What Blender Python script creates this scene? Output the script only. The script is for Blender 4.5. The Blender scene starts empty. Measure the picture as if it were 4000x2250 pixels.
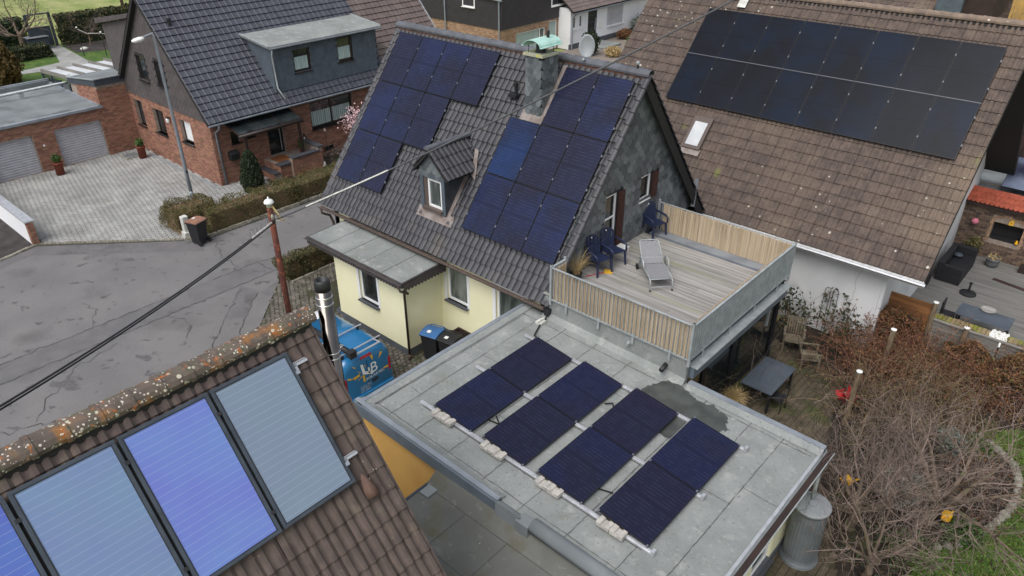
import bpy, math, random
import numpy as np
from math import sin, cos, pi, radians, sqrt
from mathutils import Vector, Matrix

# ---------------------------------------------------------------- camera
F0, PIT, ROL, AZ = 2902., radians(30.47), radians(-.22), radians(-41.92)
CAM = Vector((0, 0, 13.6))
_c, _s = cos(AZ), sin(AZ)
_R = Matrix(((_c, _s, 0), (-_s, _c, 0), (0, 0, 1)))
_fw = Vector((0, cos(PIT), -sin(PIT))); _rt = Vector((1, 0, 0)); _up = _rt.cross(_fw)
_rt, _up = _rt * cos(ROL) + _up * sin(ROL), _up * cos(ROL) - _rt * sin(ROL)
FW, RT, UP = _R @ _fw, _R @ _rt, _R @ _up
sc = bpy.context.scene
cd = bpy.data.cameras.new('camera'); co = bpy.data.objects.new('camera', cd)
sc.collection.objects.link(co)
cd.sensor_width = 36; cd.lens = F0 / 4000 * 36; cd.clip_end = 2000; cd.clip_start = .1
co.matrix_world = Matrix(((RT.x, UP.x, -FW.x, CAM.x), (RT.y, UP.y, -FW.y, CAM.y), (RT.z, UP.z, -FW.z, CAM.z), (0, 0, 0, 1)))
sc.camera = co
sc.render.resolution_x, sc.render.resolution_y = 1024, 576

# ---------------------------------------------------------------- sky, sun, exposure
SUN_EL, SUN_AZ = radians(58), radians(172)      # azimuth measured clockwise from +Y
w = bpy.data.worlds.new('World'); sc.world = w; w.use_nodes = True
nt = w.node_tree; nt.nodes.clear()
sk = nt.nodes.new('ShaderNodeTexSky'); sk.sky_type = 'NISHITA'; sk.sun_disc = False
sk.sun_elevation = SUN_EL; sk.sun_rotation = SUN_AZ; sk.air_density = 1.0; sk.dust_density = 4.0; sk.ozone_density = 1.0
hs = nt.nodes.new('ShaderNodeHueSaturation'); hs.inputs['Saturation'].default_value = .40   # thin overcast
bg = nt.nodes.new('ShaderNodeBackground'); bg.inputs[1].default_value = .15
out = nt.nodes.new('ShaderNodeOutputWorld')
nt.links.new(sk.outputs[0], hs.inputs['Color']); nt.links.new(hs.outputs[0], bg.inputs[0]); nt.links.new(bg.outputs[0], out.inputs[0])
sl = bpy.data.lights.new('sun', 'SUN'); sl.energy = 1.3; sl.angle = radians(45); sl.color = (1, .985, .965)
so = bpy.data.objects.new('sun', sl); sc.collection.objects.link(so)
_d = Vector((sin(SUN_AZ) * cos(SUN_EL), cos(SUN_AZ) * cos(SUN_EL), sin(SUN_EL)))
so.rotation_euler = _d.to_track_quat('Z', 'Y').to_euler()
sc.view_settings.view_transform = 'Standard'; sc.view_settings.look = 'None'
sc.view_settings.gamma = 1; sc.view_settings.use_curve_mapping = False
sc.view_settings.exposure = 0.16

# ---------------------------------------------------------------- helpers
rng = random.Random(7); NR = np.random.default_rng(11)
COL = sc.collection
WO = {}
V = Vector


def proj(p):
    d = V(p) - CAM; k = d.dot(FW)
    if k < .1: return (-9999, -9999)
    return (2000 + F0 * d.dot(RT) / k, 1125 - F0 * d.dot(UP) / k)


def inframe(p, m=60):
    x, y = proj(p)
    return -m < x < 4000 + m and -m < y < 2250 + m


class MB:
    def __init__(s): s.v = []; s.f = []
    def add(s, vs, fs):
        o = len(s.v); s.v += [tuple(p) for p in vs]; s.f += [tuple(i + o for i in f) for f in fs]; return s
    def box(s, x0, x1, y0, y1, z0, z1):
        return s.add([(x0, y0, z0), (x1, y0, z0), (x1, y1, z0), (x0, y1, z0), (x0, y0, z1), (x1, y0, z1), (x1, y1, z1), (x0, y1, z1)],
                     [(3, 2, 1, 0), (4, 5, 6, 7), (0, 1, 5, 4), (1, 2, 6, 5), (2, 3, 7, 6), (3, 0, 4, 7)])
    def obox(s, c, a, b, d):
        c, a, b, d = V(c), V(a), V(b), V(d)
        vs = [c - a - b - d, c + a - b - d, c + a + b - d, c - a + b - d, c - a - b + d, c + a - b + d, c + a + b + d, c - a + b + d]
        return s.add(vs, [(3, 2, 1, 0), (4, 5, 6, 7), (0, 1, 5, 4), (1, 2, 6, 5), (2, 3, 7, 6), (3, 0, 4, 7)])
    def beam(s, p, q, w, h, up=(0, 0, 1)):
        p, q = V(p), V(q); d = (q - p); L = d.length; d.normalize(); x = d.cross(V(up))
        if x.length < 1e-4: x = d.cross(V((1, 0, 0)))
        x.normalize(); y = x.cross(d)
        return s.obox((p + q) / 2, d * L / 2, x * w / 2, y * h / 2)
    def tube(s, pts, r, n=8, cap=True):
        pts = [V(p) for p in pts]; m = len(pts)
        rs = r if isinstance(r, (list, tuple)) else [r] * m
        o = len(s.v); pv = None
        for i, p in enumerate(pts):
            t = (pts[min(i + 1, m - 1)] - pts[max(i - 1, 0)])
            if t.length < 1e-6: t = V((0, 0, 1))
            t.normalize()
            if pv is None:
                a = V((0, 0, 1)) if abs(t.z) < .9 else V((1, 0, 0))
                x = t.cross(a).normalized()
            else:
                x = pv - t * pv.dot(t)
                x = x.normalized() if x.length > 1e-5 else t.orthogonal().normalized()
            pv = x; y = t.cross(x)
            for j in range(n):
                a = 2 * pi * j / n; q = p + (x * cos(a) + y * sin(a)) * rs[i]; s.v.append((q.x, q.y, q.z))
        for i in range(m - 1):
            for j in range(n):
                k = (j + 1) % n
                s.f.append((o + i * n + j, o + i * n + k, o + (i + 1) * n + k, o + (i + 1) * n + j))
        if cap:
            s.f.append(tuple(o + j for j in range(n))[::-1]); s.f.append(tuple(o + (m - 1) * n + j for j in range(n)))
        return s
    def lathe(s, c, prof, n=20, sx=1, sy=1):
        o = len(s.v); m = len(prof)
        for r, z in prof:
            for j in range(n):
                a = 2 * pi * j / n; s.v.append((c[0] + r * sx * cos(a), c[1] + r * sy * sin(a), c[2] + z))
        for i in range(m - 1):
            for j in range(n):
                k = (j + 1) % n; s.f.append((o + i * n + j, o + i * n + k, o + (i + 1) * n + k, o + (i + 1) * n + j))
        s.f.append(tuple(o + j for j in range(n))[::-1]); s.f.append(tuple(o + (m - 1) * n + j for j in range(n)))
        return s
    def ext(s, poly, vec):
        n = len(poly); vec = V(vec); a = [V(p) for p in poly]; b = [p + vec for p in a]
        return s.add(a + b, [tuple(range(n))[::-1], tuple(range(n, 2 * n))] + [(i, (i + 1) % n, n + (i + 1) % n, n + i) for i in range(n)])
    def poly(s, pts): return s.add(pts, [tuple(range(len(pts)))])
    def mesh(s, name='m', smooth=False):
        me = bpy.data.meshes.new(name); me.from_pydata(s.v, [], s.f)
        if smooth: me.shade_smooth()
        me.update(); return me


def fixn(me):
    import bmesh
    b = bmesh.new(); b.from_mesh(me); bmesh.ops.recalc_face_normals(b, faces=b.faces); b.to_mesh(me); b.free()


def tag(o, label=None, cat=None, group=None, kind=None):
    if label: o['label'] = label
    if cat: o['category'] = cat
    if group: o['group'] = group
    if kind: o['kind'] = kind
    return o


def thing(name, label, cat, loc=(0, 0, 0), rz=0, group=None):
    o = bpy.data.objects.new(name, None); COL.objects.link(o); o.empty_display_size = .2
    o.location = loc; o.rotation_euler = (0, 0, rz); WO[o.name] = V(loc)
    return tag(o, label, cat, group)


def ob(name, mb, mat, parent=None, smooth=False, kind=None, local=False, bevel=0, nf=True):
    me = mb.mesh(name, smooth) if isinstance(mb, MB) else mb
    if nf and isinstance(mb, MB) and len(me.polygons) < 20000: fixn(me)
    if mat and not me.materials: me.materials.append(mat)
    o = bpy.data.objects.new(name, me); COL.objects.link(o)
    WO[o.name] = V((0, 0, 0))
    if parent:
        o.parent = parent
        if not local: o.location = -WO[parent.name]
    if kind: o['kind'] = kind
    if bevel:
        m = o.modifiers.new('bevel', 'BEVEL'); m.width = bevel; m.segments = 2; m.limit_method = 'ANGLE'
    return o


def struct(name, mb, mat, parent=None):
    return tag(ob(name, mb, mat, parent), kind='structure')


def copy_thing(src, loc, rz, label):
    def rec(s, par):
        c = s.copy(); COL.objects.link(c); c.parent = par; WO[c.name] = V((0, 0, 0))
        for ch in s.children: rec(ch, c)
        return c
    c = rec(src, None); c.location = loc; c.rotation_euler = (0, 0, rz); c['label'] = label
    return c


def np_mesh(name, Vv, Ff):
    me = bpy.data.meshes.new(name); me.from_pydata(Vv.tolist(), [], Ff.tolist()); me.update(); return me


def pieces(parent, name, me, mats, mat, limit=300, stuff=None, vis=True):
    """alike pieces: the nearest `limit` in view are objects of their own, the rest one part"""
    if not me.materials: me.materials.append(mat)
    key = []
    for M in mats:
        c = M @ V((.5, .5, .5)) if name in ('brick', 'paver', 'board', 'plank') else M.translation
        key.append(((0 if inframe(c) else 1) if vis else 0, (c - CAM).length))
    order = sorted(range(len(mats)), key=lambda i: key[i])
    W = Matrix.Translation(-WO[parent.name])
    for i in order[:limit]:
        o = bpy.data.objects.new(name, me); COL.objects.link(o); o.parent = parent; o.matrix_local = W @ mats[i]
    rest = order[limit:]
    if rest:
        n = len(me.vertices); vs = np.array([v.co for v in me.vertices]); h = np.c_[vs, np.ones(n)]
        fs = [tuple(p.vertices) for p in me.polygons]
        allv = np.concatenate([h @ np.array(mats[i]).T for i in rest])[:, :3]
        allf = [tuple(a + k * n for a in f) for k in range(len(rest)) for f in fs]
        m2 = bpy.data.meshes.new(name + 's'); m2.from_pydata(allv.tolist(), [], allf); m2.materials.append(mat)
        if any(p.use_smooth for p in me.polygons): m2.shade_smooth()
        ob(stuff or name + 's', m2, mat, parent, kind='stuff')


def frame(o, x, y, z):
    return Matrix(((x[0], y[0], z[0], o[0]), (x[1], y[1], z[1], o[1]), (x[2], y[2], z[2], o[2]), (0, 0, 0, 1)))


UNIT = MB().box(0, 1, 0, 1, 0, 1)
def unit(): return MB().box(0, 1, 0, 1, 0, 1).mesh('unit')
def boxM(x0, x1, y0, y1, z0, z1): return Matrix(((x1 - x0, 0, 0, x0), (0, y1 - y0, 0, y0), (0, 0, z1 - z0, z0), (0, 0, 0, 1)))


def pip(x, y, P):
    c = False; j = len(P) - 1
    for i in range(len(P)):
        if (P[i][1] > y) != (P[j][1] > y) and x < (P[j][0] - P[i][0]) * (y - P[i][1]) / (P[j][1] - P[i][1]) + P[i][0]: c = not c
        j = i
    return c


# ---------------------------------------------------------------- materials
def srgb(r, g, b):
    f = lambda c: (c / 255 / 12.92) if c / 255 <= .04045 else ((c / 255 + .055) / 1.055) ** 2.4
    return (f(r), f(g), f(b), 1)


def mat(name, c1, c2=None, sc=3., lo=.38, hi=.62, rough=.75, rnd=0., isl=False, bump=0., bsc=40., metal=0., spec=.5, coat=0.,
        stretch=None, stain=None, spots=None, trans=0., hue=0., detail=5, objc=False, bdist=.01):
    m = bpy.data.materials.new(name); m.use_nodes = True
    t = m.node_tree; N = t.nodes.new; L = t.links.new
    b = t.nodes['Principled BSDF']
    b.inputs['Roughness'].default_value = rough; b.inputs['Metallic'].default_value = metal
    b.inputs['Specular IOR Level'].default_value = spec; b.inputs['Coat Weight'].default_value = coat
    b.inputs['Coat Roughness'].default_value = .08
    if trans: b.inputs['Transmission Weight'].default_value = trans
    g = N('ShaderNodeNewGeometry'); oi = N('ShaderNodeObjectInfo')
    co_ = g.outputs['Position']
    if stretch:
        mp = N('ShaderNodeMapping'); mp.inputs['Scale'].default_value = stretch; L(co_, mp.inputs[0]); co_ = mp.outputs[0]
    ad = N('ShaderNodeMath'); ad.operation = 'ADD'; L(oi.outputs['Random'], ad.inputs[0]); L(g.outputs['Random Per Island'], ad.inputs[1])
    fr = N('ShaderNodeMath'); fr.operation = 'FRACT'; L(ad.outputs[0], fr.inputs[0]); rnd_ = fr.outputs[0]

    def noise(scale, lo_, hi_, det=5, co=co_):
        n = N('ShaderNodeTexNoise'); n.inputs['Scale'].default_value = scale; n.inputs['Detail'].default_value = det; L(co, n.inputs['Vector'])
        r = N('ShaderNodeMapRange'); r.inputs[1].default_value = lo_; r.inputs[2].default_value = hi_; L(n.outputs[0], r.inputs[0]); return r.outputs[0]

    def mix(fac, a, b_):
        x = N('ShaderNodeMix'); x.data_type = 'RGBA'
        if isinstance(fac, float): x.inputs[0].default_value = fac
        else: L(fac, x.inputs[0])
        for s_, i in ((a, 6), (b_, 7)):
            if isinstance(s_, tuple): x.inputs[i].default_value = s_
            else: L(s_, x.inputs[i])
        return x.outputs[2]
    col = c1
    if objc: col = oi.outputs['Color']
    if c2 is not None:
        col = mix(rnd_ if isl else noise(sc, lo, hi, detail), col, c2)
    if stain:   # (colour, scale, lo, hi)
        for st in (stain if isinstance(stain, list) else [stain]):
            col = mix(noise(st[1], st[2], st[3]), col, st[0])
    if spots:   # (colour, cell scale, radius, mask scale, mask threshold)
        for sp in (spots if isinstance(spots, list) else [spots]):
            vo = N('ShaderNodeTexVoronoi'); vo.inputs['Scale'].default_value = sp[1]; L(g.outputs['Position'], vo.inputs['Vector'])
            ns = N('ShaderNodeMath'); ns.operation = 'MULTIPLY_ADD'; L(noise(sp[1] * 3, 0, 1), ns.inputs[0]); ns.inputs[1].default_value = sp[2] * .6; L(vo.outputs['Distance'], ns.inputs[2])
            sepc = N('ShaderNodeSeparateColor'); L(vo.outputs['Color'], sepc.inputs[0])
            rr = N('ShaderNodeMath'); rr.operation = 'MULTIPLY'; L(sepc.outputs[0], rr.inputs[0]); rr.inputs[1].default_value = sp[2] * 2.2
            lt = N('ShaderNodeMath'); lt.operation = 'LESS_THAN'; L(ns.outputs[0], lt.inputs[0]); L(rr.outputs[0], lt.inputs[1])
            mk = N('ShaderNodeMath'); mk.operation = 'MULTIPLY'; L(lt.outputs[0], mk.inputs[0]); L(noise(sp[3], sp[4], sp[4] + .06), mk.inputs[1])
            col = mix(mk.outputs[0], col, sp[0])
    if rnd or hue:
        h = N('ShaderNodeHueSaturation')
        r = N('ShaderNodeMapRange'); r.inputs[3].default_value = 1 + rnd; r.inputs[4].default_value = 1 - rnd; L(rnd_, r.inputs[0]); L(r.outputs[0], h.inputs['Value'])
        if hue:
            wn = N('ShaderNodeTexWhiteNoise'); wn.noise_dimensions = '1D'; L(rnd_, wn.inputs['W'])
            r2 = N('ShaderNodeMapRange'); r2.inputs[3].default_value = .5 - hue; r2.inputs[4].default_value = .5 + hue; L(wn.outputs[0], r2.inputs[0]); L(r2.outputs[0], h.inputs['Hue'])
        if isinstance(col, tuple): h.inputs['Color'].default_value = col
        else: L(col, h.inputs['Color'])
        col = h.outputs[0]
    if isinstance(col, tuple): b.inputs['Base Color'].default_value = col
    else: L(col, b.inputs['Base Color'])
    if bump:
        n = N('ShaderNodeTexNoise'); n.inputs['Scale'].default_value = bsc; n.inputs['Detail'].default_value = 4; L(co_, n.inputs['Vector'])
        bp = N('ShaderNodeBump'); bp.inputs['Strength'].default_value = bump; bp.inputs['Distance'].default_value = bdist
        L(n.outputs[0], bp.inputs['Height']); L(bp.outputs[0], b.inputs['Normal'])
    return m


S = srgb
m_asphalt = mat('asphalt', S(108, 107, 107), S(119, 117, 117), sc=.5, rough=.9, bump=.7, bsc=70, stain=[(S(97, 95, 95), .55, .56, .74), (S(138, 136, 135), 26, .55, .8), (S(78, 77, 77), 34, .6, .75), (S(88, 86, 86), 2.3, .62, .72)])
m_asphalt2 = mat('asphalt_patch', S(100, 99, 100), S(110, 108, 109), sc=1.2, rough=.9, bump=.7, bsc=70, stain=[(S(84, 82, 83), .9, .6, .74), (S(126, 124, 123), 26, .57, .8)])
m_tar = mat('tar', S(62, 60, 60), S(86, 84, 84), sc=3, rough=.7)
m_oil = mat('asphalt_damp', S(84, 82, 83), S(103, 101, 101), sc=12, rough=.6, bump=.4, bsc=90)
m_paver = mat('paver_grey', S(162, 162, 159), S(144, 144, 142), sc=1.1, rough=.85, rnd=.09, bump=.25, bsc=60, stain=(S(126, 124, 118), .45, .55, .75))
m_joint = mat('paver_joint', S(78, 76, 70), S(62, 62, 55), sc=6, rough=.95)
m_kerb = mat('kerb_stone', S(150, 146, 134), S(116, 112, 100), sc=6, rough=.9, rnd=.12, bump=.4)
m_cobble = mat('cobble', S(112, 106, 98), S(84, 80, 72), sc=3, rough=.9, rnd=.18, bump=.4, stain=(S(72, 74, 52), 1.2, .58, .7))
m_cjoint = mat('cobble_joint', S(56, 52, 42), S(66, 68, 44), sc=5, rough=.95)
m_litter = mat('leaf_litter', S(84, 60, 44), S(50, 38, 30), isl=True, rough=.9, rnd=.15)
m_soil = mat('soil', S(52, 45, 36), S(36, 31, 25), sc=3, rough=.95, bump=.8, bsc=25, bdist=.05, stain=(S(72, 78, 44), 1.1, .58, .68))
m_plot = mat('plot_gravel', S(70, 64, 62), S(52, 47, 46), sc=2, rough=.95, bump=.8, bsc=40, bdist=.03)
m_field = mat('field_grass', S(150, 154, 98), S(118, 134, 66), sc=.35, rough=.95, bump=.8, bsc=6, bdist=.1, stain=(S(172, 168, 118), 1.2, .54, .7), detail=8)
m_lawn = mat('lawn', S(82, 108, 40), S(60, 88, 32), sc=1.2, rough=.95, bump=.9, bsc=30, bdist=.04, stain=(S(108, 118, 58), 2.2, .58, .72))
m_grass = mat('grass_blade', S(84, 116, 40), S(112, 128, 58), isl=True, rough=.8, rnd=.2)
m_yellow = mat('render_yellow', S(243, 239, 203), S(237, 233, 196), sc=.8, rough=.9, bump=.15, bsc=120)
m_plinth = mat('plinth_grey', S(92, 97, 104), S(80, 84, 90), sc=2, rough=.9, bump=.2, bsc=80)
m_orange = mat('render_ochre', S(226, 180, 104), S(216, 168, 94), sc=.9, rough=.9, bump=.15, bsc=120)
m_white = mat('render_white', S(240, 241, 243), S(230, 231, 234), sc=.5, rough=.9, bump=.15, bsc=100)
m_whitedirt = mat('render_white_weathered', S(222, 223, 224), S(204, 205, 206), sc=.7, rough=.9, bump=.2, bsc=80, stain=(S(172, 172, 170), 1.1, .62, .8))
m_tile_grey = mat('tile_anthracite', S(66, 66, 71), S(54, 54, 59), sc=2.4, rough=.55, rnd=.14, bump=.12, bsc=70, spec=.6, stain=(S(78, 74, 72), .8, .6, .75))
m_tile_grey2 = mat('tile_slate_grey', S(76, 79, 88), S(66, 69, 77), sc=2, rough=.5, rnd=.06, bump=.1, bsc=60, spec=.5)
m_tile_brown2 = mat('tile_brown_back', S(110, 97, 93), S(97, 86, 83), sc=2, rough=.7, rnd=.09, bump=.2, bsc=60)
m_tile_brown = mat('tile_brown_old', S(101, 88, 80), S(84, 73, 68), sc=3.5, rough=.9, rnd=.07, bump=.4, bsc=60,
                   stain=[(S(116, 101, 88), .35, .52, .72), (S(76, 67, 62), 9, .58, .75), (S(140, 131, 116), 20, .64, .74), (S(110, 112, 66), 1.1, .68, .76)],
                   spots=[(S(190, 185, 173), 3.1, .075, .5, .5), (S(176, 174, 156), 6, .12, .45, .58), (S(126, 132, 60), 3, .12, .5, .67)])
m_tile_near = mat('tile_brown_near', S(93, 80, 75), S(79, 69, 65), sc=5, rough=.85, rnd=.09, bump=.5, bsc=110, bdist=.006,
                  stain=[(S(78, 67, 62), 7, .58, .76), (S(108, 97, 86), 2.2, .6, .76)],
                  spots=[(S(214, 206, 190), 7, .05, 1.1, .56), (S(166, 150, 112), 13, .08, 1.6, .6)])
m_ridge_near = mat('ridge_lichen', S(104, 92, 84), S(86, 77, 71), sc=6, rough=.9, rnd=.1, bump=.6, bsc=60, bdist=.01,
                   stain=[(S(138, 98, 60), 3.2, .53, .66), (S(92, 90, 74), 8, .52, .64), (S(160, 96, 44), 9, .6, .68)],
                   spots=[(S(186, 180, 162), 13, .2, 1.6, .42), (S(204, 198, 184), 24, .2, 2, .42)])
m_ridge_right = mat('ridge_lichen_right', S(136, 119, 104), S(116, 102, 92), sc=5, rough=.9, rnd=.1, bump=.5, spots=[(S(206, 204, 190), 6, .16, .9, .5)])
m_ridge = mat('ridge_tile_grey', S(100, 102, 109), S(86, 88, 94), sc=3, rough=.45, rnd=.06, bump=.1)
m_mortar_red = mat('ridge_bedding', S(104, 72, 58), S(64, 52, 47), sc=12, rough=.95)
m_under = mat('roof_underlay', S(40, 38, 38), rough=.9)
m_slate = mat('slate_scale', S(108, 114, 117), S(84, 90, 94), isl=True, rough=.42, rnd=.16, bump=.2, bsc=40, spec=.5, stain=(S(122, 130, 132), 2.2, .6, .72))
m_slatedark = mat('slate_cheek', S(62, 66, 71), S(50, 53, 58), sc=4, rough=.55, rnd=.18, bump=.2)
m_shingle = mat('shingle_brown', S(88, 82, 82), S(78, 72, 72), sc=3, rough=.8, rnd=.08, bump=.15)
m_cladblack = mat('cladding_black', S(56, 53, 57), S(49, 46, 50), sc=3, rough=.6, rnd=.08)
m_slateblue = mat('fibre_cement_blue', S(86, 96, 106), S(77, 86, 96), sc=3, rough=.7, rnd=.07)
m_brick = mat('clinker_red', S(160, 117, 97), S(130, 93, 78), isl=True, rough=.9, rnd=.1, hue=.012, bump=.3, bsc=60)
m_brick2 = mat('clinker_tan', S(172, 142, 116), S(150, 118, 96), isl=True, rough=.85, rnd=.1, bump=.3)
m_brickold = mat('brick_old_mixed', S(122, 102, 86), S(82, 68, 60), isl=True, rough=.9, rnd=.12, bump=.5, bsc=40, stain=(S(88, 92, 50), 2.5, .62, .74))
m_mortar = mat('mortar', S(164, 150, 138), S(142, 130, 119), sc=8, rough=.95)
m_bitumen = mat('bitumen_grey', S(144, 148, 146), S(130, 135, 133), sc=1.1, rough=.9, rnd=.05, bump=.5, bsc=90, bdist=.006,
                stain=[(S(118, 123, 121), .8, .5, .72), (S(158, 161, 157), 3.2, .56, .74), (S(112, 108, 92), 1.1, .64, .8), (S(162, 164, 160), 11, .6, .78), (S(112, 115, 112), 18, .58, .74)])
m_bitumen2 = mat('bitumen_mossy', S(106, 107, 102), S(92, 93, 89), sc=.9, rough=.9, bump=.6, bsc=70, stain=[(S(94, 90, 68), 1.3, .56, .72), (S(120, 120, 113), 5, .6, .76)],
                 spots=(S(190, 190, 172), 9, .06, 1.2, .52))
m_bitumen3 = mat('bitumen_blue_grey', S(128, 134, 136), S(112, 118, 121), sc=.8, rough=.85, bump=.3, bsc=60, stain=(S(92, 96, 98), .7, .56, .7))
m_seam = mat('bitumen_seam', S(70, 72, 70), S(86, 88, 86), sc=20, rough=.8)
m_damp = mat('bitumen_damp', S(80, 84, 81), S(64, 68, 66), sc=3, rough=.45, bump=.2, bsc=100, bdist=.004)
m_zinc = mat('zinc', S(150, 157, 165), S(132, 139, 147), sc=2, rough=.5, metal=.25, rnd=.05)
m_clamp = mat('clamp_grey', S(118, 121, 128), rough=.5, metal=.3)
m_galv = mat('galvanised', S(180, 186, 188), S(162, 168, 170), sc=5, rough=.5, metal=.3)
m_alu = mat('aluminium', S(206, 208, 212), S(188, 190, 194), sc=6, rough=.35, metal=.5)
m_steel = mat('stainless', S(128, 122, 117), S(108, 103, 99), sc=2, rough=.08, metal=1.)
m_steelband = mat('stainless_band', S(225, 225, 225), rough=.2, metal=1.)
m_rust = mat('rusty_pole', S(104, 58, 46), S(78, 46, 40), sc=2.5, rough=.9, bump=.4, stain=(S(150, 84, 54), 6, .55, .68))
m_galvpole = mat('lamp_pole_grey', S(140, 147, 154), S(128, 134, 140), sc=3, rough=.5, metal=.2)
m_whiteplastic = mat('white_plastic', S(240, 240, 238), S(228, 228, 224), sc=6, rough=.4)
m_pvc = mat('window_white', S(240, 241, 242), rough=.35)
m_brownframe = mat('window_brown', S(46, 36, 34), rough=.5)
m_darkframe = mat('window_dark', S(32, 32, 35), rough=.45)
m_glass = mat('window_glass', S(46, 52, 54), S(34, 39, 40), sc=1.5, rough=.06, spec=.6, coat=.6)
m_glassgreen = mat('window_glass_curtain', S(120, 128, 124), S(70, 78, 76), sc=1.6, rough=.1, spec=.6, coat=.5, stretch=(3, 3, .7))
m_curtain = mat('curtain_mint', S(188, 206, 202), S(148, 168, 164), sc=30, rough=.9, stretch=(1, 1, .02))
m_frosted = mat('pergola_glass_milky', S(226, 230, 234), S(212, 217, 222), sc=1, rough=.35, coat=.3)
m_sill = mat('sill_slate', S(74, 76, 82), rough=.5)
m_sillbrown = mat('sill_brown', S(92, 80, 74), rough=.6)
m_shutter = mat('shutter_brown', S(70, 40, 34), S(56, 33, 29), sc=8, rough=.6)
m_black = mat('black_plastic', S(36, 37, 40), rough=.5)
m_rubber = mat('rubber', S(24, 24, 25), rough=.8)
m_binblue = mat('bin_lid_blue', S(62, 108, 160), S(56, 98, 148), sc=5, rough=.45)
m_binbrown = mat('bin_lid_brown', S(152, 112, 92), S(136, 98, 82), sc=8, rough=.6)
m_chair = mat('chair_blue', S(38, 47, 76), S(34, 42, 68), sc=6, rough=.42)
m_deck = mat('deck_weathered', S(164, 161, 157), S(134, 131, 127), sc=2.2, rough=.85, rnd=.1, bump=.35, bsc=30, stretch=(.25, 6, 1), stain=[(S(146, 146, 122), .55, .58, .72), (S(182, 180, 176), 1.1, .6, .8)])
m_deckgrey = mat('deck_grey', S(128, 126, 122), S(105, 104, 101), sc=2.2, rough=.85, rnd=.09, bump=.3, bsc=30, stretch=(.25, 6, 1), stain=(S(96, 98, 82), .8, .6, .76))
m_reed = mat('reed', S(214, 197, 170), S(178, 156, 126), isl=True, rough=.85, rnd=.06)
m_dryg = mat('dry_grass', S(196, 174, 126), S(162, 138, 94), isl=True, rough=.85, rnd=.15)
m_fabric = mat('mesh_fabric_grey', S(140, 140, 142), S(124, 124, 127), sc=40, rough=.7)
m_twig = mat('bark_twig', S(140, 123, 114), S(92, 79, 72), isl=True, rough=.85, rnd=.14)
m_bark = mat('bark_trunk', S(120, 104, 90), S(86, 74, 62), sc=6, rough=.9, bump=.6, bsc=30, stain=(S(96, 98, 62), 3, .58, .7))
m_cane = mat('bramble_cane', S(136, 112, 88), S(92, 72, 54), isl=True, rough=.85, rnd=.16)
m_canered = mat('cane_red', S(132, 92, 76), S(84, 56, 48), isl=True, rough=.85, rnd=.12)
m_leafbrown = mat('leaf_copper', S(138, 94, 58), S(84, 58, 40), isl=True, rough=.8, rnd=.12)
m_leafolive = mat('leaf_hedge', S(112, 98, 62), S(80, 82, 46), isl=True, rough=.8, rnd=.12)
m_leafdark = mat('leaf_dark', S(48, 62, 36), S(34, 46, 28), isl=True, rough=.7, rnd=.15)
m_leafgreen = mat('leaf_green', S(76, 104, 46), S(58, 84, 36), isl=True, rough=.7, rnd=.12)
m_leafgrey = mat('leaf_lavender', S(128, 136, 128), S(96, 106, 98), isl=True, rough=.8, rnd=.1)
m_thuja = mat('leaf_thuja', S(92, 84, 44), S(112, 82, 44), isl=True, rough=.8, rnd=.12)
m_blossom = mat('blossom_pink', S(236, 206, 208), S(216, 178, 184), isl=True, rough=.8, rnd=.1)
m_red = mat('leaf_red', S(206, 40, 52), S(170, 30, 42), isl=True, rough=.6, rnd=.15)
m_yellowp = mat('plastic_yellow', S(246, 184, 20), rough=.45)
m_terra = mat('pot_terracotta', S(132, 66, 48), S(110, 56, 44), sc=5, rough=.7)
m_bluepot = mat('pot_blue', S(30, 52, 140), rough=.25, coat=.4)
m_potgrey = mat('pot_grey', S(122, 124, 126), S(104, 106, 108), sc=5, rough=.7)
m_copper = mat('copper_green', S(176, 212, 202), S(158, 196, 186), sc=4, rough=.6)
m_capstone = mat('concrete_cap', S(176, 176, 150), S(158, 158, 146), sc=5, rough=.9, stain=(S(186, 188, 96), 6, .56, .66))
m_lead = mat('lead_flashing', S(150, 140, 136), S(124, 112, 106), sc=4, rough=.5, metal=.2, stain=(S(112, 92, 82), 3, .58, .7))
m_dish = mat('dish_grey', S(150, 154, 157), S(140, 144, 147), sc=3, rough=.5)
m_vanblue = mat('van_blue', S(32, 114, 166), S(30, 108, 158), sc=1, rough=.35, coat=.7)
m_vanwhite = mat('van_white', S(238, 240, 242), rough=.35, coat=.5)
m_redlight = mat('tail_light', S(160, 22, 30), rough=.2, coat=.5)
m_logow = mat('logo_white', S(240, 242, 244), rough=.5)
m_logoy = mat('logo_yellow', S(226, 178, 62), rough=.5)
m_rolldoor = mat('roller_door', S(186, 187, 193), S(174, 175, 182), sc=3, rough=.5, rnd=.03)
m_timber = mat('timber_brown', S(150, 104, 62), S(116, 78, 48), sc=2, rough=.8, rnd=.12, bump=.3, stretch=(.5, 4, 4))
m_timberg = mat('timber_grey', S(134, 130, 124), S(108, 105, 100), sc=2, rough=.85, rnd=.1, bump=.3, stretch=(.5, 4, 4))
m_timberdark = mat('timber_dark', S(58, 42, 38), S(46, 34, 31), sc=2, rough=.8, rnd=.12)
m_post = mat('post_bark', S(142, 124, 100), S(104, 90, 72), sc=4, rough=.9, bump=.5, stretch=(4, 4, .6))
m_redtile = mat('tile_orange', S(172, 86, 62), S(152, 74, 54), sc=5, rough=.7, rnd=.1)
m_wicker = mat('wicker_black', S(38, 38, 42), S(28, 28, 31), sc=40, rough=.7, bump=.4)
m_tank = mat('tank_grey', S(112, 118, 122), S(100, 106, 110), sc=3, rough=.6)
m_stonegrey = mat('table_slate', S(84, 92, 102), S(74, 81, 90), sc=1.5, rough=.35, stain=(S(108, 112, 118), 2.5, .62, .8))
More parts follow.
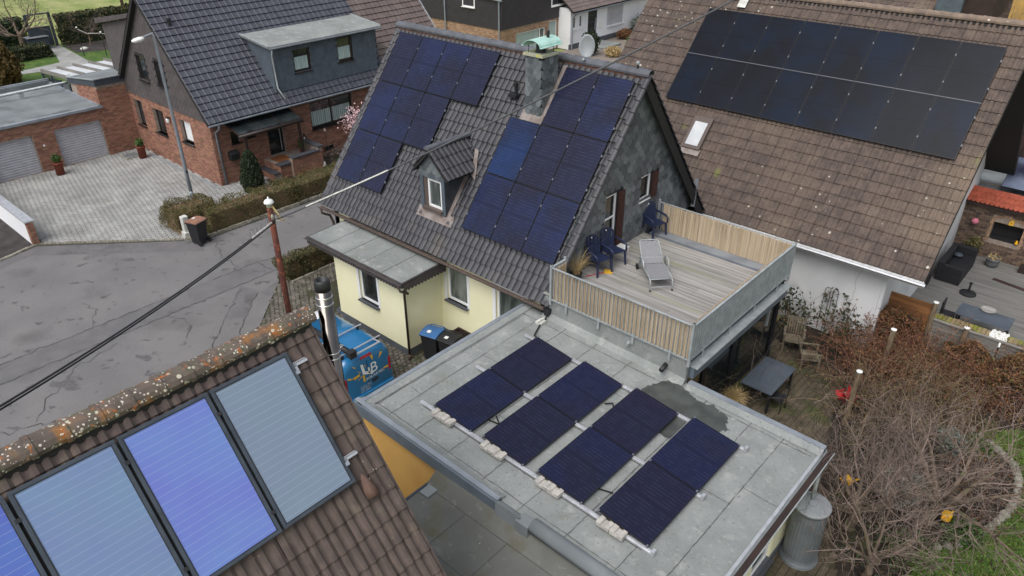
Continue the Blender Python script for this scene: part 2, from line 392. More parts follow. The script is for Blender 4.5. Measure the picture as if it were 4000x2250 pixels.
m_gravel = mat('gravel_light', S(150, 140, 130), S(116, 106, 98), sc=20, rough=.95, bump=.8, bsc=30)
m_fasc = mat('fascia_bluegrey', S(110, 120, 130), S(98, 108, 118), sc=2, rough=.5)
m_fascdark = mat('fascia_darkgrey', S(66, 74, 84), S(58, 66, 75), sc=2, rough=.5)
m_scallop = mat('scallop_trim', S(74, 68, 68), S(62, 57, 57), sc=5, rough=.7)
m_rustpipe = mat('downpipe_brown', S(88, 74, 66), S(72, 61, 55), sc=8, rough=.6)
m_ochre = mat('wall_far_ochre', S(206, 168, 96), S(192, 154, 86), sc=1, rough=.9)
m_cable = mat('cable_grey', S(86, 88, 92), S(70, 72, 76), sc=40, rough=.7)
m_cable2 = mat('cable_dark', S(50, 50, 54), rough=.7)
m_stonew = mat('stone_white', S(216, 216, 210), S(186, 186, 178), sc=5, rough=.9)
m_bronze = mat('ornament_dark', S(40, 36, 34), rough=.6)
m_mat = mat('doormat_orange', S(150, 92, 50), S(120, 72, 40), sc=30, rough=.95)
m_pink = mat('lantern_pink', S(206, 120, 140), rough=.8)


def panel_mat(lc=(64, 68, 94), k=.9, dk=(29, 31, 50)):
    m = bpy.data.materials.new('solar_cells'); m.use_nodes = True
    t = m.node_tree; N = t.nodes.new; L = t.links.new; b = t.nodes['Principled BSDF']
    tc = N('ShaderNodeTexCoord'); sp = N('ShaderNodeSeparateXYZ'); L(tc.outputs['Object'], sp.inputs[0])
    oi = N('ShaderNodeObjectInfo'); g = N('ShaderNodeNewGeometry')

    def line(out_, period, width):
        d = N('ShaderNodeMath'); d.operation = 'DIVIDE'; L(out_, d.inputs[0]); d.inputs[1].default_value = period
        f = N('ShaderNodeMath'); f.operation = 'FRACT'; L(d.outputs[0], f.inputs[0])
        c = N('ShaderNodeMath'); c.operation = 'LESS_THAN'; L(f.outputs[0], c.inputs[0]); c.inputs[1].default_value = width; return c.outputs[0]

    def nz(scale, lo, hi, src):
        n = N('ShaderNodeTexNoise'); n.inputs['Scale'].default_value = scale; n.inputs['Detail'].default_value = 2; L(src, n.inputs['Vector'])
        r = N('ShaderNodeMapRange'); r.inputs[1].default_value = lo; r.inputs[2].default_value = hi; L(n.outputs[0], r.inputs[0]); return r.outputs[0]

    def mix(f, a, c):
        x = N('ShaderNodeMix'); x.data_type = 'RGBA'
        L(f, x.inputs[0])
        for s_, i in ((a, 6), (c, 7)):
            if isinstance(s_, tuple): x.inputs[i].default_value = s_
            else: L(s_, x.inputs[i])
        return x.outputs[2]

    def mul(a, c):
        x = N('ShaderNodeMath'); x.operation = 'MULTIPLY'; L(a, x.inputs[0])
        if isinstance(c, float): x.inputs[1].default_value = c
        else: L(c, x.inputs[1])
        return x.outputs[0]
    base = mix(nz(.9, .35, .65, g.outputs['Position']), oi.outputs['Color'], S(*dk))
    base = mix(mul(line(sp.outputs['Y'], .0887, .085), nz(6, .4, .55, tc.outputs['Object'])), base, S(*lc))
    base = mix(mul(line(sp.outputs['X'], .0931, .07), .55), base, S(24, 25, 40))
    base = mix(line(sp.outputs['Y'], .887, .012), base, S(14, 14, 20))
    L(base, b.inputs['Base Color']); b.inputs['Roughness'].default_value = .3; b.inputs['Specular IOR Level'].default_value = .22 * k
    b.inputs['Coat Weight'].default_value = .12 * k; b.inputs['Coat Roughness'].default_value = .1
    return m


def collector_mat():
    m = bpy.data.materials.new('collector_absorber'); m.use_nodes = True
    t = m.node_tree; N = t.nodes.new; L = t.links.new; b = t.nodes['Principled BSDF']
    tc = N('ShaderNodeTexCoord'); sp = N('ShaderNodeSeparateXYZ'); L(tc.outputs['Object'], sp.inputs[0]); oi = N('ShaderNodeObjectInfo')
    d = N('ShaderNodeMath'); d.operation = 'DIVIDE'; L(sp.outputs['Y'], d.inputs[0]); d.inputs[1].default_value = .098
    f = N('ShaderNodeMath'); f.operation = 'FRACT'; L(d.outputs[0], f.inputs[0])
    c = N('ShaderNodeMath'); c.operation = 'LESS_THAN'; L(f.outputs[0], c.inputs[0]); c.inputs[1].default_value = .035
    n = N('ShaderNodeTexNoise'); n.inputs['Scale'].default_value = 1.1; n.inputs['Detail'].default_value = 3; L(tc.outputs['Object'], n.inputs['Vector'])
    h = N('ShaderNodeHueSaturation'); L(oi.outputs['Color'], h.inputs['Color'])
    r = N('ShaderNodeMapRange'); r.inputs[1].default_value = .3; r.inputs[2].default_value = .7; r.inputs[3].default_value = .495; r.inputs[4].default_value = .525; L(n.outputs[0], r.inputs[0]); L(r.outputs[0], h.inputs['Hue'])
    e = N('ShaderNodeMath'); e.operation = 'LESS_THAN'; ab = N('ShaderNodeMath'); ab.operation = 'ABSOLUTE'; L(sp.outputs['Z'], ab.inputs[0]); L(ab.outputs[0], e.inputs[0]); e.inputs[1].default_value = 9.
    k = N('ShaderNodeMath'); k.operation = 'MULTIPLY'; L(c.outputs[0], k.inputs[0]); L(e.outputs[0], k.inputs[1])
    k2 = N('ShaderNodeMath'); k2.operation = 'MULTIPLY'; L(k.outputs[0], k2.inputs[0]); k2.inputs[1].default_value = .4
    x = N('ShaderNodeMix'); x.data_type = 'RGBA'; L(k2.outputs[0], x.inputs[0]); L(h.outputs[0], x.inputs[6]); x.inputs[7].default_value = S(205, 210, 220)
    L(x.outputs[2], b.inputs['Base Color']); b.inputs['Roughness'].default_value = .3; b.inputs['Coat Weight'].default_value = .5; b.inputs['Coat Roughness'].default_value = .05
    return m


m_cells = panel_mat(); m_cells_black = panel_mat((34, 42, 52), .45, (22, 24, 30)); m_absorb = collector_mat()
m_pframe = mat('panel_frame_black', S(30, 31, 36), rough=.4, metal=.3)
m_cframe = mat('collector_frame', S(74, 82, 92), S(64, 71, 80), sc=4, rough=.45, metal=.3)
# ---------------------------------------------------------------- builders
PROF = {
    'roll': [(0, 0), (.05, 0), (.12, .03), (.25, .044), (.5, .05), (.76, .044), (.9, .03), (.97, .0), (1, 0)],
    'double': [(0, 0), (.05, .012), (.14, .034), (.28, .034), (.38, .01), (.46, 0), (.54, 0), (.6, .012), (.68, .034), (.84, .034), (.94, .01), (1, 0)],
    'flat': [(0, .002), (.1, .016), (.2, .02), (.34, .01), (.6, .003), (.9, .003), (1, .002)],
}


def tile_mesh(tw, tc, prof, lift=.032, th=.012, smooth=False):
    b = MB(); P_ = PROF[prof]; k = len(P_); L = tc * 1.12
    for x, h in P_: b.v.append((x * tw, 0, h + lift - th - .012))
    for x, h in P_: b.v.append((x * tw, 0, h + lift))
    for x, h in P_: b.v.append((x * tw, L, h))
    for i in range(k - 1):
        b.f.append((i, i + 1, k + i + 1, k + i)); b.f.append((k + i, k + i + 1, 2 * k + i + 1, 2 * k + i))
    return b.mesh('roof_tile')


def roof_tiles(parent, O, u, s, n, W, Ls, tw, tc, prof, m, skip=None, limit=300, lift=.032, jit=.004):
    O, u, s, n = V(O), V(u), V(s), V(n)
    nx = max(1, round(W / tw)); tw = W / nx; ny = int(Ls / tc + .6); tc = Ls / ny
    me = tile_mesh(tw * (.995 if prof == 'flat' else .985), tc, prof, lift); mats = []
    for j in range(ny):
        for i in range(nx):
            if skip and skip((i + .5) * tw, (j + .5) * tc): continue
            o = O + u * (i * tw + rng.uniform(-jit, jit)) + s * (j * tc + rng.uniform(-jit, jit)) + n * rng.uniform(0, jit)
            a = rng.uniform(-.006, .006); u2 = u + n * a
            mats.append(frame(o, u2, s, n))
    pieces(parent, 'roof_tile', me, mats, m, limit)


def ridge_run(parent, p, q, r, m, seg=.36, name='ridge_tile', up=(0, 0, 1), hk=.8):
    p, q = V(p), V(q); d = (q - p); L = d.length; d.normalize(); k = max(1, round(L / seg)); sl = L / k
    x = d.cross(V(up)).normalized(); z = x.cross(d)
    b = MB(); na = 9
    rows = [(0, r * 1.06), (.06, r * 1.09), (.075, r), (sl + .03, r * .94)]
    for yy, rr in rows:
        for j in range(na):
            a = -.35 + (pi + .7) * j / (na - 1); b.v.append((rr * cos(a), yy, rr * hk * sin(a)))
    for i in range(3):
        for j in range(na - 1):
            b.f.append((i * na + j, i * na + j + 1, (i + 1) * na + j + 1, (i + 1) * na + j))
    b.f.append(tuple(range(na)))
    me = b.mesh('ridge_tile')
    pieces(parent, name, me, [frame(p + d * (i * sl) + z * rng.uniform(0, .008), x, d, z) for i in range(k)], m)


def wallp(b, o, u, W, H, n, ops=(), depth=.15):
    """rectangular wall face with openings and their reveals"""
    o, u, n = V(o), V(u), V(n); z = V((0, 0, 1))
    xs = sorted({0, W} | {a for q in ops for a in q[:2]}); zs = sorted({0, H} | {a for q in ops for a in q[2:4]})
    for i in range(len(xs) - 1):
        for j in range(len(zs) - 1):
            cx, cz = (xs[i] + xs[i + 1]) / 2, (zs[j] + zs[j + 1]) / 2
            if any(q[0] < cx < q[1] and q[2] < cz < q[3] for q in ops): continue
            b.poly([o + u * xs[i] + z * zs[j], o + u * xs[i + 1] + z * zs[j], o + u * xs[i + 1] + z * zs[j + 1], o + u * xs[i] + z * zs[j + 1]])
    for a0, a1, z0, z1 in ops:
        c = [o + u * a0 + z * z0, o + u * a1 + z * z0, o + u * a1 + z * z1, o + u * a0 + z * z1]; d = [p - n * depth for p in c]
        for i in range(4):
            k = (i + 1) % 4; b.poly([c[i], d[i], d[k], c[k]])
    return b


def brick_mats(o, u, W, H, n, ops=(), L=.24, h=.068, j=.015, proud=.016, test=None):
    o, u, n = V(o), V(u), V(n); z = V((0, 0, 1)); out_ = []; c = h + j; r = 0; zz = .006
    while zz + h <= H + .001:
        segs = [(0, W)]
        for q in ops:
            if q[2] - .02 < zz + h / 2 < q[3] + .02:
                ns = []
                for a, b_ in segs:
                    if q[1] <= a or q[0] >= b_: ns.append((a, b_)); continue
                    if q[0] > a: ns.append((a, q[0]))
                    if q[1] < b_: ns.append((q[1], b_))
                segs = ns
        for a, b_ in segs:
            x = -(L + j) / 2 * (r % 2)
            while x < b_:
                x0, x1 = max(x, a), min(x + L, b_)
                if x1 - x0 > .04 and (test is None or test((x0 + x1) / 2, zz + h)):
                    out_.append(frame(o + u * x0 + z * zz - n * .01, u * (x1 - x0), z * h, n * (proud + .01 + rng.uniform(-.002, .003))))
                x += L + j
        zz += c; r += 1
    return out_


def window(parent, o, u, n, w, h, fm, pm, fw=.06, rec=.1, vm=(), hm=(), sill=None, curtain=None, name='window', surround=None, sillout=.12):
    o, u, n = V(o), V(u), V(n); z = V((0, 0, 1)); q = o - n * rec; b = MB(); d = .05
    def bar(a0, a1, z0, z1, dd=d): b.obox(q + u * (a0 + a1) / 2 + z * (z0 + z1) / 2, u * (a1 - a0) / 2, z * (z1 - z0) / 2, n * dd / 2)
    bar(0, fw, 0, h); bar(w - fw, w, 0, h); bar(fw, w - fw, 0, fw); bar(fw, w - fw, h - fw, h)
    for f in vm: bar(f * w - fw * .55, f * w + fw * .55, fw, h - fw, d * .9)
    for f in hm: bar(fw, w - fw, f * h - fw * .35, f * h + fw * .35, d * .8)
    fo = ob(name, b, fm, parent)
    p = MB(); p.obox(q + u * w / 2 + z * h / 2 - n * .012, u * (w / 2 - fw * .8), z * (h / 2 - fw * .8), n * .006); ob('pane', p, pm, fo)
    if curtain:
        c0, c1, cz0, cz1 = curtain; cb = MB(); k = 40
        for i in range(k):
            a0, a1 = c0 + (c1 - c0) * i / k, c0 + (c1 - c0) * (i + 1) / k; dz = .008 * (1 if i % 2 else -1)
            cb.poly([q + u * a0 + z * cz0 - n * (.0 - dz), q + u * a1 + z * cz0 - n * (.0 + dz), q + u * a1 + z * cz1 - n * (.0 + dz), q + u * a0 + z * cz1 - n * (.0 - dz)])
        ob('curtain', cb, m_curtain, fo)
    if sill:
        sb = MB(); sb.obox(o + u * w / 2 - z * .02 + n * (sillout - rec) / 2, u * (w / 2 + .04), z * .02, n * (rec + sillout) / 2); ob('sill', sb, sill, fo)
    if surround:
        sm, sw = surround; s_ = MB()
        def sb2(a0, a1, z0, z1): s_.obox(o + u * (a0 + a1) / 2 + z * (z0 + z1) / 2 + n * .004, u * (a1 - a0) / 2, z * (z1 - z0) / 2, n * .008)
        sb2(-sw, 0, 0, h); sb2(w, w + sw, 0, h); sb2(-sw, w + sw, h, h + sw); ob('surround', s_, sm, fo)
    return fo


def rect_frame(b, w, l, t, fw):
    b.box(0, w, 0, fw, 0, t); b.box(0, w, l - fw, l, 0, t); b.box(0, fw, fw, l - fw, 0, t); b.box(w - fw, w, fw, l - fw, 0, t)


_pm = {}
def solar_panel(label, M, w, l, tint, group, clamps=(), cm=None):
    key = (w, l)
    if key not in _pm:
        a = MB(); rect_frame(a, w, l, .035, .012); c = MB(); c.box(.012, w - .012, .012, l - .012, .004, .031)
        k = MB(); k.box(-.016, .016, -.03, .03, 0, .04); k.box(-.008, .008, -.012, .012, .04, .046)
        _pm[key] = (a.mesh('panel_frame'), c.mesh('panel_cells'), k.mesh('clamp'))
    t = thing('solar_panel', label, 'solar panel', group=group); t.matrix_world = M; WO[t.name] = M.translation.copy()
    f = ob('frame', _pm[key][0], m_pframe, t, local=True); c = ob('cell_sheet', _pm[key][1], cm or m_cells, t, local=True); c.color = tint
    for x, y in clamps:
        k = ob('clamp', _pm[key][2], m_clamp, t, local=True); k.location = (x * w + (.013 if x == 1 else -.013 if x == 0 else 0), y * l, 0)
    return t


def leaf_quads(P_, size, up=.0, asp=1.7, flat=0.):
    """one small bent-free leaf quad per point, random tilt"""
    n = len(P_); d = NR.normal(size=(n, 3)); d[:, 2] += up; d /= np.linalg.norm(d, axis=1)[:, None]
    e = NR.normal(size=(n, 3)); e[:, 2] *= (1 - flat); e -= d * (e * d).sum(1)[:, None]; e /= np.linalg.norm(e, axis=1)[:, None] + 1e-9
    s = (size * NR.uniform(.6, 1.3, n))[:, None]; a = d * s * asp / 2; b = e * s / 2
    Vv = np.stack([P_ - a, P_ + b * .9, P_ + a, P_ - b * .9], 1).reshape(-1, 3); Ff = np.arange(n * 4).reshape(-1, 4)
    return Vv, Ff


def leaf_ob(name, P_, size, m, parent, **k):
    Vv, Ff = leaf_quads(np.asarray(P_, float), size, **k); me = np_mesh(name, Vv, Ff)
    return ob(name, me, m, parent)


def twig_mb(b, p, d, L, r, segs=4, wig=.18, n=3, grav=0., up=0.):
    pts = [V(p)]; d = V(d).normalized(); rs = [r]
    for i in range(segs):
        d = (d + V((rng.gauss(0, wig), rng.gauss(0, wig), rng.gauss(0, wig) + up - grav * (i + 1) / segs))).normalized()
        pts.append(pts[-1] + d * L / segs); rs.append(r * (1 - .75 * (i + 1) / segs))
    b.tube(pts, rs, n, cap=False); return pts, rs, d


def bare_tree(name, label, base, trunk_h, r0, spread, seed, lv=4, nb=(5, 5, 5, 4), lens=None, up=.12, group=None, mat_t=None, tilt=(0, 0), cat='tree'):
    rng.seed(seed); t = thing(name, label, cat, base, group=group); tb = MB(); cb = MB(); base = V(base)
    top = base + V((tilt[0], tilt[1], trunk_h)); mid = base + V((tilt[0] * .3 + .04, tilt[1] * .3, trunk_h * .5))
    tb.tube([base - V((0, 0, .1)), base + V((0, 0, .12)), mid, top], [r0 * 1.5, r0 * 1.15, r0, r0 * .85], 9)
    lens = lens or [spread, spread * .62, spread * .4, spread * .26]

    def grow(p, d, L, r, l):
        pts, rs, dd = twig_mb(tb if l == 0 else cb, p, d, L, r, 5 if l < 2 else 3, .16 if l < 2 else .2, 6 if l == 0 else (4 if l == 1 else 3), up=up)
        if l + 1 >= lv: return
        for i in range(nb[l + 1]):
            f = rng.uniform(.25, 1.); k = min(int(f * (len(pts) - 1)), len(pts) - 2); g = f * (len(pts) - 1) - k
            q = pts[k].lerp(pts[k + 1], g); ax = (pts[k + 1] - pts[k]).normalized(); o_ = ax.orthogonal().normalized()
            o_.rotate(Matrix.Rotation(rng.uniform(0, 2 * pi), 3, ax)); an = rng.uniform(.5, 1.15)
            grow(q, ax * cos(an) + o_ * sin(an), lens[l + 1] * rng.uniform(.6, 1.25), max(.004, rs[k] * .55), l + 1)
    for i in range(nb[0]):
        a = 2 * pi * (i + rng.uniform(-.3, .3)) / nb[0]; e = rng.uniform(.35, .95)
        grow(top - V((0, 0, rng.uniform(0, trunk_h * .25))), V((cos(a) * cos(e), sin(a) * cos(e), sin(e))), lens[0] * rng.uniform(.8, 1.15), r0 * .5, 0)
    ob('trunk', tb, mat_t or m_bark, t, nf=False); ob('crown', cb, m_twig, t, nf=False)
    return t


def shell_pts(x0, x1, y0, y1, z0, z1, n, depth=.12, rnd=.08, f=None):
    """points near the surface of a lumpy box (hedge)"""
    P_ = NR.uniform(size=(n, 3)); a = NR.uniform(size=n); Lx, Ly, Lz = x1 - x0, y1 - y0, z1 - z0
    ws = np.array([Lx * Ly, Lx * Lz, Lx * Lz, Ly * Lz, Ly * Lz]); ch = NR.choice(5, n, p=ws / ws.sum()); d = np.abs(NR.normal(0, depth, n))
    P_ = P_ * [Lx, Ly, Lz] + [x0, y0, z0]
    P_[ch == 0, 2] = z1 - d[ch == 0]; P_[ch == 1, 1] = y0 + d[ch == 1]; P_[ch == 2, 1] = y1 - d[ch == 2]; P_[ch == 3, 0] = x0 + d[ch == 3]; P_[ch == 4, 0] = x1 - d[ch == 4]
    lump = rnd * (np.sin(P_[:, 0] * 5.1 + P_[:, 1] * 3.3) + np.sin(P_[:, 1] * 6.7 + P_[:, 2] * 4) + np.sin(P_[:, 2] * 9 + P_[:, 0] * 7.3))
    c = np.array([(x0 + x1) / 2, (y0 + y1) / 2, (z0 + z1) / 2]); v = P_ - c
    P_ = P_ + v / np.linalg.norm(v, axis=1)[:, None] * lump[:, None]
    P_[:, 2] = np.maximum(P_[:, 2], .02)
    return P_


def hedge(label, boxes, n, m1, m2=None, f2=.25, size=.06, group=None, name='hedge', core=None, depth=.14, twigs=0, rnd=.07):
    x0, x1, y0, y1, z0, z1 = boxes[0]; t = thing(name, label, 'hedge', ((x0 + x1) / 2, (y0 + y1) / 2, 0), group=group)
    vol = [sqrt((b[1] - b[0]) * (b[3] - b[2])) + (b[3] - b[2]) for b in boxes]; A, B_ = [], []
    cb = MB()
    for b, vv in zip(boxes, vol):
        k = int(n * vv / sum(vol)); P_ = shell_pts(*b, k, depth, rnd); s = int(k * f2); A.append(P_[s:]); B_.append(P_[:s])
        i = .16; lob = (b[1] - b[0]) * .28
        cb.box(b[0] + i, b[1] - i, b[2] + i, b[3] - i, 0, b[5] - i * 1.1)
        for q in range(twigs):
            p = (rng.uniform(b[0] + .05, b[1] - .05), rng.uniform(b[2] + .05, b[3] - .05), rng.uniform(b[5] - .35, b[5] - .1))
            twig_mb(cb, p, (rng.gauss(0, .4), rng.gauss(0, .4), 1), rng.uniform(.15, .42), .004, 2, .2, 3)
    ob('branch_core', cb, core or m_cane, t, nf=False)
    leaf_ob('foliage', np.concatenate(A), size, m1, t)
    if m2: leaf_ob('fresh_foliage', np.concatenate(B_), size, m2, t)
    return t


def blob_pts(c, rx, ry, rz, n, fill=.35, lump=.18):
    v = NR.normal(size=(n, 3)); v /= np.linalg.norm(v, axis=1)[:, None]
    r = 1 - np.abs(NR.normal(0, fill, n)); r = np.clip(r, .1, 1)
    l = 1 + lump * (np.sin(v[:, 0] * 5 + v[:, 2] * 4 + c[0]) * np.sin(v[:, 1] * 6 + c[1]) + .6 * np.sin(v[:, 2] * 11 + v[:, 0] * 9))
    P_ = v * (r * l)[:, None] * [rx, ry, rz] + np.array(c); P_[:, 2] = np.maximum(P_[:, 2], .02); return P_


def shrub(name, label, c, rx, ry, rz, n, m, size=.05, twigs=30, cat='shrub', group=None, tm=None, asp=1.7, m2=None, **k):
    t = thing(name, label, cat, (c[0], c[1], 0), group=group); b = MB()
    for i in range(twigs):
        a = rng.uniform(0, 2 * pi); e = rng.uniform(.2, 1.4)
        twig_mb(b, (c[0] + rng.gauss(0, rx * .12), c[1] + rng.gauss(0, ry * .12), max(0, c[2] - rz)), (cos(a) * cos(e) * rx, sin(a) * cos(e) * ry, sin(e) * rz * 1.6), rng.uniform(.8, 1.3) * (rx + ry + rz) / 2 * 1.1, .008, 4, .15, 3)
    if twigs: ob('stem', b, tm or m_cane, t, nf=False)
    if n: leaf_ob('foliage', blob_pts(c, rx, ry, rz, n, **k), size, m, t, asp=asp)
    if m2: leaf_ob('flower', blob_pts(c, rx, ry, rz, n // 6, **k), size, m2, t)
    return t


def conifer(label, base, h, r, n, m, size=.05, name='conifer', cat='conifer', pw=.8):
    t = thing(name, label, cat, base); b = MB(); b.tube([base, V(base) + V((0, 0, h * .8))], [r * .12, r * .02], 6); ob('trunk', b, m_bark, t)
    z = NR.uniform(0, 1, n) ** 1.1; prof = np.where(z < .25, .72 + z * 1.1, 1.0 * ((1 - z) / .75) ** pw)
    a = NR.uniform(0, 2 * pi, n); rr = prof * r * (1 - np.abs(NR.normal(0, .16, n))) * (1 + .1 * np.sin(a * 7 + z * 14) + .07 * np.sin(a * 13 - z * 23))
    P_ = np.c_[base[0] + rr * np.cos(a), base[1] + rr * np.sin(a), base[2] + .05 + z * h]
    cb = MB(); cb.lathe(base, [(r * .58, .03), (r * .78, h * .25), (r * .5, h * .6), (r * .04, h * .95)], 12); ob('inner_foliage', cb, m, t)
    leaf_ob('crown', P_, size, m, t, up=.8); return t
# ================================================================ setting
g = struct('ground', MB().poly([(-700, -300, -.06), (300, -300, -.06), (300, 700, -.06), (-700, 700, -.06)]), m_field)
STREET = [(-31.5, -40), (-31.5, 5.5), (-32, 7.16), (-28, 11.2), (-27.35, 11.9), (-27.35, 70), (-22.3, 70), (-22.3, 12), (-12, 1.7), (-12, -40)]
street = struct('street', MB().poly([(x, y, 0) for x, y in STREET]), m_asphalt)
struct('gutter_strip', MB().poly([(-31.45, 5.2, .004), (-31.9, 7.05, .004), (-28, 10.95, .004), (-27.3, 11.6, .004), (-26.5, 11.3, .004), (-27.5, 10.3, .004), (-31.2, 6.6, .004), (-30.9, 5.2, .004)]), m_asphalt2, street)
pt = MB(); pt.poly([(-24.15, -20, .004), (-24.1, 12.15, .004), (-23.0, 12.2, .004), (-23.05, -20, .004)])
struct('asphalt_patch', pt, m_asphalt2, street)
pt = MB(); pt.poly([(-22.95, 10.75, .004), (-22.2, 11.0, .004), (-20.9, 9.75, .004), (-21.35, 9.25, .004)])
pt.poly([(-22.25, 11.9, .004), (-22.0, 10.95, .004), (-21.5, 11.1, .004)])
struct('asphalt_patch', pt, m_asphalt2, street)
rng.seed(3)
ck = MB()
def crack(pts, w=.035, jit=.05, z=.009):
    P_ = []
    for a, b in zip(pts[:-1], pts[1:]):
        n = max(2, int((V((*b, 0)) - V((*a, 0))).length / .18))
        for i in range(n): P_.append((a[0] + (b[0] - a[0]) * i / n + rng.gauss(0, jit), a[1] + (b[1] - a[1]) * i / n + rng.gauss(0, jit)))
    P_.append(pts[-1])
    for a, b in zip(P_[:-1], P_[1:]):
        d = V((b[0] - a[0], b[1] - a[1], 0)); x = V((-d.y, d.x, 0)).normalized() * w * rng.uniform(.1, .5) if d.length > 0 else V((.01, 0, 0))
        ck.poly([(a[0] - x.x, a[1] - x.y, z), (b[0] - x.x, b[1] - x.y, z), (b[0] + x.x, b[1] + x.y, z), (a[0] + x.x, a[1] + x.y, z)])
crack([(-24.15, -3), (-24.1, 10.5), (-24.1, 12.2), (-23.9, 12.8)], .05, .03); crack([(-23.05, -3), (-23.0, 10.6), (-23, 12.2)], .05, .03); crack([(-24.1, 12.15), (-23, 12.25)], .04, .02)
crack([(-24.2, 11.5), (-25.3, 11.5), (-26.4, 11.8), (-26.9, 12)], .03); crack([(-22.9, 10.8), (-21.35, 9.25), (-19, 7)], .04); crack([(-22.1, 10.95), (-20.85, 9.75), (-19, 8)], .045)
crack([(-24.1, 6), (-25.1, 6.6), (-26, 6.4)], .03, .07); crack([(-20.5, 3), (-22.2, 4.6), (-22.6, 6.2)], .03, .07); crack([(-23, 8), (-22, 8.4), (-21.2, 7.8)], .03, .06)
crack([(-27, 3), (-28.3, 2.2), (-30, 2)], .035, .08); crack([(-21, 1.5), (-20, 3.4), (-18.6, 4.6)], .035, .07)
ob('asphalt_crack', ck, m_tar, street, kind='stuff')
dp = MB()
def blot(x, y, rx, ry, z=.007, k=22, rot=0):
    pts = []
    for i in range(k):
        a = 2 * pi * i / k; r = 1 + .25 * sin(3 * a + x) + .22 * sin(5 * a + y * 3) + rng.uniform(-.18, .18); px, py = rx * r * cos(a), ry * r * sin(a)
        pts.append((x + px * cos(rot) - py * sin(rot), y + px * sin(rot) + py * cos(rot), z))
    dp.poly(pts)
for i in range(75):
    x, y = rng.uniform(-30, -20), rng.uniform(1, 13.5)
    if pip(x, y, STREET): blot(x, y, rng.uniform(.04, .2), rng.uniform(.03, .09), rot=rng.uniform(0, 3))
for x, y, a, b, r in ((-29.6, 9.1, .3, .16, .8), (-30.4, 7.6, .32, .14, .8), (-28, 9, .22, .12, .6), (-19.6, 7.4, .5, .28, .8), (-19.9, 6.4, .42, .2, .9), (-21.2, 6.4, .3, .12, .4), (-25.5, 3.3, .4, .2, .2), (-21.6, 4.2, .5, .2, .5)): blot(x, y, a, b, rot=r)
ob('damp_patch', dp, m_oil, street, kind='stuff')

# driveway of clinker pavers
DRV = [(-40.2, 7.25), (-32.05, 7.25), (-28.05, 11.3), (-28.05, 11.6), (-29.2, 13.4), (-29.4, 15.2), (-30.4, 16.8), (-31.95, 17.4), (-31.95, 15.2), (-40.2, 15.2)]
drv = struct('driveway', MB().poly([(x, y, .012) for x, y in DRV]), m_joint)
pv = MB(); ib = .008; pv.add([(0, 0, 0), (1, 0, 0), (1, 1, 0), (0, 1, 0), (.05, .08, 1), (.95, .08, 1), (.95, .92, 1), (.05, .92, 1)], [(4, 5, 6, 7), (0, 1, 5, 4), (1, 2, 6, 5), (2, 3, 7, 6), (3, 0, 4, 7)])
rng.seed(5); mats = []; dd_, nn_ = V((.7071, .7071, 0)), V((-.7071, .7071, 0))
for r in range(-60, 95):
    for q in range(-75, 60):
        c_ = V((-34, 11, 0)) + dd_ * (q * .232 + (.116 if r % 2 else 0)) + nn_ * (r * .176)
        cc = c_ + dd_ * .11 + nn_ * .08
        if -40.2 < cc.x < -28 and 7 < cc.y < 17.5 and pip(cc.x, cc.y, DRV): mats.append(frame((c_.x, c_.y, .012), dd_ * .217, nn_ * .149, V((0, 0, .022 + rng.uniform(-.003, .003)))))
pieces(drv, 'paver', pv.mesh('paver'), mats, m_paver)
kb = struct('kerb', MB().poly([(-31.75, 5.4, .008), (-32.2, 7.2, .008), (-28.1, 11.4, .008), (-27.95, 11.15, .008), (-31.9, 7.0, .008), (-31.5, 5.4, .008)]), m_joint)
mats = []
def kerbline(a, b, L, w, h):
    a, b = V((*a, 0)), V((*b, 0)); d = b - a; n = max(1, int(d.length / L)); s = d.length / n; d.normalize(); x = V((-d.y, d.x, 0))
    for i in range(n): mats.append(frame(a + d * (i * s) + x * rng.uniform(-.01, .01), d * (s - .012), x * w, V((0, 0, h + rng.uniform(-.01, .01)))))
kerbline((-31.5, -12), (-31.5, 5.5), .16, .16, .07); kerbline((-31.5, 5.5), (-32.0, 7.15), .16, .16, .06); kerbline((-32.0, 7.15), (-28.0, 11.2), .16, .15, .045)
kerbline((-27.95, 11.25), (-27.4, 11.9), .3, .13, .12); kerbline((-27.4, 11.9), (-27.4, 34), .5, .13, .13); kerbline((-22.3, 12), (-22.3, 34), .5, -.12, .12); kerbline((-21.6, 12.1), (-21.6, 16), .5, .1, .12)
pieces(kb, 'kerb_stone', pv.mesh('kerb_stone'), mats, m_kerb)
# drain channel along the brick house
dr = thing('drain_channel', 'grey metal drain channel let into the paving along the brick gable', 'drain', (-35, 14.93, 0))
ob('channel', MB().box(-38.6, -31.8, 14.86, 14.99, .02, .042), m_zinc, dr); gb = MB()
for i in range(68): gb.box(-38.55 + i * .1, -38.50 + i * .1, 14.88, 14.97, .042, .048)
ob('grating', gb, m_galv, dr)
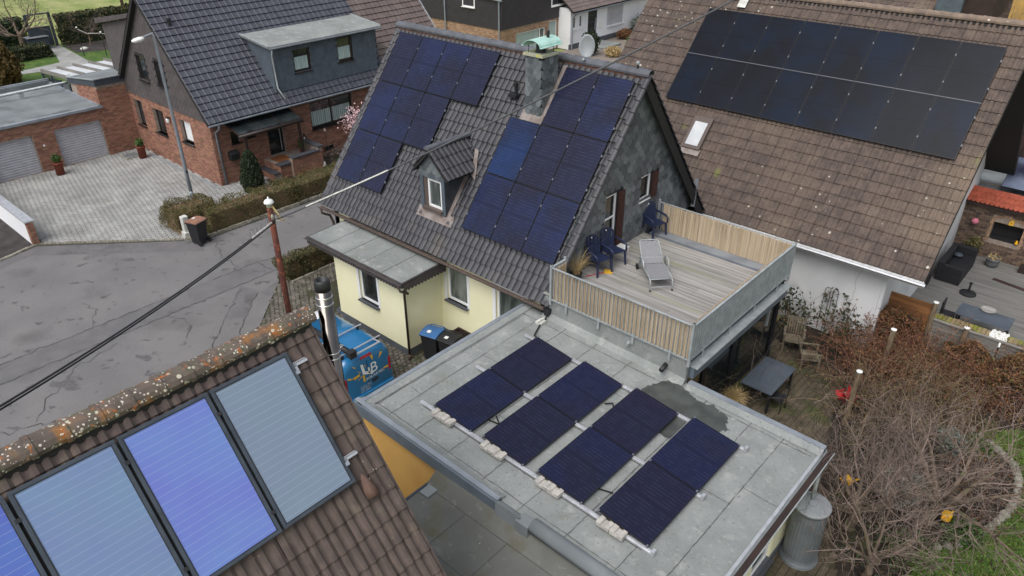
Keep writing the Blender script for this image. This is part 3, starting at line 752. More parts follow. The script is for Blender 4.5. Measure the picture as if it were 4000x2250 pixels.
# yard of old cobbles round the van
YARD = [(-22.2, 11.95), (-12.1, 1.85), (-11.35, 1.85), (-11.35, 13.4), (-20.4, 13.4), (-21.6, 15.6), (-22.2, 15.6)]
yard = struct('yard', MB().poly([(x, y, .006) for x, y in YARD]), m_cjoint)
hx = MB(); hx.add([(cos(pi / 3 * i) * .5, sin(pi / 3 * i) * .5, 0) for i in range(6)] + [(cos(pi / 3 * i) * .43, sin(pi / 3 * i) * .43, 1) for i in range(6)], [(6, 7, 8, 9, 10, 11)] + [(i, (i + 1) % 6, 6 + (i + 1) % 6, 6 + i) for i in range(6)])
rng.seed(6); mats = []
for i in range(75):
    for j in range(95):
        x, y = -22.2 + i * .148, 1.9 + j * .172 + (.086 if i % 2 else 0)
        if pip(x, y, YARD) and y < 12.0 + (1.4 if x > -14.9 else 0) + (3 if x < -20.6 else 0):
            s = .185 * rng.uniform(.85, 1.08); a = rng.uniform(-.3, .3)
            mats.append(Matrix.Translation((x + rng.uniform(-.015, .015), y + rng.uniform(-.015, .015), .006)) @ Matrix.Rotation(a, 4, 'Z') @ Matrix.Diagonal((s, s * rng.uniform(.85, 1), .028 + rng.uniform(-.008, .008), 1)))
pieces(yard, 'cobble', hx.mesh('cobble'), mats, m_cobble)
# plots, beds, lawns
struct('bare_plot', MB().poly([(-60, -40, .003), (-31.7, -40, .003), (-31.7, 5.4, .003), (-32.1, 7.1, .003), (-60, 7.1, .003)]), m_plot)
struct('front_bed', MB().poly([(-32, 17.4, .01), (-30.4, 16.8, .01), (-29.4, 15.2, .01), (-29.2, 13.4, .01), (-28.05, 11.5, .01), (-27.4, 12, .01), (-27.4, 34, .01), (-32, 34, .01)]), m_soil)
struct('back_lawn', MB().poly([(-75, 8, -.02), (-41, 8, -.02), (-41, 33, -.02), (-69, 33, -.02), (-69, 22, -.02), (-75, 20, -.02)]), m_lawn)
pa = struct('garden_path', MB().poly([(-69.5, 20.9, .0), (-66, 20.35, 0), (-63.2, 19.6, 0), (-62.7, 16.65, 0), (-60, 13, 0), (-59, 13, 0), (-61.6, 16.5, 0), (-61, 19.2, 0), (-60, 20.4, 0), (-61.5, 21.2, 0), (-66, 21.6, 0), (-69.4, 21.9, 0)]), m_paver)
struct('gravel_bed', MB().poly([(-69, 22, .0), (-65.5, 21.75, 0), (-63.5, 27, 0), (-68, 29, 0)]), m_plot)
# garden on the right
struct('garden_soil', MB().poly([(-6.9, 12.6, .0), (12, 8, 0), (14, 22.7, 0), (-7.4, 22.7, 0)]), m_soil)
struct('right_lawn', MB().poly([(-.2, 10, .012), (13, 8, .012), (14, 22, .012), (.6, 21.2, .012), (-.9, 19.9, .012), (.25, 18.9, .012), (.55, 17.6, .012), (.25, 16.2, .012), (-.9, 14.4, .012)]), m_lawn)
gp = struct('garden_paving', MB().poly([(-6.9, 13.2, .006), (-2.4, 8.2, .006), (-1.9, 12.6, .006), (-2.7, 14.2, .006), (-3.6, 15.4, .006), (-4.0, 17.5, .006), (-4.4, 19.6, .006), (-6.9, 20.4, .006)]), m_cjoint)
m_sett = mat('sett_brown', S(92, 82, 66), S(66, 60, 46), sc=2, rough=.85, rnd=.2, bump=.4, stain=(S(72, 76, 42), 1, .54, .66))
GP = [(-6.9, 13.2), (-3.3, 13.2), (-3.3, 8), (-2.1, 8), (-1.9, 12.6), (-2.7, 14.2), (-3.6, 15.4), (-4.0, 17.5), (-4.4, 19.6), (-6.9, 20.4)]
mats = []; rng.seed(8)
for i in range(42):
    for j in range(74):
        x, y = -6.9 + i * .165 , 8 + j * .17 + (.08 if i % 2 else 0)
        if pip(x + .07, y + .07, GP): mats.append(boxM(x, x + .152, y, y + .157, .006, .026 + rng.uniform(-.006, .006)))
pieces(gp, 'sett', pv.mesh('sett'), mats, m_sett)
# grass blades on the near lawn
k = 26000; X = NR.uniform(-.8, 4.5, k); Y = NR.uniform(10.5, 21, k); ok = np.array([pip(a, b, [(-.2, 10), (13, 8), (14, 22), (.6, 21.2), (-.9, 19.9), (.25, 18.9), (.55, 17.6), (.25, 16.2), (-.9, 14.4)]) for a, b in zip(X, Y)])
P_ = np.c_[X[ok], Y[ok], np.full(ok.sum(), .035)]
tag(leaf_ob('grass', P_, .035, m_grass, None, up=2.5, asp=2.6), 'short green grass of the lawn at the lower right', 'grass', kind='stuff')
# ================================================================ slate-gabled main house
PH = radians(52.05); CP, SP = cos(PH), sin(PH); TP = SP / CP
RX0, RX1 = -20.55, -10.5; EY, EZ, RY, RZ = 13.05, 3.20, 17.18, 8.5
RS, RN = V((0, CP, SP)), V((0, -SP, CP)); RL = sqrt((RY - EY) ** 2 + (RZ - EZ) ** 2)
house = thing('house', 'steep grey-tiled house with slate scale gable, chimney and yellow ground floor', 'house', (-15.5, 17.1, 0))
YW = 13.38; GX = -10.72
b = MB(); ops = [(-14.70 + 20.2, -13.82 + 20.2, 1.6, 2.78), (-12.65 + 20.2, -11.45 + 20.2, .9, 2.84)]
wallp(b, (-20.2, YW, 0), (1, 0, 0), 9.48, 3.3, (0, -1, 0), ops, .14); b.box(-20.2, -10.9, YW + .2, YW + .3, 0, 3.3)
ob('wall', b, m_yellow, house)
window(house, (-14.70, YW, 1.6), (1, 0, 0), (0, -1, 0), .88, 1.18, m_pvc, m_glassgreen, .07, .09, sill=m_sill, surround=(m_white, .1))
window(house, (-12.65, YW, .9), (1, 0, 0), (0, -1, 0), 1.2, 1.94, m_pvc, m_glassgreen, .08, .09, sill=m_sill, surround=(m_white, .12))
ob('plinth', MB().box(-20.22, -10.9, YW - .025, YW + .1, 0, .42), m_plinth, house)
topz = lambda y: min(EZ + TP * (y - EY), RZ - TP * (y - RY)) - .1
D1 = (15.84, 16.40, 3.58, 5.33); D2 = (17.58, 18.14, 4.62, 5.40)
b = MB()
def gstrip(x, y0, y1, z0, z1=None, th=.25):
    P_ = [(x, y0, z0), (x, y1, z0)]
    if z1 is None:
        P_.append((x, y1, topz(y1)))
        if y0 < (EY + RY) / 2 + 2.0 and y0 < 17.15 < y1: P_.append((x, 17.115, topz(17.115)))
        P_.append((x, y0, topz(y0)))
    else: P_ += [(x, y1, z1), (x, y0, z1)]
    b.ext(P_, (-th, 0, 0))
gstrip(GX, YW, D1[0], 0); gstrip(GX, *D1[:2], 0, D1[2]); gstrip(GX, *D1[:2], D1[3]); gstrip(GX, D1[1], D2[0], 0); gstrip(GX, *D2[:2], 0, D2[2]); gstrip(GX, *D2[:2], D2[3]); gstrip(GX, D2[1], 20.7, 0)
ob('gable_wall', b, m_slatedark, house)
b = MB(); gstrip(-20.0, YW, 20.7, 0); ob('gable_wall', b, m_slatedark, house)
# scale slates
sl_ = MB(); prof = [(-.5, 1), (-.5, .3), (-.42, .12), (-.25, .02), (0, -.01), (.25, .04), (.42, .16), (.5, .38), (.5, 1)]
sl_.add([(x, y, 0) for x, y in prof] + [(x, y, .05) for x, y in prof], [tuple(range(9, 18))] + [(i, i + 1, 10 + i, 9 + i) for i in range(8)])
slate_me = sl_.mesh('slate')
def slates(y0, y1, z0, z1, inside, o, u, n, w=.27, e=.165):
    o, u, n = V(o), V(u), V(n); z = V((0, 0, 1)); out_ = []; r = 0; zz = z0
    while zz < z1:
        a = y0 + (w / 2 if r % 2 else 0)
        while a < y1:
            if inside(a, zz + .12):
                t_ = (z + n * -.085 + u * rng.uniform(-.06, .06)).normalized(); k = w * rng.uniform(.92, 1.0)
                out_.append(frame(o + u * a + z * (zz + rng.uniform(-.012, .012)) + n * .022, u * k, t_ * .27, n * .3))
            a += w
        zz += e; r += 1
    return out_
rng.seed(21)
def ing(y, z):
    if z > topz(y) - .02 or y < 13.2 or y > 20.72: return False
    for q in ((D1[0] - .05, D1[1] + .33, D1[2], D1[3] + .02), (D2[0] - .05, D2[1] + .33, D2[2], D2[3] + .02)):
        if q[0] < y < q[1] and q[2] - .05 < z < q[3] + .1: return False
    return True
pieces(house, 'slate', slate_me, slates(13.4, 20.7, 3.45, 8.3, ing, (GX, 0, 0), (0, 1, 0), (1, 0, 0)), m_slate)
for D_, nm in ((D1, 'glazed_door'), (D2, 'window')):
    f = window(house, (GX, D_[0], D_[2]), (0, 1, 0), (1, 0, 0), D_[1] - D_[0], D_[3] - D_[2], m_pvc, m_glass, .06, .06, hm=(.58,) if nm == 'glazed_door' else (), sill=m_pvc, name=nm, sillout=.04)
    sb = MB(); sb.box(GX + .03, GX + .07, D_[1], D_[1] + .3, D_[2] - .02, D_[3])
    for k in range(22): sb.box(GX + .07, GX + .08, D_[1] + .03, D_[1] + .27, D_[2] + .05 + k * (D_[3] - D_[2] - .1) / 22, D_[2] + .08 + k * (D_[3] - D_[2] - .1) / 22)
    ob('shutter', sb, m_shutter, house)
# roof boards and tiles
b = MB(); q0 = V((RX0, EY, EZ)) - RN * .07; W_ = RX1 - RX0
b.ext([q0, q0 + V((W_, 0, 0)), q0 + V((W_, 0, 0)) + RS * RL, q0 + RS * RL], -RN * .1)
BS, BN = V((0, -CP, SP)), V((0, SP, CP)); q1 = V((RX0, 21.35, EZ - .05)) - BN * .07
b.ext([q1, q1 + BS * RL, q1 + BS * RL + V((W_, 0, 0)), q1 + V((W_, 0, 0))], -BN * .1)
ob('roof_deck', b, m_under, house)
def skip_main(a, b_):
    x = RX0 + a; y = EY + b_ * CP
    if 13.75 < y < 15.2:
        hw = .5 if y < 14.6 else .5 * (15.2 - y) / .6
        if abs(x + 15.48) < hw: return True
    return -13.74 < x < -13.3 and 16.1 < y < 16.5
rng.seed(22)
roof_tiles(house, q0 + RN * .02, (1, 0, 0), RS, RN, W_, RL, .2, .345, 'roll', m_tile_grey, skip_main, lift=.05)
roof_tiles(house, q1 + V((W_, 0, 0)) + BN * .02, (-1, 0, 0), BS, BN, W_, RL, .2, .345, 'roll', m_tile_grey, None, limit=0)
# verge tiles on the gable edge
vt = MB(); rr = .095
for yy, s_ in ((0, 1.12), (.38, .95)):
    for j in range(7):
        a = -.5 + (pi + .6) * j / 6; vt.v.append((rr * s_ * cos(a), yy, rr * .75 * s_ * sin(a) + (.03 if yy == 0 else 0)))
for j in range(6): vt.f.append((j, j + 1, 8 + j, 7 + j))
vt.f.append(tuple(range(7))); vme = vt.mesh('verge_tile'); mats = []
for k in range(19):
    mats.append(frame(q0 + V((W_ - .02, 0, 0)) + RS * (k * RL / 19.2) + RN * .03, (1, 0, 0), RS, RN)); mats.append(frame(q0 + V((.02, 0, 0)) + RS * (k * RL / 19.2) + RN * .03, (1, 0, 0), RS, RN))
    mats.append(frame(q1 + V((W_ - .02, 0, 0)) + BS * (k * RL / 19.2) + BN * .03, (-1, 0, 0), BS, BN))
pieces(house, 'verge_tile', vme, mats, m_tile_grey)
b = MB(); e_ = V((W_ + .03, 0, 0)); b.ext([q1 + e_, q1 + e_ + BS * RL, q1 + e_ + BS * RL - BN * .28, q1 + e_ - BN * .28], (-.05, 0, 0)); ob('verge_board', b, m_under, house)
ob('ridge_bedding', MB().box(RX0 + .1, RX1 - .1, RY - .125, RY + .125, RZ - .16, RZ - .07), m_mortar_red, house)
ridge_run(house, (RX0 - .03, RY, RZ - .02), (RX1 + .03, RY, RZ - .02), .15, m_ridge, .36, hk=.85)
def gutter(parent, p, q, r=.065, m=m_rustpipe):
    p, q = V(p), V(q); d = (q - p).normalized(); x = d.cross(V((0, 0, 1))); gb = MB(); n = 8
    for e in (p, q):
        for j in range(n + 1):
            a = pi + pi * j / n; v = e + x * (r * cos(a)) + V((0, 0, r * sin(a))); gb.v.append(tuple(v))
        for j in range(n + 1):
            a = pi + pi * j / n; v = e + x * (r * .86 * cos(a)) + V((0, 0, r * .86 * sin(a))); gb.v.append(tuple(v))
    k = 2 * (n + 1)
    for j in range(n): gb.f += [(j, j + 1, k + j + 1, k + j), (n + 1 + j, n + 2 + j, k + n + 2 + j, k + n + 1 + j)]
    for j in (0, n): gb.f.append((j, n + 1 + j, k + n + 1 + j, k + j))
    gb.tube([p + x * r, q + x * r], .012, 6); gb.tube([p - x * r, q - x * r], .01, 6)
    return ob('gutter', gb, m, parent)
gutter(house, (RX0 + .05, EY - .07, EZ - .06), (RX1, EY - .07, EZ - .06))
b = MB(); b.tube([(RX0 + .12, EY - .07, EZ - .12), (RX0 + .12, EY - .05, EZ - .3), (RX0 + .2, EY + .2, EZ - .45), (RX0 + .28, YW - .08, EZ - .7), (RX0 + .3, YW - .08, .1)], .045, 8); ob('downpipe', b, m_rustpipe, house, True)
# vent pipe on the roof
b = MB(); b.lathe((-14.45, 16.3, 7.4), [(.05, 0), (.05, .24), (.075, .25), (.075, .36), (.05, .37)], 12); b.box(-14.6, -14.3, 16.1, 16.4, 7.36, 7.44); ob('vent_pipe', b, m_black, house)
# dormer
DX0, DX1, DY = -16.0, -14.96, 13.74
b = MB(); roofz = lambda y: EZ + TP * (y - EY) - .05
b.ext([(DX0, DY, roofz(DY) - .1), (DX0, DY, 5.4), (DX0, 14.85, 5.4), (DX0, 14.85, roofz(14.85) - .15)], (.14, 0, 0)); b.ext([(DX1 - .14, DY, roofz(DY) - .1), (DX1 - .14, DY, 5.4), (DX1 - .14, 14.85, 5.4), (DX1 - .14, 14.85, roofz(14.85) - .15)], (.14, 0, 0))
b.ext([(DX0, DY, 5.3), (DX1, DY, 5.3), (DX1, DY, 5.42), (-15.48, DY, 6.05), (DX0, DY, 5.42)], (0, .12, 0)); b.box(DX0 + .14, DX1 - .14, DY + .1, DY + .18, 4.1, 5.32)
dorm = ob('dormer', b, m_slatedark, house)
rng.seed(23)
ind = lambda x, z: (5.36 < z < 6.02 - .02 - abs(x + 15.48) * 1.25)
for M_ in slates(DX0 + .1, DX1, 5.28, 6.1, ind, (0, DY, 0), (1, 0, 0), (0, -1, 0), .22, .14): o = bpy.data.objects.new('slate', slate_me); COL.objects.link(o); o.parent = dorm; o.matrix_local = M_
b = MB(); b.box(DX0 - .01, DX1 + .01, DY - .035, DY - .003, 5.26, 5.36)
for x in (DX0 + .0, DX1 - .13): b.box(x, x + .13, DY - .03, DY - .003, 4.2, 5.27)
ob('slate_trim', b, m_slateblue, dorm)
b = MB(); fw = .07; x0, x1, z0, z1 = -15.72, DX1 - .16, 4.33, 5.24; y = DY + .02
b.box(x0, x0 + fw, y, y + .06, z0, z1); b.box(x1 - fw, x1, y, y + .06, z0, z1); b.box(x0 + fw, x1 - fw, y, y + .06, z0, z0 + fw); b.box(x0 + fw, x1 - fw, y, y + .06, z1 - fw, z1); ob('window_frame', b, m_pvc, dorm)
ob('pane', MB().box(x0 + .05, x1 - .05, y + .03, y + .04, z0 + .05, z1 - .05), m_glassgreen, dorm)
b = MB(); b.box(DX0 + .14, x0, DY - .01, DY + .09, 4.25, 5.27); b.box(DX0 + .14, DX1 - .12, DY - .1, DY + .05, 4.24, 4.32); ob('brown_jamb', b, m_sillbrown, dorm)
RM, RZ2 = -15.48, 6.2
for sgn in (1, -1):
    dn = V((sgn * .72, 0, -.69)).normalized(); nn = V((sgn * .69, 0, .72)).normalized(); L2 = 1.12
    tipf, tipb = V((RM, DY - .14, RZ2)), V((RM, 15.35, RZ2)); ef = tipf + dn * L2; eb = V((ef.x, 14.72, ef.z))
    b = MB(); b.ext([tipf - nn * .05, ef - nn * .05, eb - nn * .05, tipb - nn * .05], -nn * .06); ob('dormer_roof_board', b, m_under, dorm)
    u = V((0, 1, 0)) if sgn > 0 else V((0, -1, 0)); s_ = -dn; tme = tile_mesh(.178, .36, 'roll', .03)
    if not tme.materials: tme.materials.append(m_tile_grey)
    for r_ in range(3):
        for c_ in range(9):
            yy = DY - .14 + c_ * .18; base_t = 1.0 - (r_ * .36 + .3) / L2
            lim = 14.72 + (15.35 - 14.72) * ((r_ + .3) * .36 / L2)
            if yy + .1 > lim: continue
            p0 = ef + V((0, yy - (DY - .14), 0)) + s_ * (r_ * .36) - nn * .03
            if sgn < 0: p0 = p0 + V((0, .178, 0))
            o = bpy.data.objects.new('roof_tile', tme); COL.objects.link(o); o.parent = dorm; o.matrix_local = frame(p0, u, s_, nn)
ridge_run(dorm, (RM, DY - .18, RZ2 + .02), (RM, 15.3, RZ2 + .02), .1, m_ridge, .33)
b = MB(); b.ext([(DX0 - .18, 13.62, roofz(13.62) + .06), (DX1 + .3, 13.62, roofz(13.62) + .06), (DX1 + .3, 13.8, roofz(13.8) + .1), (DX0 - .18, 13.8, roofz(13.8) + .1)], RN * .02)
b.ext([(DX1 + .0, 13.75, roofz(13.75) + .11), (DX1 + .13, 13.75, roofz(13.75) + .11), (DX1 + .13, 14.8, roofz(14.8) + .11), (DX1 + .0, 14.8, roofz(14.8) + .11)], RN * .015)
ob('lead_flashing', b, m_lead, dorm)
b = MB(); b.ext([(-14.72, 14.62, roofz(14.62) + .14), (-14.5, 14.55, roofz(14.55) + .14), (-14.86, 15.1, roofz(15.1) + .14), (-15.0, 15.1, roofz(15.1) + .14)], RN * .02); ob('valley_flashing', b, m_lead, dorm)
# chimney
CX0, CX1, CY0, CY1, CZ = -13.83, -13.24, 16.02, 16.62, 8.7
b = MB(); b.box(CX0 + .02, CX1 - .02, CY0 + .02, CY1 - .02, 6.9, CZ); chim = ob('chimney', b, m_slatedark, house)
rng.seed(24); ms = slates(CX0 + .1, CX1, 7.05, CZ - .12, lambda a, z: True, (0, CY0, 0), (1, 0, 0), (0, -1, 0), .2, .13)
ms += slates(CY0 + .08, CY1, 7.05, CZ - .12, lambda a, z: z > roofz(a) + .1, (CX1, 0, 0), (0, 1, 0), (1, 0, 0), .2, .13)
for M_ in ms: o = bpy.data.objects.new('slate', slate_me); COL.objects.link(o); o.parent = chim; o.matrix_local = M_
b = MB(); b.box(CX0 - .06, CX1 + .06, CY0 - .06, CY1 + .06, CZ, CZ + .07); ob('cap_stone', b, m_capstone, chim)
b = MB(); n = 10; L0, L1 = CY0 - .12, CY1 + .22; cx = (CX0 + CX1) / 2
for yy in (L0, L1):
    for th in (0, .012):
        for j in range(n + 1):
            a = pi * j / n; b.v.append((cx - (.3 + th) * cos(a), yy, CZ + .27 + (.17 + th) * sin(a)))
k = n + 1
for j in range(n): b.f += [(j, j + 1, 2 * k + j + 1, 2 * k + j), (k + j, k + j + 1, 3 * k + j + 1, 3 * k + j), (j, j + 1, k + j + 1, k + j)]
b.f += [(0, k, 3 * k, 2 * k), (n, k + n, 3 * k + n, 2 * k + n)]
b.box(cx - .37, cx - .3, L0, L1, CZ + .26, CZ + .275); b.box(cx + .3, cx + .37, L0, L1, CZ + .26, CZ + .275)
ob('copper_hood', b, m_copper, chim)
b = MB()
for x in (CX0 + .05, CX1 - .05):
    for y in (CY0 + .05, CY1 - .05): b.tube([(x, y, CZ + .05), (x, y, CZ + .28)], .01, 5)
b.lathe((cx, (CY0 + CY1) / 2, CZ + .06), [(.2, 0), (.14, .05), (.13, .22)], 10); b.tube([(cx + .08, CY1 - .1, CZ + .4), (cx + .08, CY1 - .1, CZ + .62)], .045, 8); ob('flue', b, m_black, chim)
b = MB(); b.ext([(CX0 - .1, CY0 - .16, roofz(CY0 - .16) + .1), (CX1 + .12, CY0 - .16, roofz(CY0 - .16) + .1), (CX1 + .12, CY0 + .05, roofz(CY0 + .05) + .1), (CX0 - .1, CY0 + .05, roofz(CY0 + .05) + .1)], RN * .025)
b.ext([(CX1, CY0, roofz(CY0) + .11), (CX1 + .17, CY0, roofz(CY0) + .11), (CX1 + .17, 17.0, roofz(17.0) + .11), (CX1, 17.0, roofz(17.0) + .11)], RN * .02); ob('lead_flashing', b, m_lead, chim)
# solar panels on the roof
PO = V((-20.21, 16.9, 8.34)); TB, TV, TBR = S(29, 38, 70), S(32, 35, 59), S(27, 48, 88)
ordn = ['leftmost', 'second', 'third', 'rightmost']
def roofpanel(org, i, j, label, tint, cl):
    M_ = frame(org + V((1, 0, 0)) * (i * 1.154) - RS * ((j + 1) * 1.783 - .02) - RN * .035, (1, 0, 0), RS, RN)
    solar_panel(label, M_, 1.134, 1.763, tint, 'solar panels on the grey-tiled roof', cl)
rows = ['top', 'middle', 'bottom']
for j, nn in enumerate((4, 3, 2)):
    for i in range(nn):
        nm = {4: ['leftmost', 'second', 'third', 'rightmost'], 3: ['left', 'centre', 'right'], 2: ['left', 'right']}[nn][i]
        cl = [(1, .22), (1, .78)] if i == nn - 1 else [(1, .3), (1, .75)]
        roofpanel(PO, i, j, f'dark blue solar panel, {nm} of the {rows[j]} row left of chimney and dormer', TB if (i + j) % 3 else TV, cl)
PO2 = PO + V((6.006, 0, 0)) - RS * .019
for j, cs in enumerate(((1, 2), (0, 1, 2), (0, 1, 2))):
    for i in cs:
        nm = (['left', 'right'][i - 1] if j == 0 else ['left', 'centre', 'right'][i])
        roofpanel(PO2, i, j, f'dark blue solar panel, {nm} of the {rows[j]} row between chimney and slate gable', TBR if (i, j) in ((0, 1),) else (TV if (i, j) in ((1, 0), (1, 1), (2, 1)) else TB), [(1, .22), (1, .78)] + ([(0, .25), (0, .8)] if i == cs[0] else []))
# satellite dish
sd = thing('satellite_dish', 'oval grey satellite dish on a bracket behind the ridge beside the chimney', 'satellite dish', (-12.74, 17.4, 8.5))
b = MB(); nR, nA = 5, 24; c0 = V((-12.74, 17.4, 8.85)); nx = V((.42, -.88, .2)).normalized(); ux = nx.cross(V((0, 0, 1))).normalized(); uz = ux.cross(nx)
for side in (0, -.02):
    for i in range(nR + 1):
        for j in range(nA):
            a = 2 * pi * j / nA; r = i / nR; p = c0 + ux * (.23 * r * cos(a)) + uz * (.33 * r * sin(a)) + nx * (.09 * r * r + side); b.v.append(tuple(p))
o2 = (nR + 1) * nA
for i in range(nR):
    for j in range(nA):
        k = (j + 1) % nA; b.f += [(i * nA + j, i * nA + k, (i + 1) * nA + k, (i + 1) * nA + j), (o2 + i * nA + j, o2 + i * nA + k, o2 + (i + 1) * nA + k, o2 + (i + 1) * nA + j)]
for j in range(nA): b.f.append((nR * nA + j, nR * nA + (j + 1) % nA, o2 + nR * nA + (j + 1) % nA, o2 + nR * nA + j))
ob('reflector', b, m_dish, sd, True, nf=False); b = MB(); b.tube([(-12.76, 17.44, 8.4), (-12.76, 17.44, 8.92)], .025, 8); ob('mast', b, m_galv, sd)
b = MB(); e = c0 - uz * .31; f_ = c0 + nx * .4 - uz * .33; b.tube([e, f_], .012, 6); b.obox(f_, nx * .05, ux * .025, uz * .025); ob('feed_arm', b, m_galv, sd)
rv = thing('roof_fitting', 'small white fitting standing on the ridge close to the slate gable', 'roof fitting', (-10.9, 17.2, 8.6)); b = MB(); b.lathe((-10.9, 17.2, 8.62), [(.035, 0), (.035, .06), (.055, .08), (.055, .12), (.03, .15)], 10); ob('cap', b, m_dish, rv); b = MB(); b.tube([(-10.86, 17.14, 8.55), (-10.86, 17.14, 8.68)], .03, 8); ob('neck', b, m_black, rv)

# ================================================================ yellow porch annex
an = thing('porch_annex', 'pale yellow flat-roofed porch with scalloped dark trim against the grey-tiled house', 'building', (-16.7, 12.6, 0))
AX0, AX1, AY = -18.4, -14.97, 11.9
b = MB(); wallp(b, (AX0, AY, .3), (1, 0, 0), AX1 - AX0, 2.55, (0, -1, 0), [(-17.15 - AX0, -16.27 - AX0, 1.0, 2.13)], .14); wallp(b, (AX1, AY, .3), (0, 1, 0), YW - AY, 2.55, (1, 0, 0)); wallp(b, (AX0, YW, .3), (0, -1, 0), YW - AY, 2.55, (-1, 0, 0)); b.box(AX0 + .2, AX1 - .2, AY + .22, AY + .3, .3, 2.8)
ob('wall', b, m_yellow, an); b = MB(); b.box(AX0 + .02, AX1 - .02, AY + .025, YW, 0, .305); ob('plinth', b, m_plinth, an)
window(an, (-17.15, AY, 1.3), (1, 0, 0), (0, -1, 0), .88, 1.13, m_pvc, m_glass, .07, .09, sill=m_sill, surround=(m_white, .1))
b = MB()
for k in range(3): b.box(AX0 - .45 + .0 * k, AX0, 12.0 + k * .0, 13.3, 0 + .0, .12) if k == 0 else b.box(AX0 - .45 + k * .12, AX0, 12.0, 13.3, .12 * k, .12 * k + .12)
ob('step', b, m_plinth, an)
ob('door_ledge', MB().box(AX0 - .25, AX0, 12.0, 12.35, 1.0, 1.05), m_sill, an)
rz = lambda y: 2.93 + .05 * (y - 11.55) / 1.6
b = MB(); b.ext([(-19.25, 11.55, rz(11.55)), (-14.62, 11.55, rz(11.55)), (-14.62, 13.3, rz(13.3)), (-19.25, 13.3, rz(13.3))], (0, 0, -.16)); ob('roof_slab', b, m_scallop, an)
for k in range(5):
    x0 = -19.2 + k * .905; b = MB(); z = .004 + .004 * (k % 2); b.ext([(x0, 11.6, rz(11.6) + z), (x0 + .915, 11.6, rz(11.6) + z), (x0 + .915, 13.3, rz(13.3) + z), (x0, 13.3, rz(13.3) + z)], (0, 0, -.003)); ob('roofing_sheet', b, m_bitumen, an)
b = MB()
for k in range(4): x0 = -19.2 + (k + 1) * .905; b.ext([(x0 - .006, 11.6, rz(11.6)), (x0 + .006, 11.6, rz(11.6)), (x0 + .006, 13.3, rz(13.3)), (x0 - .006, 13.3, rz(13.3))], (0, 0, .0125))
ob('sheet_seam', b, m_seam, an)
sc_ = MB(); k = 8; P_ = [(0, 0)] + [(.5 - .5 * cos(pi * j / k), -.55 - .45 * sin(pi * j / k)) for j in range(k + 1)] + [(1, 0)]
sc_.add([(x, y, 0) for x, y in P_] + [(x, y, 1) for x, y in P_], [tuple(range(len(P_))), tuple(range(len(P_), 2 * len(P_)))[::-1]] + [(i, (i + 1) % len(P_), len(P_) + (i + 1) % len(P_), len(P_) + i) for i in range(len(P_))])
mats = [frame((-19.2 + i * .129, 11.53, 2.84), V((.127, 0, 0)), V((0, 0, .13)), V((0, -.015, 0))) for i in range(35)] + [frame((-14.6, 11.6 + i * .129, 2.86), V((0, .127, 0)), V((0, 0, .2)), V((.015, 0, 0))) for i in range(13)]
pieces(an, 'scallop', sc_.mesh('scallop'), mats, m_scallop)
gutter(an, (-19.3, 11.5, 2.9), (-14.62, 11.5, 2.9), .045, m_scallop)
b = MB(); b.tube([(-14.72, 11.5, 2.85), (-14.7, 11.55, 2.66), (-14.55, 11.7, 2.58), (-14.88, 11.83, 2.5), (-14.88, 11.83, .2)], .038, 8); b.tube([(-14.88, 11.83, .2), (-14.88, 11.83, 0)], .055, 8); ob('downpipe', b, m_rustpipe, an, True)

# ================================================================ flat-roofed extension carrying eight panels
ex = thing('flat_roof_extension', 'flat-roofed extension with grey bitumen roof and ochre front wall', 'building', (-7, 10.3, 0))
EX0, EX1, EF, EB = -11.4, -2.97, 7.42, 13.2
fz = lambda x: 2.88 - .027 * (x + 11.4)
b = MB(); b.box(-11.32, -8.7, 7.5, 7.6, 0, 2.75); ob('front_wall', b, m_orange, ex)
b = MB(); b.box(-11.32, -11.2, 7.6, 13.3, 0, 2.75); b.box(-3.3, -3.2, 11.95, 13.1, 0.08, 2.5); b.box(-3.3, -3.2, 7.6, 10.95, .08, 2.5); b.box(-3.3, -3.2, 10.95, 11.95, 2.2, 2.5); b.box(-3.3, -3.2, 10.95, 11.95, 0, .2); b.box(-6.3, -3.3, 13.0, 13.1, 0, 2.5)
ob('wall', b, m_yellow, ex)
ob('wall_plinth', MB().box(-3.28, -3.17, 7.6, 13.05, 0, .25), m_plinth, ex)
window(ex, (-3.2, 10.95, .2), (0, 1, 0), (1, 0, 0), 1.0, 2.0, m_pvc, m_glass, .09, .08, name='door', sill=m_sill)
b = MB(); b.ext([(EX0 + .1, EF + .1, fz(EX0) - .02), (EX1 - .1, EF + .1, fz(EX1) - .02), (EX1 - .1, EB, fz(EX1) - .02), (EX0 + .1, EB, fz(EX0) - .02)], (0, 0, -.25)); ob('roof_slab', b, m_fascdark, ex)
rng.seed(31); sx = [-11.3, -10.55, -9.75, -8.75, -7.7, -6.65, -5.6, -4.5, -3.75, -2.97]; seam = MB()
def jag(p, q, w, z0, n=40, jit=.005, zf=None):
    prev = None
    for i in range(n + 1):
        f = i / n; x, y = p[0] + (q[0] - p[0]) * f, p[1] + (q[1] - p[1]) * f; d = V((q[0] - p[0], q[1] - p[1], 0)).normalized(); t_ = V((-d.y, d.x, 0)); w0, w1 = w * rng.uniform(.15, 1), w * rng.uniform(.15, 1.); s_ = rng.gauss(0, jit)
        a = (x + t_.x * (s_ - w0), y + t_.y * (s_ - w0), fz(x) + z0); c = (x + t_.x * (s_ + w1), y + t_.y * (s_ + w1), fz(x) + z0)
        if prev: seam.poly([prev[0], a, c, prev[1]])
        prev = (a, c)
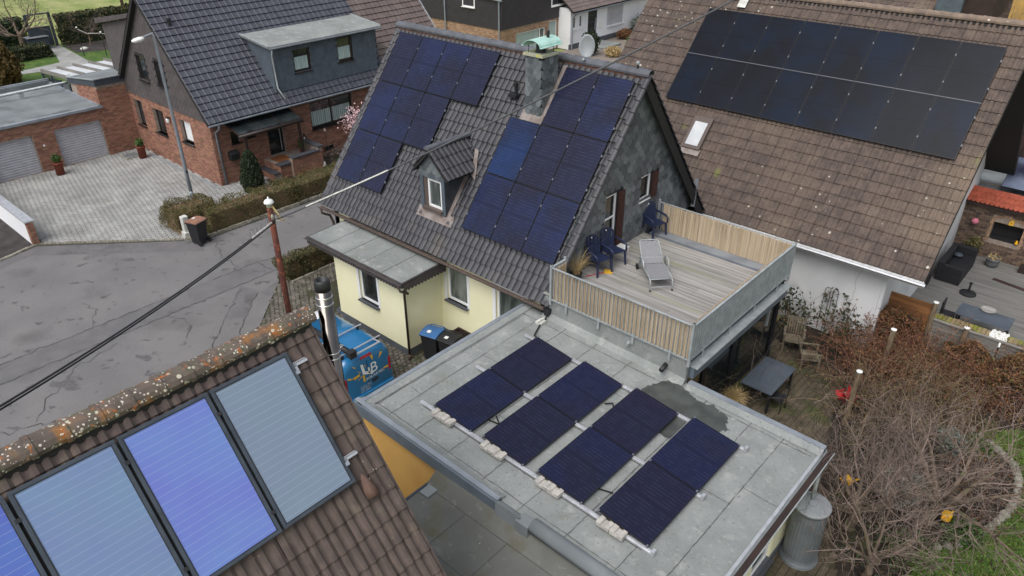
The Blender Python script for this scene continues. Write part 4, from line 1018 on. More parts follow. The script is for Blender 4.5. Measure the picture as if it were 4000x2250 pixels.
for i in range(len(sx) - 1):
    x0, x1 = sx[i], sx[i + 1]; z = .003 + .004 * (i % 2); y0, y1 = EF + .1, EB - .05; ym = rng.uniform(8.6, 11.8); b = MB()
    for ya, yb, dz in ((y0, ym, 0), (ym, y1, .002)):
        c = MB(); c.ext([(x0, ya, fz(x0) + z + dz), (x1 + .02, ya, fz(x1 + .02) + z + dz), (x1 + .02, yb, fz(x1 + .02) + z + dz), (x0, yb, fz(x0) + z + dz)], (0, 0, -.003)); ob('roofing_sheet', c, m_bitumen, ex)
    if i: jag((x0, y0), (x0, y1), .013, .013, 60, .005)
    jag((x0, ym), (x1, ym + rng.uniform(-.03, .03)), .009, .013, 14, .004)
jag((-11.1, 7.75), (-3.1, 7.72), .012, .013, 60); jag((-11.1, 12.75), (-3.1, 12.78), .014, .013, 60); jag((-11.02, 7.7), (-11.0, 12.8), .012, .013, 50)
ob('bitumen_seam', seam, m_seam, ex, kind='stuff')
dp = MB()
pts = [(-6.6, 12.95), (-6.25, 12.98), (-5.75, 12.75), (-5.35, 12.85), (-5.0, 12.7), (-4.75, 12.35), (-4.9, 12.1), (-4.95, 11.8), (-5.3, 11.65), (-5.45, 11.3), (-5.75, 11.2), (-6.15, 11.4), (-6.5, 11.55), (-6.75, 11.9), (-6.95, 12.2), (-6.85, 12.6)]
rng.seed(34); pp = []
for (xa, ya), (xb, yb) in zip(pts, pts[1:] + pts[:1]):
    for k in range(7): pp.append((xa + (xb - xa) * k / 7 + rng.gauss(0, .028), ya + (yb - ya) * k / 7 + rng.gauss(0, .028)))
dp.poly([(x, y, fz(x) + .016) for x, y in pp]); blotz = lambda x, y, r: dp.poly([(x + r * cos(a * pi / 5) * rng.uniform(.5, 1.3), y + r * 1.7 * sin(a * pi / 5) * rng.uniform(.5, 1.3), fz(x) + .016) for a in range(10)])
ob('damp_patch', dp, m_damp, ex)
# parapets
def parapet(name, p, q, w, h, m, inner=None, fascia=None):
    p, q = V(p), V(q); b = MB(); d = (q - p).normalized(); x = V((-d.y, d.x, 0))
    b.ext([p + V((0, 0, -.03)), q + V((0, 0, -.03)), q + V((0, 0, h)), p + V((0, 0, h))], x * w); ob(name, b, m, ex)
    if inner: b = MB(); b.ext([p + x * w * inner + V((0, 0, h * .85)), p + x * (w * inner + .16 * inner) + V((0, 0, .02)), p + V((0, 0, .005))], q - p); ob('membrane_upstand', b, m_bitumen, ex)
    if fascia: b = MB(); b.ext([p + V((0, 0, h - .05)), p + V((0, 0, h - .05 - fascia)), q + V((0, 0, h - .05 - fascia)), q + V((0, 0, h - .05))], x * -.03); ob('fascia', b, m_fasc, ex)
P3 = lambda x, y: (x, y, fz(x))
parapet('edge_trim', P3(-11.32, 13.3), P3(-11.32, 7.4), .11, .1, m_zinc, 1, .25)
parapet('edge_trim', P3(-11.42, 7.4), P3(-7.05, 7.4), .11, .11, m_zinc, 1, .3)
parapet('edge_trim', P3(-2.95, 13.2), P3(-6.2, 13.2), .14, .12, m_zinc, 1, .2)
b = MB(); b.ext([(-7.05, 7.35, fz(-7) + .12), (-7.05, 7.5, fz(-7) + .02), (-7.05, 7.3, 2.35)], (.6, 0, -.02)); ob('membrane_upstand', b, m_bitumen3, ex)
b = MB(); b.box(-6.5, -6.2, 7.3, 7.56, 2.4, fz(-6.3) + .07); ob('corner_cap', b, m_bitumen3, ex)
b = MB(); kk = 7; Q = [(-6.2, 7.32 + .16 - .16 * cos(pi * j / kk), fz(-6.2) - .04 + .2 * sin(pi * j / kk)) for j in range(kk + 1)]; b.ext(Q, (3.2, 0, -.086)); ob('rounded_curb', b, m_bitumen3, ex, True)
ob('drip_edge', MB().ext([(EX1 - .04, 7.5, fz(EX1) + .03), (EX1 + .02, 7.5, fz(EX1) + .0), (EX1 + .02, 7.5, fz(EX1) - .06), (EX1 - .04, 7.5, fz(EX1) - .06)], (0, 5.6, 0)), m_alu, ex)
gutter(ex, (-2.87, 7.5, fz(EX1) - .06), (-2.87, 13.3, fz(EX1) - .06), .085, m_galv)
m_gutin = m_under
ob('gutter_inner_strip', MB().box(-2.94, -2.80, 7.5, 13.28, fz(EX1) - .11, fz(EX1) - .1), m_timberdark, ex)  # dark strip laid along the inside of the gutter
b = MB(); b.tube([(-2.87, 12.9, 2.5), (-2.87, 12.9, 2.3), (-2.85, 12.75, 2.1), (-2.82, 12.7, 1.66)], .04, 8); ob('downpipe', b, m_galv, ex, True)
# lower mossy roof
lr = thing('lower_flat_roof', 'lower mossy bitumen roof between the near tiled roof and the extension', 'roof', (-6, 5.9, 0))
ob('roof_slab', MB().box(-8.75, -1.5, 3.0, 7.36, 2.2, 2.36), m_bitumen2, lr); ob('fascia', MB().box(-8.79, -8.74, 3.0, 7.38, 2.1, 2.38), m_fascdark, lr); ob('wall', MB().box(-8.6, -1.8, 3.1, 7.3, 0, 2.2), m_orange, lr)
b = MB(); b.ext([(-8.75, 7.4, 2.62), (-8.75, 7.08, 2.364), (-8.75, 7.4, 2.364)], (6, 0, 0)); ob('membrane_upstand', b, m_bitumen2, lr)
seam2 = MB(); rng.seed(33)
for x in (-7.6, -6.5, -5.4, -4.3): seam2.box(x - .006, x + .006, 3, 7.08, 2.361, 2.366)
seam2.box(-8.6, -2, 6.0, 6.012, 2.361, 2.366); seam2.box(-8.6, -2, 7.07, 7.08, 2.361, 2.368); ob('bitumen_seam', seam2, m_seam, lr)
b = MB(); b.box(-8.7, -8.45, 6.85, 7.2, 2.37, 2.4); ob('loose_sheet', b, m_bitumen3, lr)
# mounting rails, ballast and panels
m_block = mat('ballast_concrete', S(186, 181, 174), S(164, 160, 154), sc=8, rough=.9, bump=.3)
def fpanel(c, r, label, tint):
    xl, zl = -8.78 + 1.49 * c, 2.88 - .033 * c + .02; tau = math.asin(.14 / 1.134); xh = xl - 1.134 * cos(tau)
    u = V((cos(tau), 0, -sin(tau))); n = V((sin(tau), 0, cos(tau))); M_ = frame(V((xh, 8.44 + r * 1.775, zl + .14)) - n * .035, u, (0, 1, 0), n)
    solar_panel(label, M_, 1.134, 1.763, tint, 'solar panels on the flat roof', [(0.02, .0), (.98, 0.0)] + ([(.02, 1.), (.98, 1.)] if r == 1 else []))
    return xh, zl + .14
cn = ['first', 'second', 'third', 'fourth']
for c in range(4):
    for r in range(2):
        xh, zh = fpanel(c, r, f'dark solar panel on the flat roof, {"near" if r == 0 else "far"} row, {cn[c]} from the yellow porch side', S(26, 31, 60) if (c + r) % 2 == 0 else S(28, 28, 50))
        wd = thing('wind_plate', f'galvanised plate under the high edge of the {cn[c]} flat-roof panel, {"near" if r == 0 else "far"} row', 'metal plate', (xh - .03, 9.3 + r * 1.775, fz(xh)), group='wind plates behind the flat-roof panels')
        ob('plate', MB().ext([(xh - .02, 8.47 + r * 1.775, zh - .05), (xh - .1, 8.47 + r * 1.775, fz(xh) + .06), (xh - .094, 8.47 + r * 1.775, fz(xh) + .06), (xh - .014, 8.47 + r * 1.775, zh - .05)], (0, 1.71, 0)), m_galv, wd)
        for yy in (8.5, 10.1):
            b = MB(); y_ = yy + r * 1.775; b.ext([(xh - .02, y_, zh - .03), (xh + .1, y_, fz(xh) + .07), (xh - .1, y_, fz(xh) + .07)], (0, .04, 0)); ob('bracket', b, m_alu, wd)
    xh = -8.78 + 1.49 * c - 1.125
    bl = thing('ballast_block', f'pair of notched concrete ballast blocks on the near rail below the {cn[c]} flat-roof panel', 'concrete block', (xh + .4, 8.35, fz(xh)), group='ballast blocks on the near rail')
    for k in range(2):
        b = MB(); x0 = xh + .1 + k * .3; z0 = fz(x0) + .05; A = .29
        P_ = [(x0, 0, z0), (x0 + A, 0, z0), (x0 + A, 0, z0 + .09), (x0 + .2, 0, z0 + .1), (x0 + .19, 0, z0 + .06), (x0 + .11, 0, z0 + .06), (x0 + .1, 0, z0 + .1), (x0, 0, z0 + .11)]
        b.ext([(p[0], 8.24, p[2]) for p in P_], (0, .2, 0)); ob('block', b, m_block, bl, bevel=.008)
for y, nm in ((8.42, 'near'), (10.2, 'middle'), (11.99, 'far')):
    rl = thing('mounting_rail', f'{nm} aluminium rail under the flat-roof solar panels', 'rail', (-7, y, fz(-7)), group='rails under the flat-roof panels')
    b = MB(); x0, x1 = -10.32, -4.2; b.ext([(x0, y - .045, fz(x0) + .02), (x0, y + .045, fz(x0) + .02), (x0, y + .045, fz(x0) + .06), (x0, y + .02, fz(x0) + .06), (x0, y + .02, fz(x0) + .085), (x0, y - .02, fz(x0) + .085), (x0, y - .02, fz(x0) + .06), (x0, y - .045, fz(x0) + .06)], (x1 - x0, 0, fz(x1) - fz(x0))); ob('profile', b, m_alu, rl)
    b = MB(); b.box(x1 - .01, x1 + .05, y - .05, y + .05, fz(x1) + .02, fz(x1) + .13); ob('end_clamp', b, m_alu, rl)
    b = MB(); b.box(x0 + .1, x1 - .1, y - .07, y + .07, fz(x0) - .17, fz(x0) - .16); ob('rubber_mat', MB().ext([(x0 + .1, y - .06, fz(x0) + .012), (x0 + .1, y + .06, fz(x0) + .012), (x0 + .1, y + .06, fz(x0) + .02), (x0 + .1, y - .06, fz(x0) + .02)], (x1 - x0 - .3, 0, fz(x1) - fz(x0))), m_seam, rl)
pc = thing('power_cable', 'black cable hanging from the eave to the flat-roof panels past a concrete block', 'cable', (-10.4, 12.9, 2.9))
b = MB(); b.tube([(-10.5, 13.05, 3.15), (-10.42, 12.98, 2.98), (-10.4, 12.9, 2.9), (-10.33, 12.6, 2.9), (-10.2, 12.3, 2.91), (-10.1, 12.1, 2.93), (-10.0, 12.05, 2.95)], .02, 8); b.tube([(-8.75, 9.2, 2.87), (-8.45, 9.0, 2.9), (-8.3, 8.95, 2.86)], .016, 6); ob('sheath', b, m_rubber, pc, True)
for pts, lb in (([(-8.9, 9.0, 2.84), (-8.55, 9.05, 2.85), (-8.4, 8.95, 2.86)], 'first and second'), ([(-5.9, 9.0, 2.76), (-5.55, 9.1, 2.78), (-5.4, 8.95, 2.78)], 'third and fourth'), ([(-7.25, 11.2, 2.8), (-7.1, 11.3, 2.83), (-6.95, 11.15, 2.8)], 'second and third')):
    tag(ob('cable_loop', MB().tube(pts, .017, 6), m_rubber), f'short black cable loop showing between the {lb} flat-roof panels', 'cable')
cb = thing('concrete_foot', 'small concrete block holding the black cable near the terrace corner', 'concrete block', (-10.38, 12.72, fz(-10.4))); z = fz(-10.4) + .012; b = MB(); b.box(-10.5, -10.3, 12.6, 12.82, z, z + .08); ob('block', b, m_stonew, cb, bevel=.01); b = MB(); b.box(-10.43, -10.37, 12.58, 12.84, z + .08, z + .12); ob('rib', b, m_stonew, cb)
b = MB(); b.ext([(-10.55, 12.98, 3.15), (-10.35, 12.98, 3.15), (-10.38, 12.98, 2.95), (-10.52, 12.98, 2.95)], (0, .12, 0)); ob('rain_hopper', b, m_black, house)

# ================================================================ roof terrace
te = thing('roof_terrace', 'railed timber roof terrace with reed screens in front of the slate gable', 'terrace', (-8.5, 15.7, 0))
TX0, TX1, TY0, TY1, TZ = -10.7, -6.25, 13.05, 18.45, 3.5
ob('slab', MB().box(TX0, TX1 - .1, TY0 + .12, TY1, 3.2, 3.46), m_fascdark, te)
ob('upstand_wall', MB().box(-10.6, -6.3, 13.1, 13.2, 2.55, 3.44), m_bitumen, te)
b = MB(); b.ext([(-10.6, 13.1, 3.0), (-10.6, 12.93, fz(-10) - .02), (-10.6, 13.1, fz(-10) - .05)], (4.3, 0, -.11)); ob('membrane_upstand', b, m_bitumen, te)
bd = MB().box(0, 1, 0, 1, 0, 1).mesh('board'); mats = []; rng.seed(41); y = TY0 + .1
while y < 17.95:
    cut = TX0 + rng.choice([1.4, 2.2, 3.0]); dz = rng.uniform(-.003, .003)
    for a, c in ((TX0, cut - .003), (cut + .003, TX1 - .12)): mats.append(boxM(a, c, y, y + .138, TZ - .03, TZ + dz + rng.uniform(-.002, .002)))
    y += .146
pieces(te, 'board', bd, mats, m_deck)
b = MB(); b.box(TX0 + .2, TX1 - .15, 18.0, 18.4, TZ - .03, TZ + .05); ob('zinc_ledge', b, m_zinc, te)
RT_, RB_ = 4.42, 3.47
def rail(a, c, out):
    b = MB(); b.beam((*a, RT_), (*c, RT_), .06, .014); ob('top_rail', b, m_galv, te); b = MB(); b.beam((*a, RB_), (*c, RB_), .03, .04); ob('bottom_rail', b, m_galv, te)
    a3, c3 = V((*a, 0)), V((*c, 0)); d = c3 - a3; L = d.length; d.normalize(); x = V((out[0], out[1], 0)); n = int(L / .112)
    ms = [frame(a3 + d * (i * L / n) - x * .02 + V((0, 0, RB_ - .02)), d * .01, x * .045, V((0, 0, RT_ - RB_))) for i in range(n + 1)]
    pieces(te, 'baluster', MB().box(0, 1, 0, 1, 0, 1).mesh('baluster'), ms, m_galv)
    for i in (0, n): b = MB(); p = a3 + d * (i * L / n); b.obox(p + V((0, 0, 3.9)), d * .025, x * .03, V((0, 0, .6))); ob('post', b, m_galv, te)
    for i in range(4): b = MB(); p = a3 + d * (L * (i + .5) / 4); b.obox(p + V((0, 0, 3.38)), d * .03, x * .006, V((0, 0, .16))); ob('bracket', b, m_galv, te)
rail((-10.36, 13.05), (TX1, 13.05), (0, -1)); rail((TX1, 13.05), (TX1, 18.42), (1, 0)); rail((-10.5, 18.42), (TX1, 18.42), (0, 1)); rail((-10.36, 13.05), (-10.36, 13.62), (-1, 0))
def reeds(a, c, off, z0, z1, label, dens=.0105, layers=2):
    a3, c3 = V((*a, 0)), V((*c, 0)); d = c3 - a3; L = d.length; d.normalize(); x = V((*off, 0)); b = MB(); n = int(L / dens)
    for l in range(layers):
        for i in range(n):
            p = a3 + d * (rng.uniform(-.003, .003) + i * L / n) + x * (l * .012 + rng.uniform(0, .006)); q = d * rng.gauss(0, .008) + V((0, 0, z1 + rng.gauss(0, .018) - z0)); p.z = z0 + rng.uniform(-.01, .01)
            b.tube([p, p + q], rng.uniform(.0035, .006), 3, cap=False)
    r = ob('reed_screen', b, m_reed, te, kind='stuff', nf=False); r['label'] = label
    w_ = MB()
    for z in (z0 + .15, z0 + .45, z0 + .75): w_.beam(a3 + x * .03 + V((0, 0, z)), c3 + x * .03 + V((0, 0, z)), .004, .004)
rng.seed(43)
reeds((-10.32, 13.1), (-6.3, 13.1), (0, 1), 3.42, 4.38, 'tan reed screen behind the front balusters'); reeds((-10.3, 18.37), (-6.32, 18.37), (0, -1), 3.56, 4.42, 'pale reed screen along the back railing'); reeds((-6.32, 13.15), (-6.32, 18.3), (-1, 0), 3.52, 4.4, 'reed screen along the garden side railing'); reeds((-10.31, 13.12), (-10.31, 13.6), (1, 0), 3.5, 4.36, 'short reed screen at the house corner')
m_privacy = mat('privacy_mat', S(150, 162, 160), S(134, 146, 145), sc=8, rough=.6)
ob('wind_mat', MB().box(TX1 - .048, TX1 - .042, 13.1, 18.36, 3.5, 4.36), m_privacy, te)
b = MB(); b.tube([(-7.9, 13.15, 3.2), (-7.9, 12.98, 3.19)], .05, 12, cap=False); b.tube([(-7.9, 13.15, 3.2), (-7.9, 12.985, 3.19)], .042, 12); ob('overflow_pipe', b, m_galv, te); b = MB(); b.tube([(-6.85, 13.15, 3.05), (-6.82, 12.85, 3.02)], .06, 14); ob('overflow_pipe', b, m_black, te, True)
# glazed garden room below
gr = thing('garden_room', 'dark-framed glazed garden room below the railed terrace', 'building', (-7.5, 16.5, 0))
ob('beam', MB().box(-6.55, -6.18, 13.25, 18.4, 2.86, 3.16), m_fasc, gr); ob('beam_flange', MB().box(-6.6, -6.1, 13.25, 18.42, 3.16, 3.19), m_galv, gr); ob('rear_wall', MB().box(-10.5, -10.4, 13.3, 20, 0, 3.2), m_plinth, gr); ob('floor', MB().box(-10.5, -6.8, 13.3, 19.6, 0, .06), m_stonegrey, gr)
b = MB(); X = -6.82
for y in (13.35, 15.1, 15.22, 16.75, 16.87, 19.5): b.box(X - .05, X + .05, y - .05, y + .05, 0, 2.86)
b.box(X - .05, X + .05, 13.3, 19.55, 0, .08); b.box(X - .05, X + .05, 13.3, 19.55, 2.78, 2.86); ob('glazing_frame', b, m_darkframe, gr)
for y0, y1 in ((13.4, 15.05), (15.27, 16.7), (16.92, 19.45)): ob('pane', MB().box(X - .01, X + .01, y0, y1, .08, 2.78), m_glass, gr)
b = MB(); b.tube([(-6.35, 18.35, 3.3), (-6.35, 18.35, 0)], .05, 10); ob('column', b, m_darkframe, gr); b = MB(); b.tube([(-6.6, 18.5, 3.3), (-6.62, 18.5, 1.6)], .05, 8); ob('downpipe', b, m_galv, gr)
# furniture on the terrace
def garden_chair(label, loc, rz):
    t = thing('garden_chair', label, 'chair', loc, rz, 'blue plastic garden chairs'); b = MB()
    b.ext([(-.24, -.24, .40), (.24, -.26, .42), (.26, -.2, .43), (.26, .2, .43), (.24, .26, .42), (-.24, .24, .40)], (0, 0, .03)); ob('seat', b, m_chair, t, local=True, bevel=.01)
    b = MB()
    def bk(y, z): return (-.24 - .28 * (z - .42) * .62 + .05 * (y / .24) ** 2, y, z)
    zt = lambda y: .98 - .1 * (abs(y) / .24) ** 2.5
    Y = [-.24 + .48 * k / 12 for k in range(13)]; Z = [0, .2, .42, .5, .66, .74, .9, 1.]
    for k in range(12):
        for q in range(7):
            if q in (3, 5) and k % 3 == 1: continue          # perforations
            f = lambda y, e: bk(y, .44 + (zt(y) - .44) * e)
            b.ext([f(Y[k], Z[q]), f(Y[k + 1], Z[q]), f(Y[k + 1], Z[q + 1]), f(Y[k], Z[q + 1])], (-.026, 0, 0))
    ob('backrest', b, m_chair, t, local=True)
    for s_ in (-1, 1):
        b = MB(); b.tube([(-.33, s_ * .25, .68), (-.1, s_ * .29, .66), (.16, s_ * .3, .64), (.25, s_ * .29, .6), (.26, s_ * .28, .44)], [.025, .03, .032, .03, .025], 6); ob('armrest', b, m_chair, t, True, local=True)
        b = MB(); b.tube([(.24, s_ * .24, .43), (.28, s_ * .27, 0)], [.045, .032], 5); ob('leg', b, m_chair, t, local=True)
        b = MB(); b.tube([(-.22, s_ * .22, .42), (-.33, s_ * .26, 0)], [.045, .032], 5); ob('leg', b, m_chair, t, local=True)
    b = MB(); b.lathe((0, 0, 0), [(.022, 0), (.022, .004)], 12); e = ob('emblem', b, m_whiteplastic, t, local=True); e.location = (-.322, 0, .91); e.rotation_euler = (0, radians(78), 0)
    return t
c1 = garden_chair('navy blue plastic armchair nearest to the dry grasses at the terrace corner', (-10.3, 15.05, TZ), radians(-12))
copy_thing(c1, (-10.28, 15.68, TZ), radians(-14), 'navy blue plastic armchair standing in front of the glazed door')
copy_thing(c1, (-10.38, 18.0, TZ), radians(-16), 'navy blue plastic armchair alone in the back corner beside the reed screen')
lo = thing('sun_lounger', 'grey metal sun lounger with mesh cover and wheels in the middle of the deck', 'sun lounger', (-8.98, 15.82, TZ), math.atan2(-.68, .73))
b = MB(); hw = .3   # local +x = foot end
for s_ in (-1, 1): b.tube([(-.42, s_ * hw, .30), (0, s_ * hw, .32), (.62, s_ * hw, .33), (.76, s_ * hw, .28), (.8, s_ * hw, .0)], .016, 8); b.tube([(-.42, s_ * hw, .3), (-.5, s_ * hw, .2), (-.46, s_ * hw, .0)], .016, 8)
b.tube([(.8, -hw, .06), (.78, -hw + .05, .12), (.78, hw - .05, .12), (.8, hw, .06)], .012, 6); b.tube([(.7, -hw, .31), (.7, hw, .31)], .014, 6); ob('frame', b, m_galv, lo, True, local=True)
b = MB(); 
for s_ in (-1, 1): b.tube([(-.15, s_ * (hw + .05), .2), (-.25, s_ * (hw + .05), .48), (-.1, s_ * (hw + .05), .55), (.12, s_ * (hw + .05), .52), (.22, s_ * (hw + .04), .33)], .018, 8)
ob('armrest', b, m_galv, lo, True, local=True)
b = MB(); b.box(-.12, .7, -hw + .02, hw - .02, .325, .332); ob('seat_mesh', b, m_fabric, lo, local=True)
b = MB(); b.ext([(-.14, -hw + .03, .33), (-.14, hw - .03, .33), (-.72, hw - .05, .72), (-.72, -hw + .05, .72)], (.006, 0, .008)); ob('back_mesh', b, m_fabric, lo, local=True)
b = MB(); b.tube([(-.13, -hw + .01, .325), (-.73, -hw + .03, .725), (-.76, -hw + .08, .745), (-.76, hw - .08, .745), (-.73, hw - .03, .725), (-.13, hw - .01, .325)], .015, 8); b.tube([(-.3, -hw + .02, .44), (-.3, hw - .02, .44)], .01, 6); ob('back_frame', b, m_galv, lo, True, local=True)
for s_ in (-1, 1): b = MB(); b.tube([(-.46, s_ * (hw + .04), .085), (-.46, s_ * (hw + .075), .085)], .085, 16); ob('wheel', b, m_rubber, lo, local=True)
for s_ in (-1, 1): b = MB(); b.box(.78, .82, s_ * hw - .02, s_ * hw + .02, 0, .04); ob('foot_cap', b, m_rubber, lo, local=True)
dg = thing('dry_grass_pot', 'dark pot of tall dry ornamental grass in the terrace corner', 'potted plant', (-10.45, 14.25, TZ)); b = MB(); b.lathe((-10.45, 14.25, TZ), [(.13, 0), (.17, .24), (.15, .24), (.14, .2)], 14); ob('pot', b, m_black, dg); b = MB(); rng.seed(45)
for i in range(130):
    a = rng.uniform(0, 6.3); twig_mb(b, (-10.45 + rng.gauss(0, .05), 14.25 + rng.gauss(0, .05), TZ + .2), (cos(a) * .35, sin(a) * .35, 1), rng.uniform(.4, .85), .004, 5, .1, 3, grav=.35)
ob('grass_stalks', b, m_dryg, dg, nf=False)
tag(ob('magazine', MB().obox((-10.05, 15.2, TZ + .012), V((.1, .06, 0)), V((-.06, .1, 0)), V((0, 0, .008))), m_logoy), 'small yellow and red booklet lying under the front chair', 'booklet')
tag(ob('stick', MB().tube([(-10.35, 14.55, TZ + .02), (-10.1, 15.1, TZ + .02)], .01, 6), m_red), 'thin red stick lying on the boards by the dry grasses', 'stick')
st = thing('side_table', 'low slatted white side table by the glazed door', 'table', (-10.4, 16.35, TZ)); b = MB()
for k in range(6): b.box(-10.55 + k * .055, -10.51 + k * .055, 16.2, 16.5, TZ + .22, TZ + .235)
ob('slat_top', b, m_whiteplastic, st); b = MB()
for x in (-10.53, -10.26):
    for y in (16.23, 16.47): b.tube([(x, y, TZ), (x, y, TZ + .22)], .012, 6)
ob('legs', b, m_whiteplastic, st)
# ================================================================ near house with solar thermal collectors
P2 = radians(51.8); nc, ns_ = cos(P2), sin(P2); NS, NN = V((-nc, 0, ns_)), V((ns_, 0, nc))
nh = thing('near_house', 'brown-tiled house in the foreground with a lichen-covered ridge', 'house', (-8.3, 0, 0))
NRX, NRZ, NY0, NY1, NL = -8.27, 7.87, -3.5, 4.74, 6.0
ne = V((NRX, NY0, NRZ)) - NS * NL - NN * .06
b = MB(); b.ext([ne, ne + V((0, NY1 - NY0, 0)), ne + V((0, NY1 - NY0, 0)) + NS * NL, ne + NS * NL], -NN * .12)
LS, LN = V((nc, 0, ns_)), V((-ns_, 0, nc)); nl = V((NRX, NY0, NRZ)) - LS * NL - LN * .06; b.ext([nl, nl + LS * NL, nl + LS * NL + V((0, NY1 - NY0, 0)), nl + V((0, NY1 - NY0, 0))], -LN * .12)
ob('roof_deck', b, m_under, nh)
b = MB(); b.ext([(-12.0, 4.5, 0), (-4.6, 4.5, 0), (-4.6, 4.5, 3.0), (NRX, 4.5, NRZ - .2), (-12.0, 4.5, 3.0)], (0, -7.8, 0)); ob('wall', b, m_whitedirt, nh)
rng.seed(51)
roof_tiles(nh, ne + NN * .02, (0, 1, 0), NS, NN, NY1 - NY0, NL, .3, .345, 'double', m_tile_near, lift=.03)
roof_tiles(nh, nl + V((0, NY1 - NY0, 0)) + LN * .02, (0, -1, 0), LS, LN, NY1 - NY0, NL, .3, .345, 'double', m_tile_near, limit=0)
ob('ridge_comb', MB().box(NRX - .15, NRX + .15, NY0, NY1 - .05, NRZ - .2, NRZ - .08), m_under, nh)
ridge_run(nh, (NRX, NY0, NRZ - .06), (NRX, NY1 + .05, NRZ - .06), .18, m_ridge_near, .38, hk=.72)
vtm = MB(); vtm.box(0, 1, 0, 1, 0, 1); mats = []
for k in range(17): p = ne + V((0, NY1 - NY0 - .02, 0)) + NS * (k * .345) ; mats.append(frame(p - NN * .1, V((0, .035, 0)), NS * .37 + NN * -.0, NN * .145))
pieces(nh, 'verge_flap', vtm.mesh('verge_flap'), mats, m_tile_near)
b = MB(); p = V((-6.55, 4.32, 5.72)); 
for k in range(5): a = pi * k / 4; pass
vt_ = MB(); pts = []
for yy, s_ in ((0, 1.), (.12, .95), (.3, .45), (.36, .1)):
    for j in range(7): a = pi * j / 6; q = p + V((0, 1, 0)) * (.1 * s_ * cos(a)) + NS * yy + NN * (.02 + .09 * s_ * sin(a)); vt_.v.append(tuple(q))
for i in range(3):
    for j in range(6): vt_.f.append((i * 7 + j, i * 7 + j + 1, (i + 1) * 7 + j + 1, (i + 1) * 7 + j))
vt_.f.append(tuple(range(7))); ob('vent_tile', vt_, mat('vent_tile_brown', S(108, 82, 72), S(94, 72, 63), sc=6, rough=.8), nh, True)
CT = V((-7.96, 3.03, 7.63)); CW, CLn = 1.15, 2.05
for k, (tint, lb) in enumerate(((S(120, 138, 156), 'grey-blue solar thermal collector closest to the gable edge of the near roof'), (S(106, 132, 196), 'violet-blue solar thermal collector, second from the gable edge of the near roof'), (S(112, 138, 172), 'pale blue solar thermal collector, third from the gable edge of the near roof'), (S(82, 110, 184), 'bright blue solar thermal collector cut off by the left picture edge'))):
    c = thing('thermal_collector', lb, 'solar collector', group='solar thermal collectors on the near roof'); M_ = frame(CT + V((0, -1.185 * k, 0)) - NS * CLn - NN * .08, (0, 1, 0), NS, NN); c.matrix_world = M_; WO[c.name] = M_.translation.copy()
    b = MB(); rect_frame(b, CW, CLn, .08, .045); ob('frame', b, m_cframe, c, local=True, bevel=.004)
    b = MB(); rect_frame(b, CW - .09, CLn - .09, .008, .012); s_ = ob('seal_strip', b, m_black, c, local=True); s_.location = (.045, .045, .07)
    b = MB(); b.box(.05, CW - .05, .05, CLn - .05, .0, .07); a = ob('absorber_glass', b, m_absorb, c, local=True); a.color = tint
    b = MB(); b.box(CW + .0, CW + .035, .1, CLn - .1, -.02, .02); ob('gap_filler', b, m_under, c, local=True)
    for y in (.25, CLn - .35): b = MB(); b.box(CW - .02, CW + .04, y, y + .05, .06, .085); ob('clamp', b, m_steelband if k == 0 else m_black, c, local=True)
for k, off in enumerate((.22, 1.72)):
    p = CT + V((0, 1.15, 0)) - NS * off - NN * .06; b = MB(); b.obox(p + V((0, .12, 0)), V((0, .12, 0)), NS * .02, NN * .012); b.obox(p + V((0, .12, 0)) + NS * .035, V((0, .1, 0)), NS * .006, NN * .02); b.obox(p + V((0, .04, 0)) - NS * .04, V((0, .02, 0)), NS * .05, NN * .012)
    tag(ob('rail_end', b, m_alu), f'short bare aluminium rail end beside the grey-blue collector, {"upper" if k == 0 else "lower"} one', 'rail', 'rail ends beside the collectors')
fl = thing('stove_flue', 'shiny stainless steel stove flue rising past the near gable', 'flue', (-8.22, 5.06, 0)); FX, FY = -8.22, 5.06
b = MB(); b.lathe((FX, FY, 0), [(.118, .0), (.118, 8.2)], 28); ob('pipe', b, m_steel, fl, True)
b = MB(); b.lathe((FX, FY, 8.14), [(.119, 0), (.119, .09), (.112, .15), (.09, .17), (.085, .17), (.085, -.2), (.02, -.2)], 28); ob('cowl', b, m_black, fl, True)
for z in (8.02, 7.9, 7.05, 6.95, 6.0, 5.9): b = MB(); b.lathe((FX, FY, z), [(.119, 0), (.125, .006), (.125, .018), (.119, .024)], 28); ob('clamp_band', b, m_steelband, fl)

# ================================================================ right house
P3_ = radians(47.47); c3, s3 = cos(P3_), sin(P3_); QS, QN = V((0, c3, s3)), V((0, -s3, c3))
rh = thing('brown_tiled_house', 'white house with a large lichen-spotted brown tiled roof carrying sixteen panels', 'house', (-9, 27, 0))
QX0, QX1, QY, QZ, QL = -16.6, -3.48, 21.43, 3.0, 8.32
q0 = V((QX0, QY, QZ)) - QN * .05; W_ = QX1 - QX0; b = MB(); b.ext([q0, q0 + V((W_, 0, 0)), q0 + V((W_, 0, 0)) + QS * QL, q0 + QS * QL], -QN * .14)
KS, KN = V((0, -c3, s3)), V((0, s3, c3)); q1 = V((QX0, QY + 2 * QL * c3, QZ)) - KN * .05; b.ext([q1, q1 + KS * QL, q1 + KS * QL + V((W_, 0, 0)), q1 + V((W_, 0, 0))], -KN * .14); ob('roof_deck', b, m_under, rh)
RO = CAM + (V((-13.099, 24.99, 8.841)) - CAM) * 1.055; PW, PL = 1.2175, 1.878
def skip_r(a, b_): x = QX0 + a; return (-12.25 < x < -11.75 and 2.15 < b_ < 3.1)
rng.seed(52)
roof_tiles(rh, q0 + QN * .02, (1, 0, 0), QS, QN, W_, QL, .32, .365, 'double', m_tile_brown, skip_r, lift=.035)
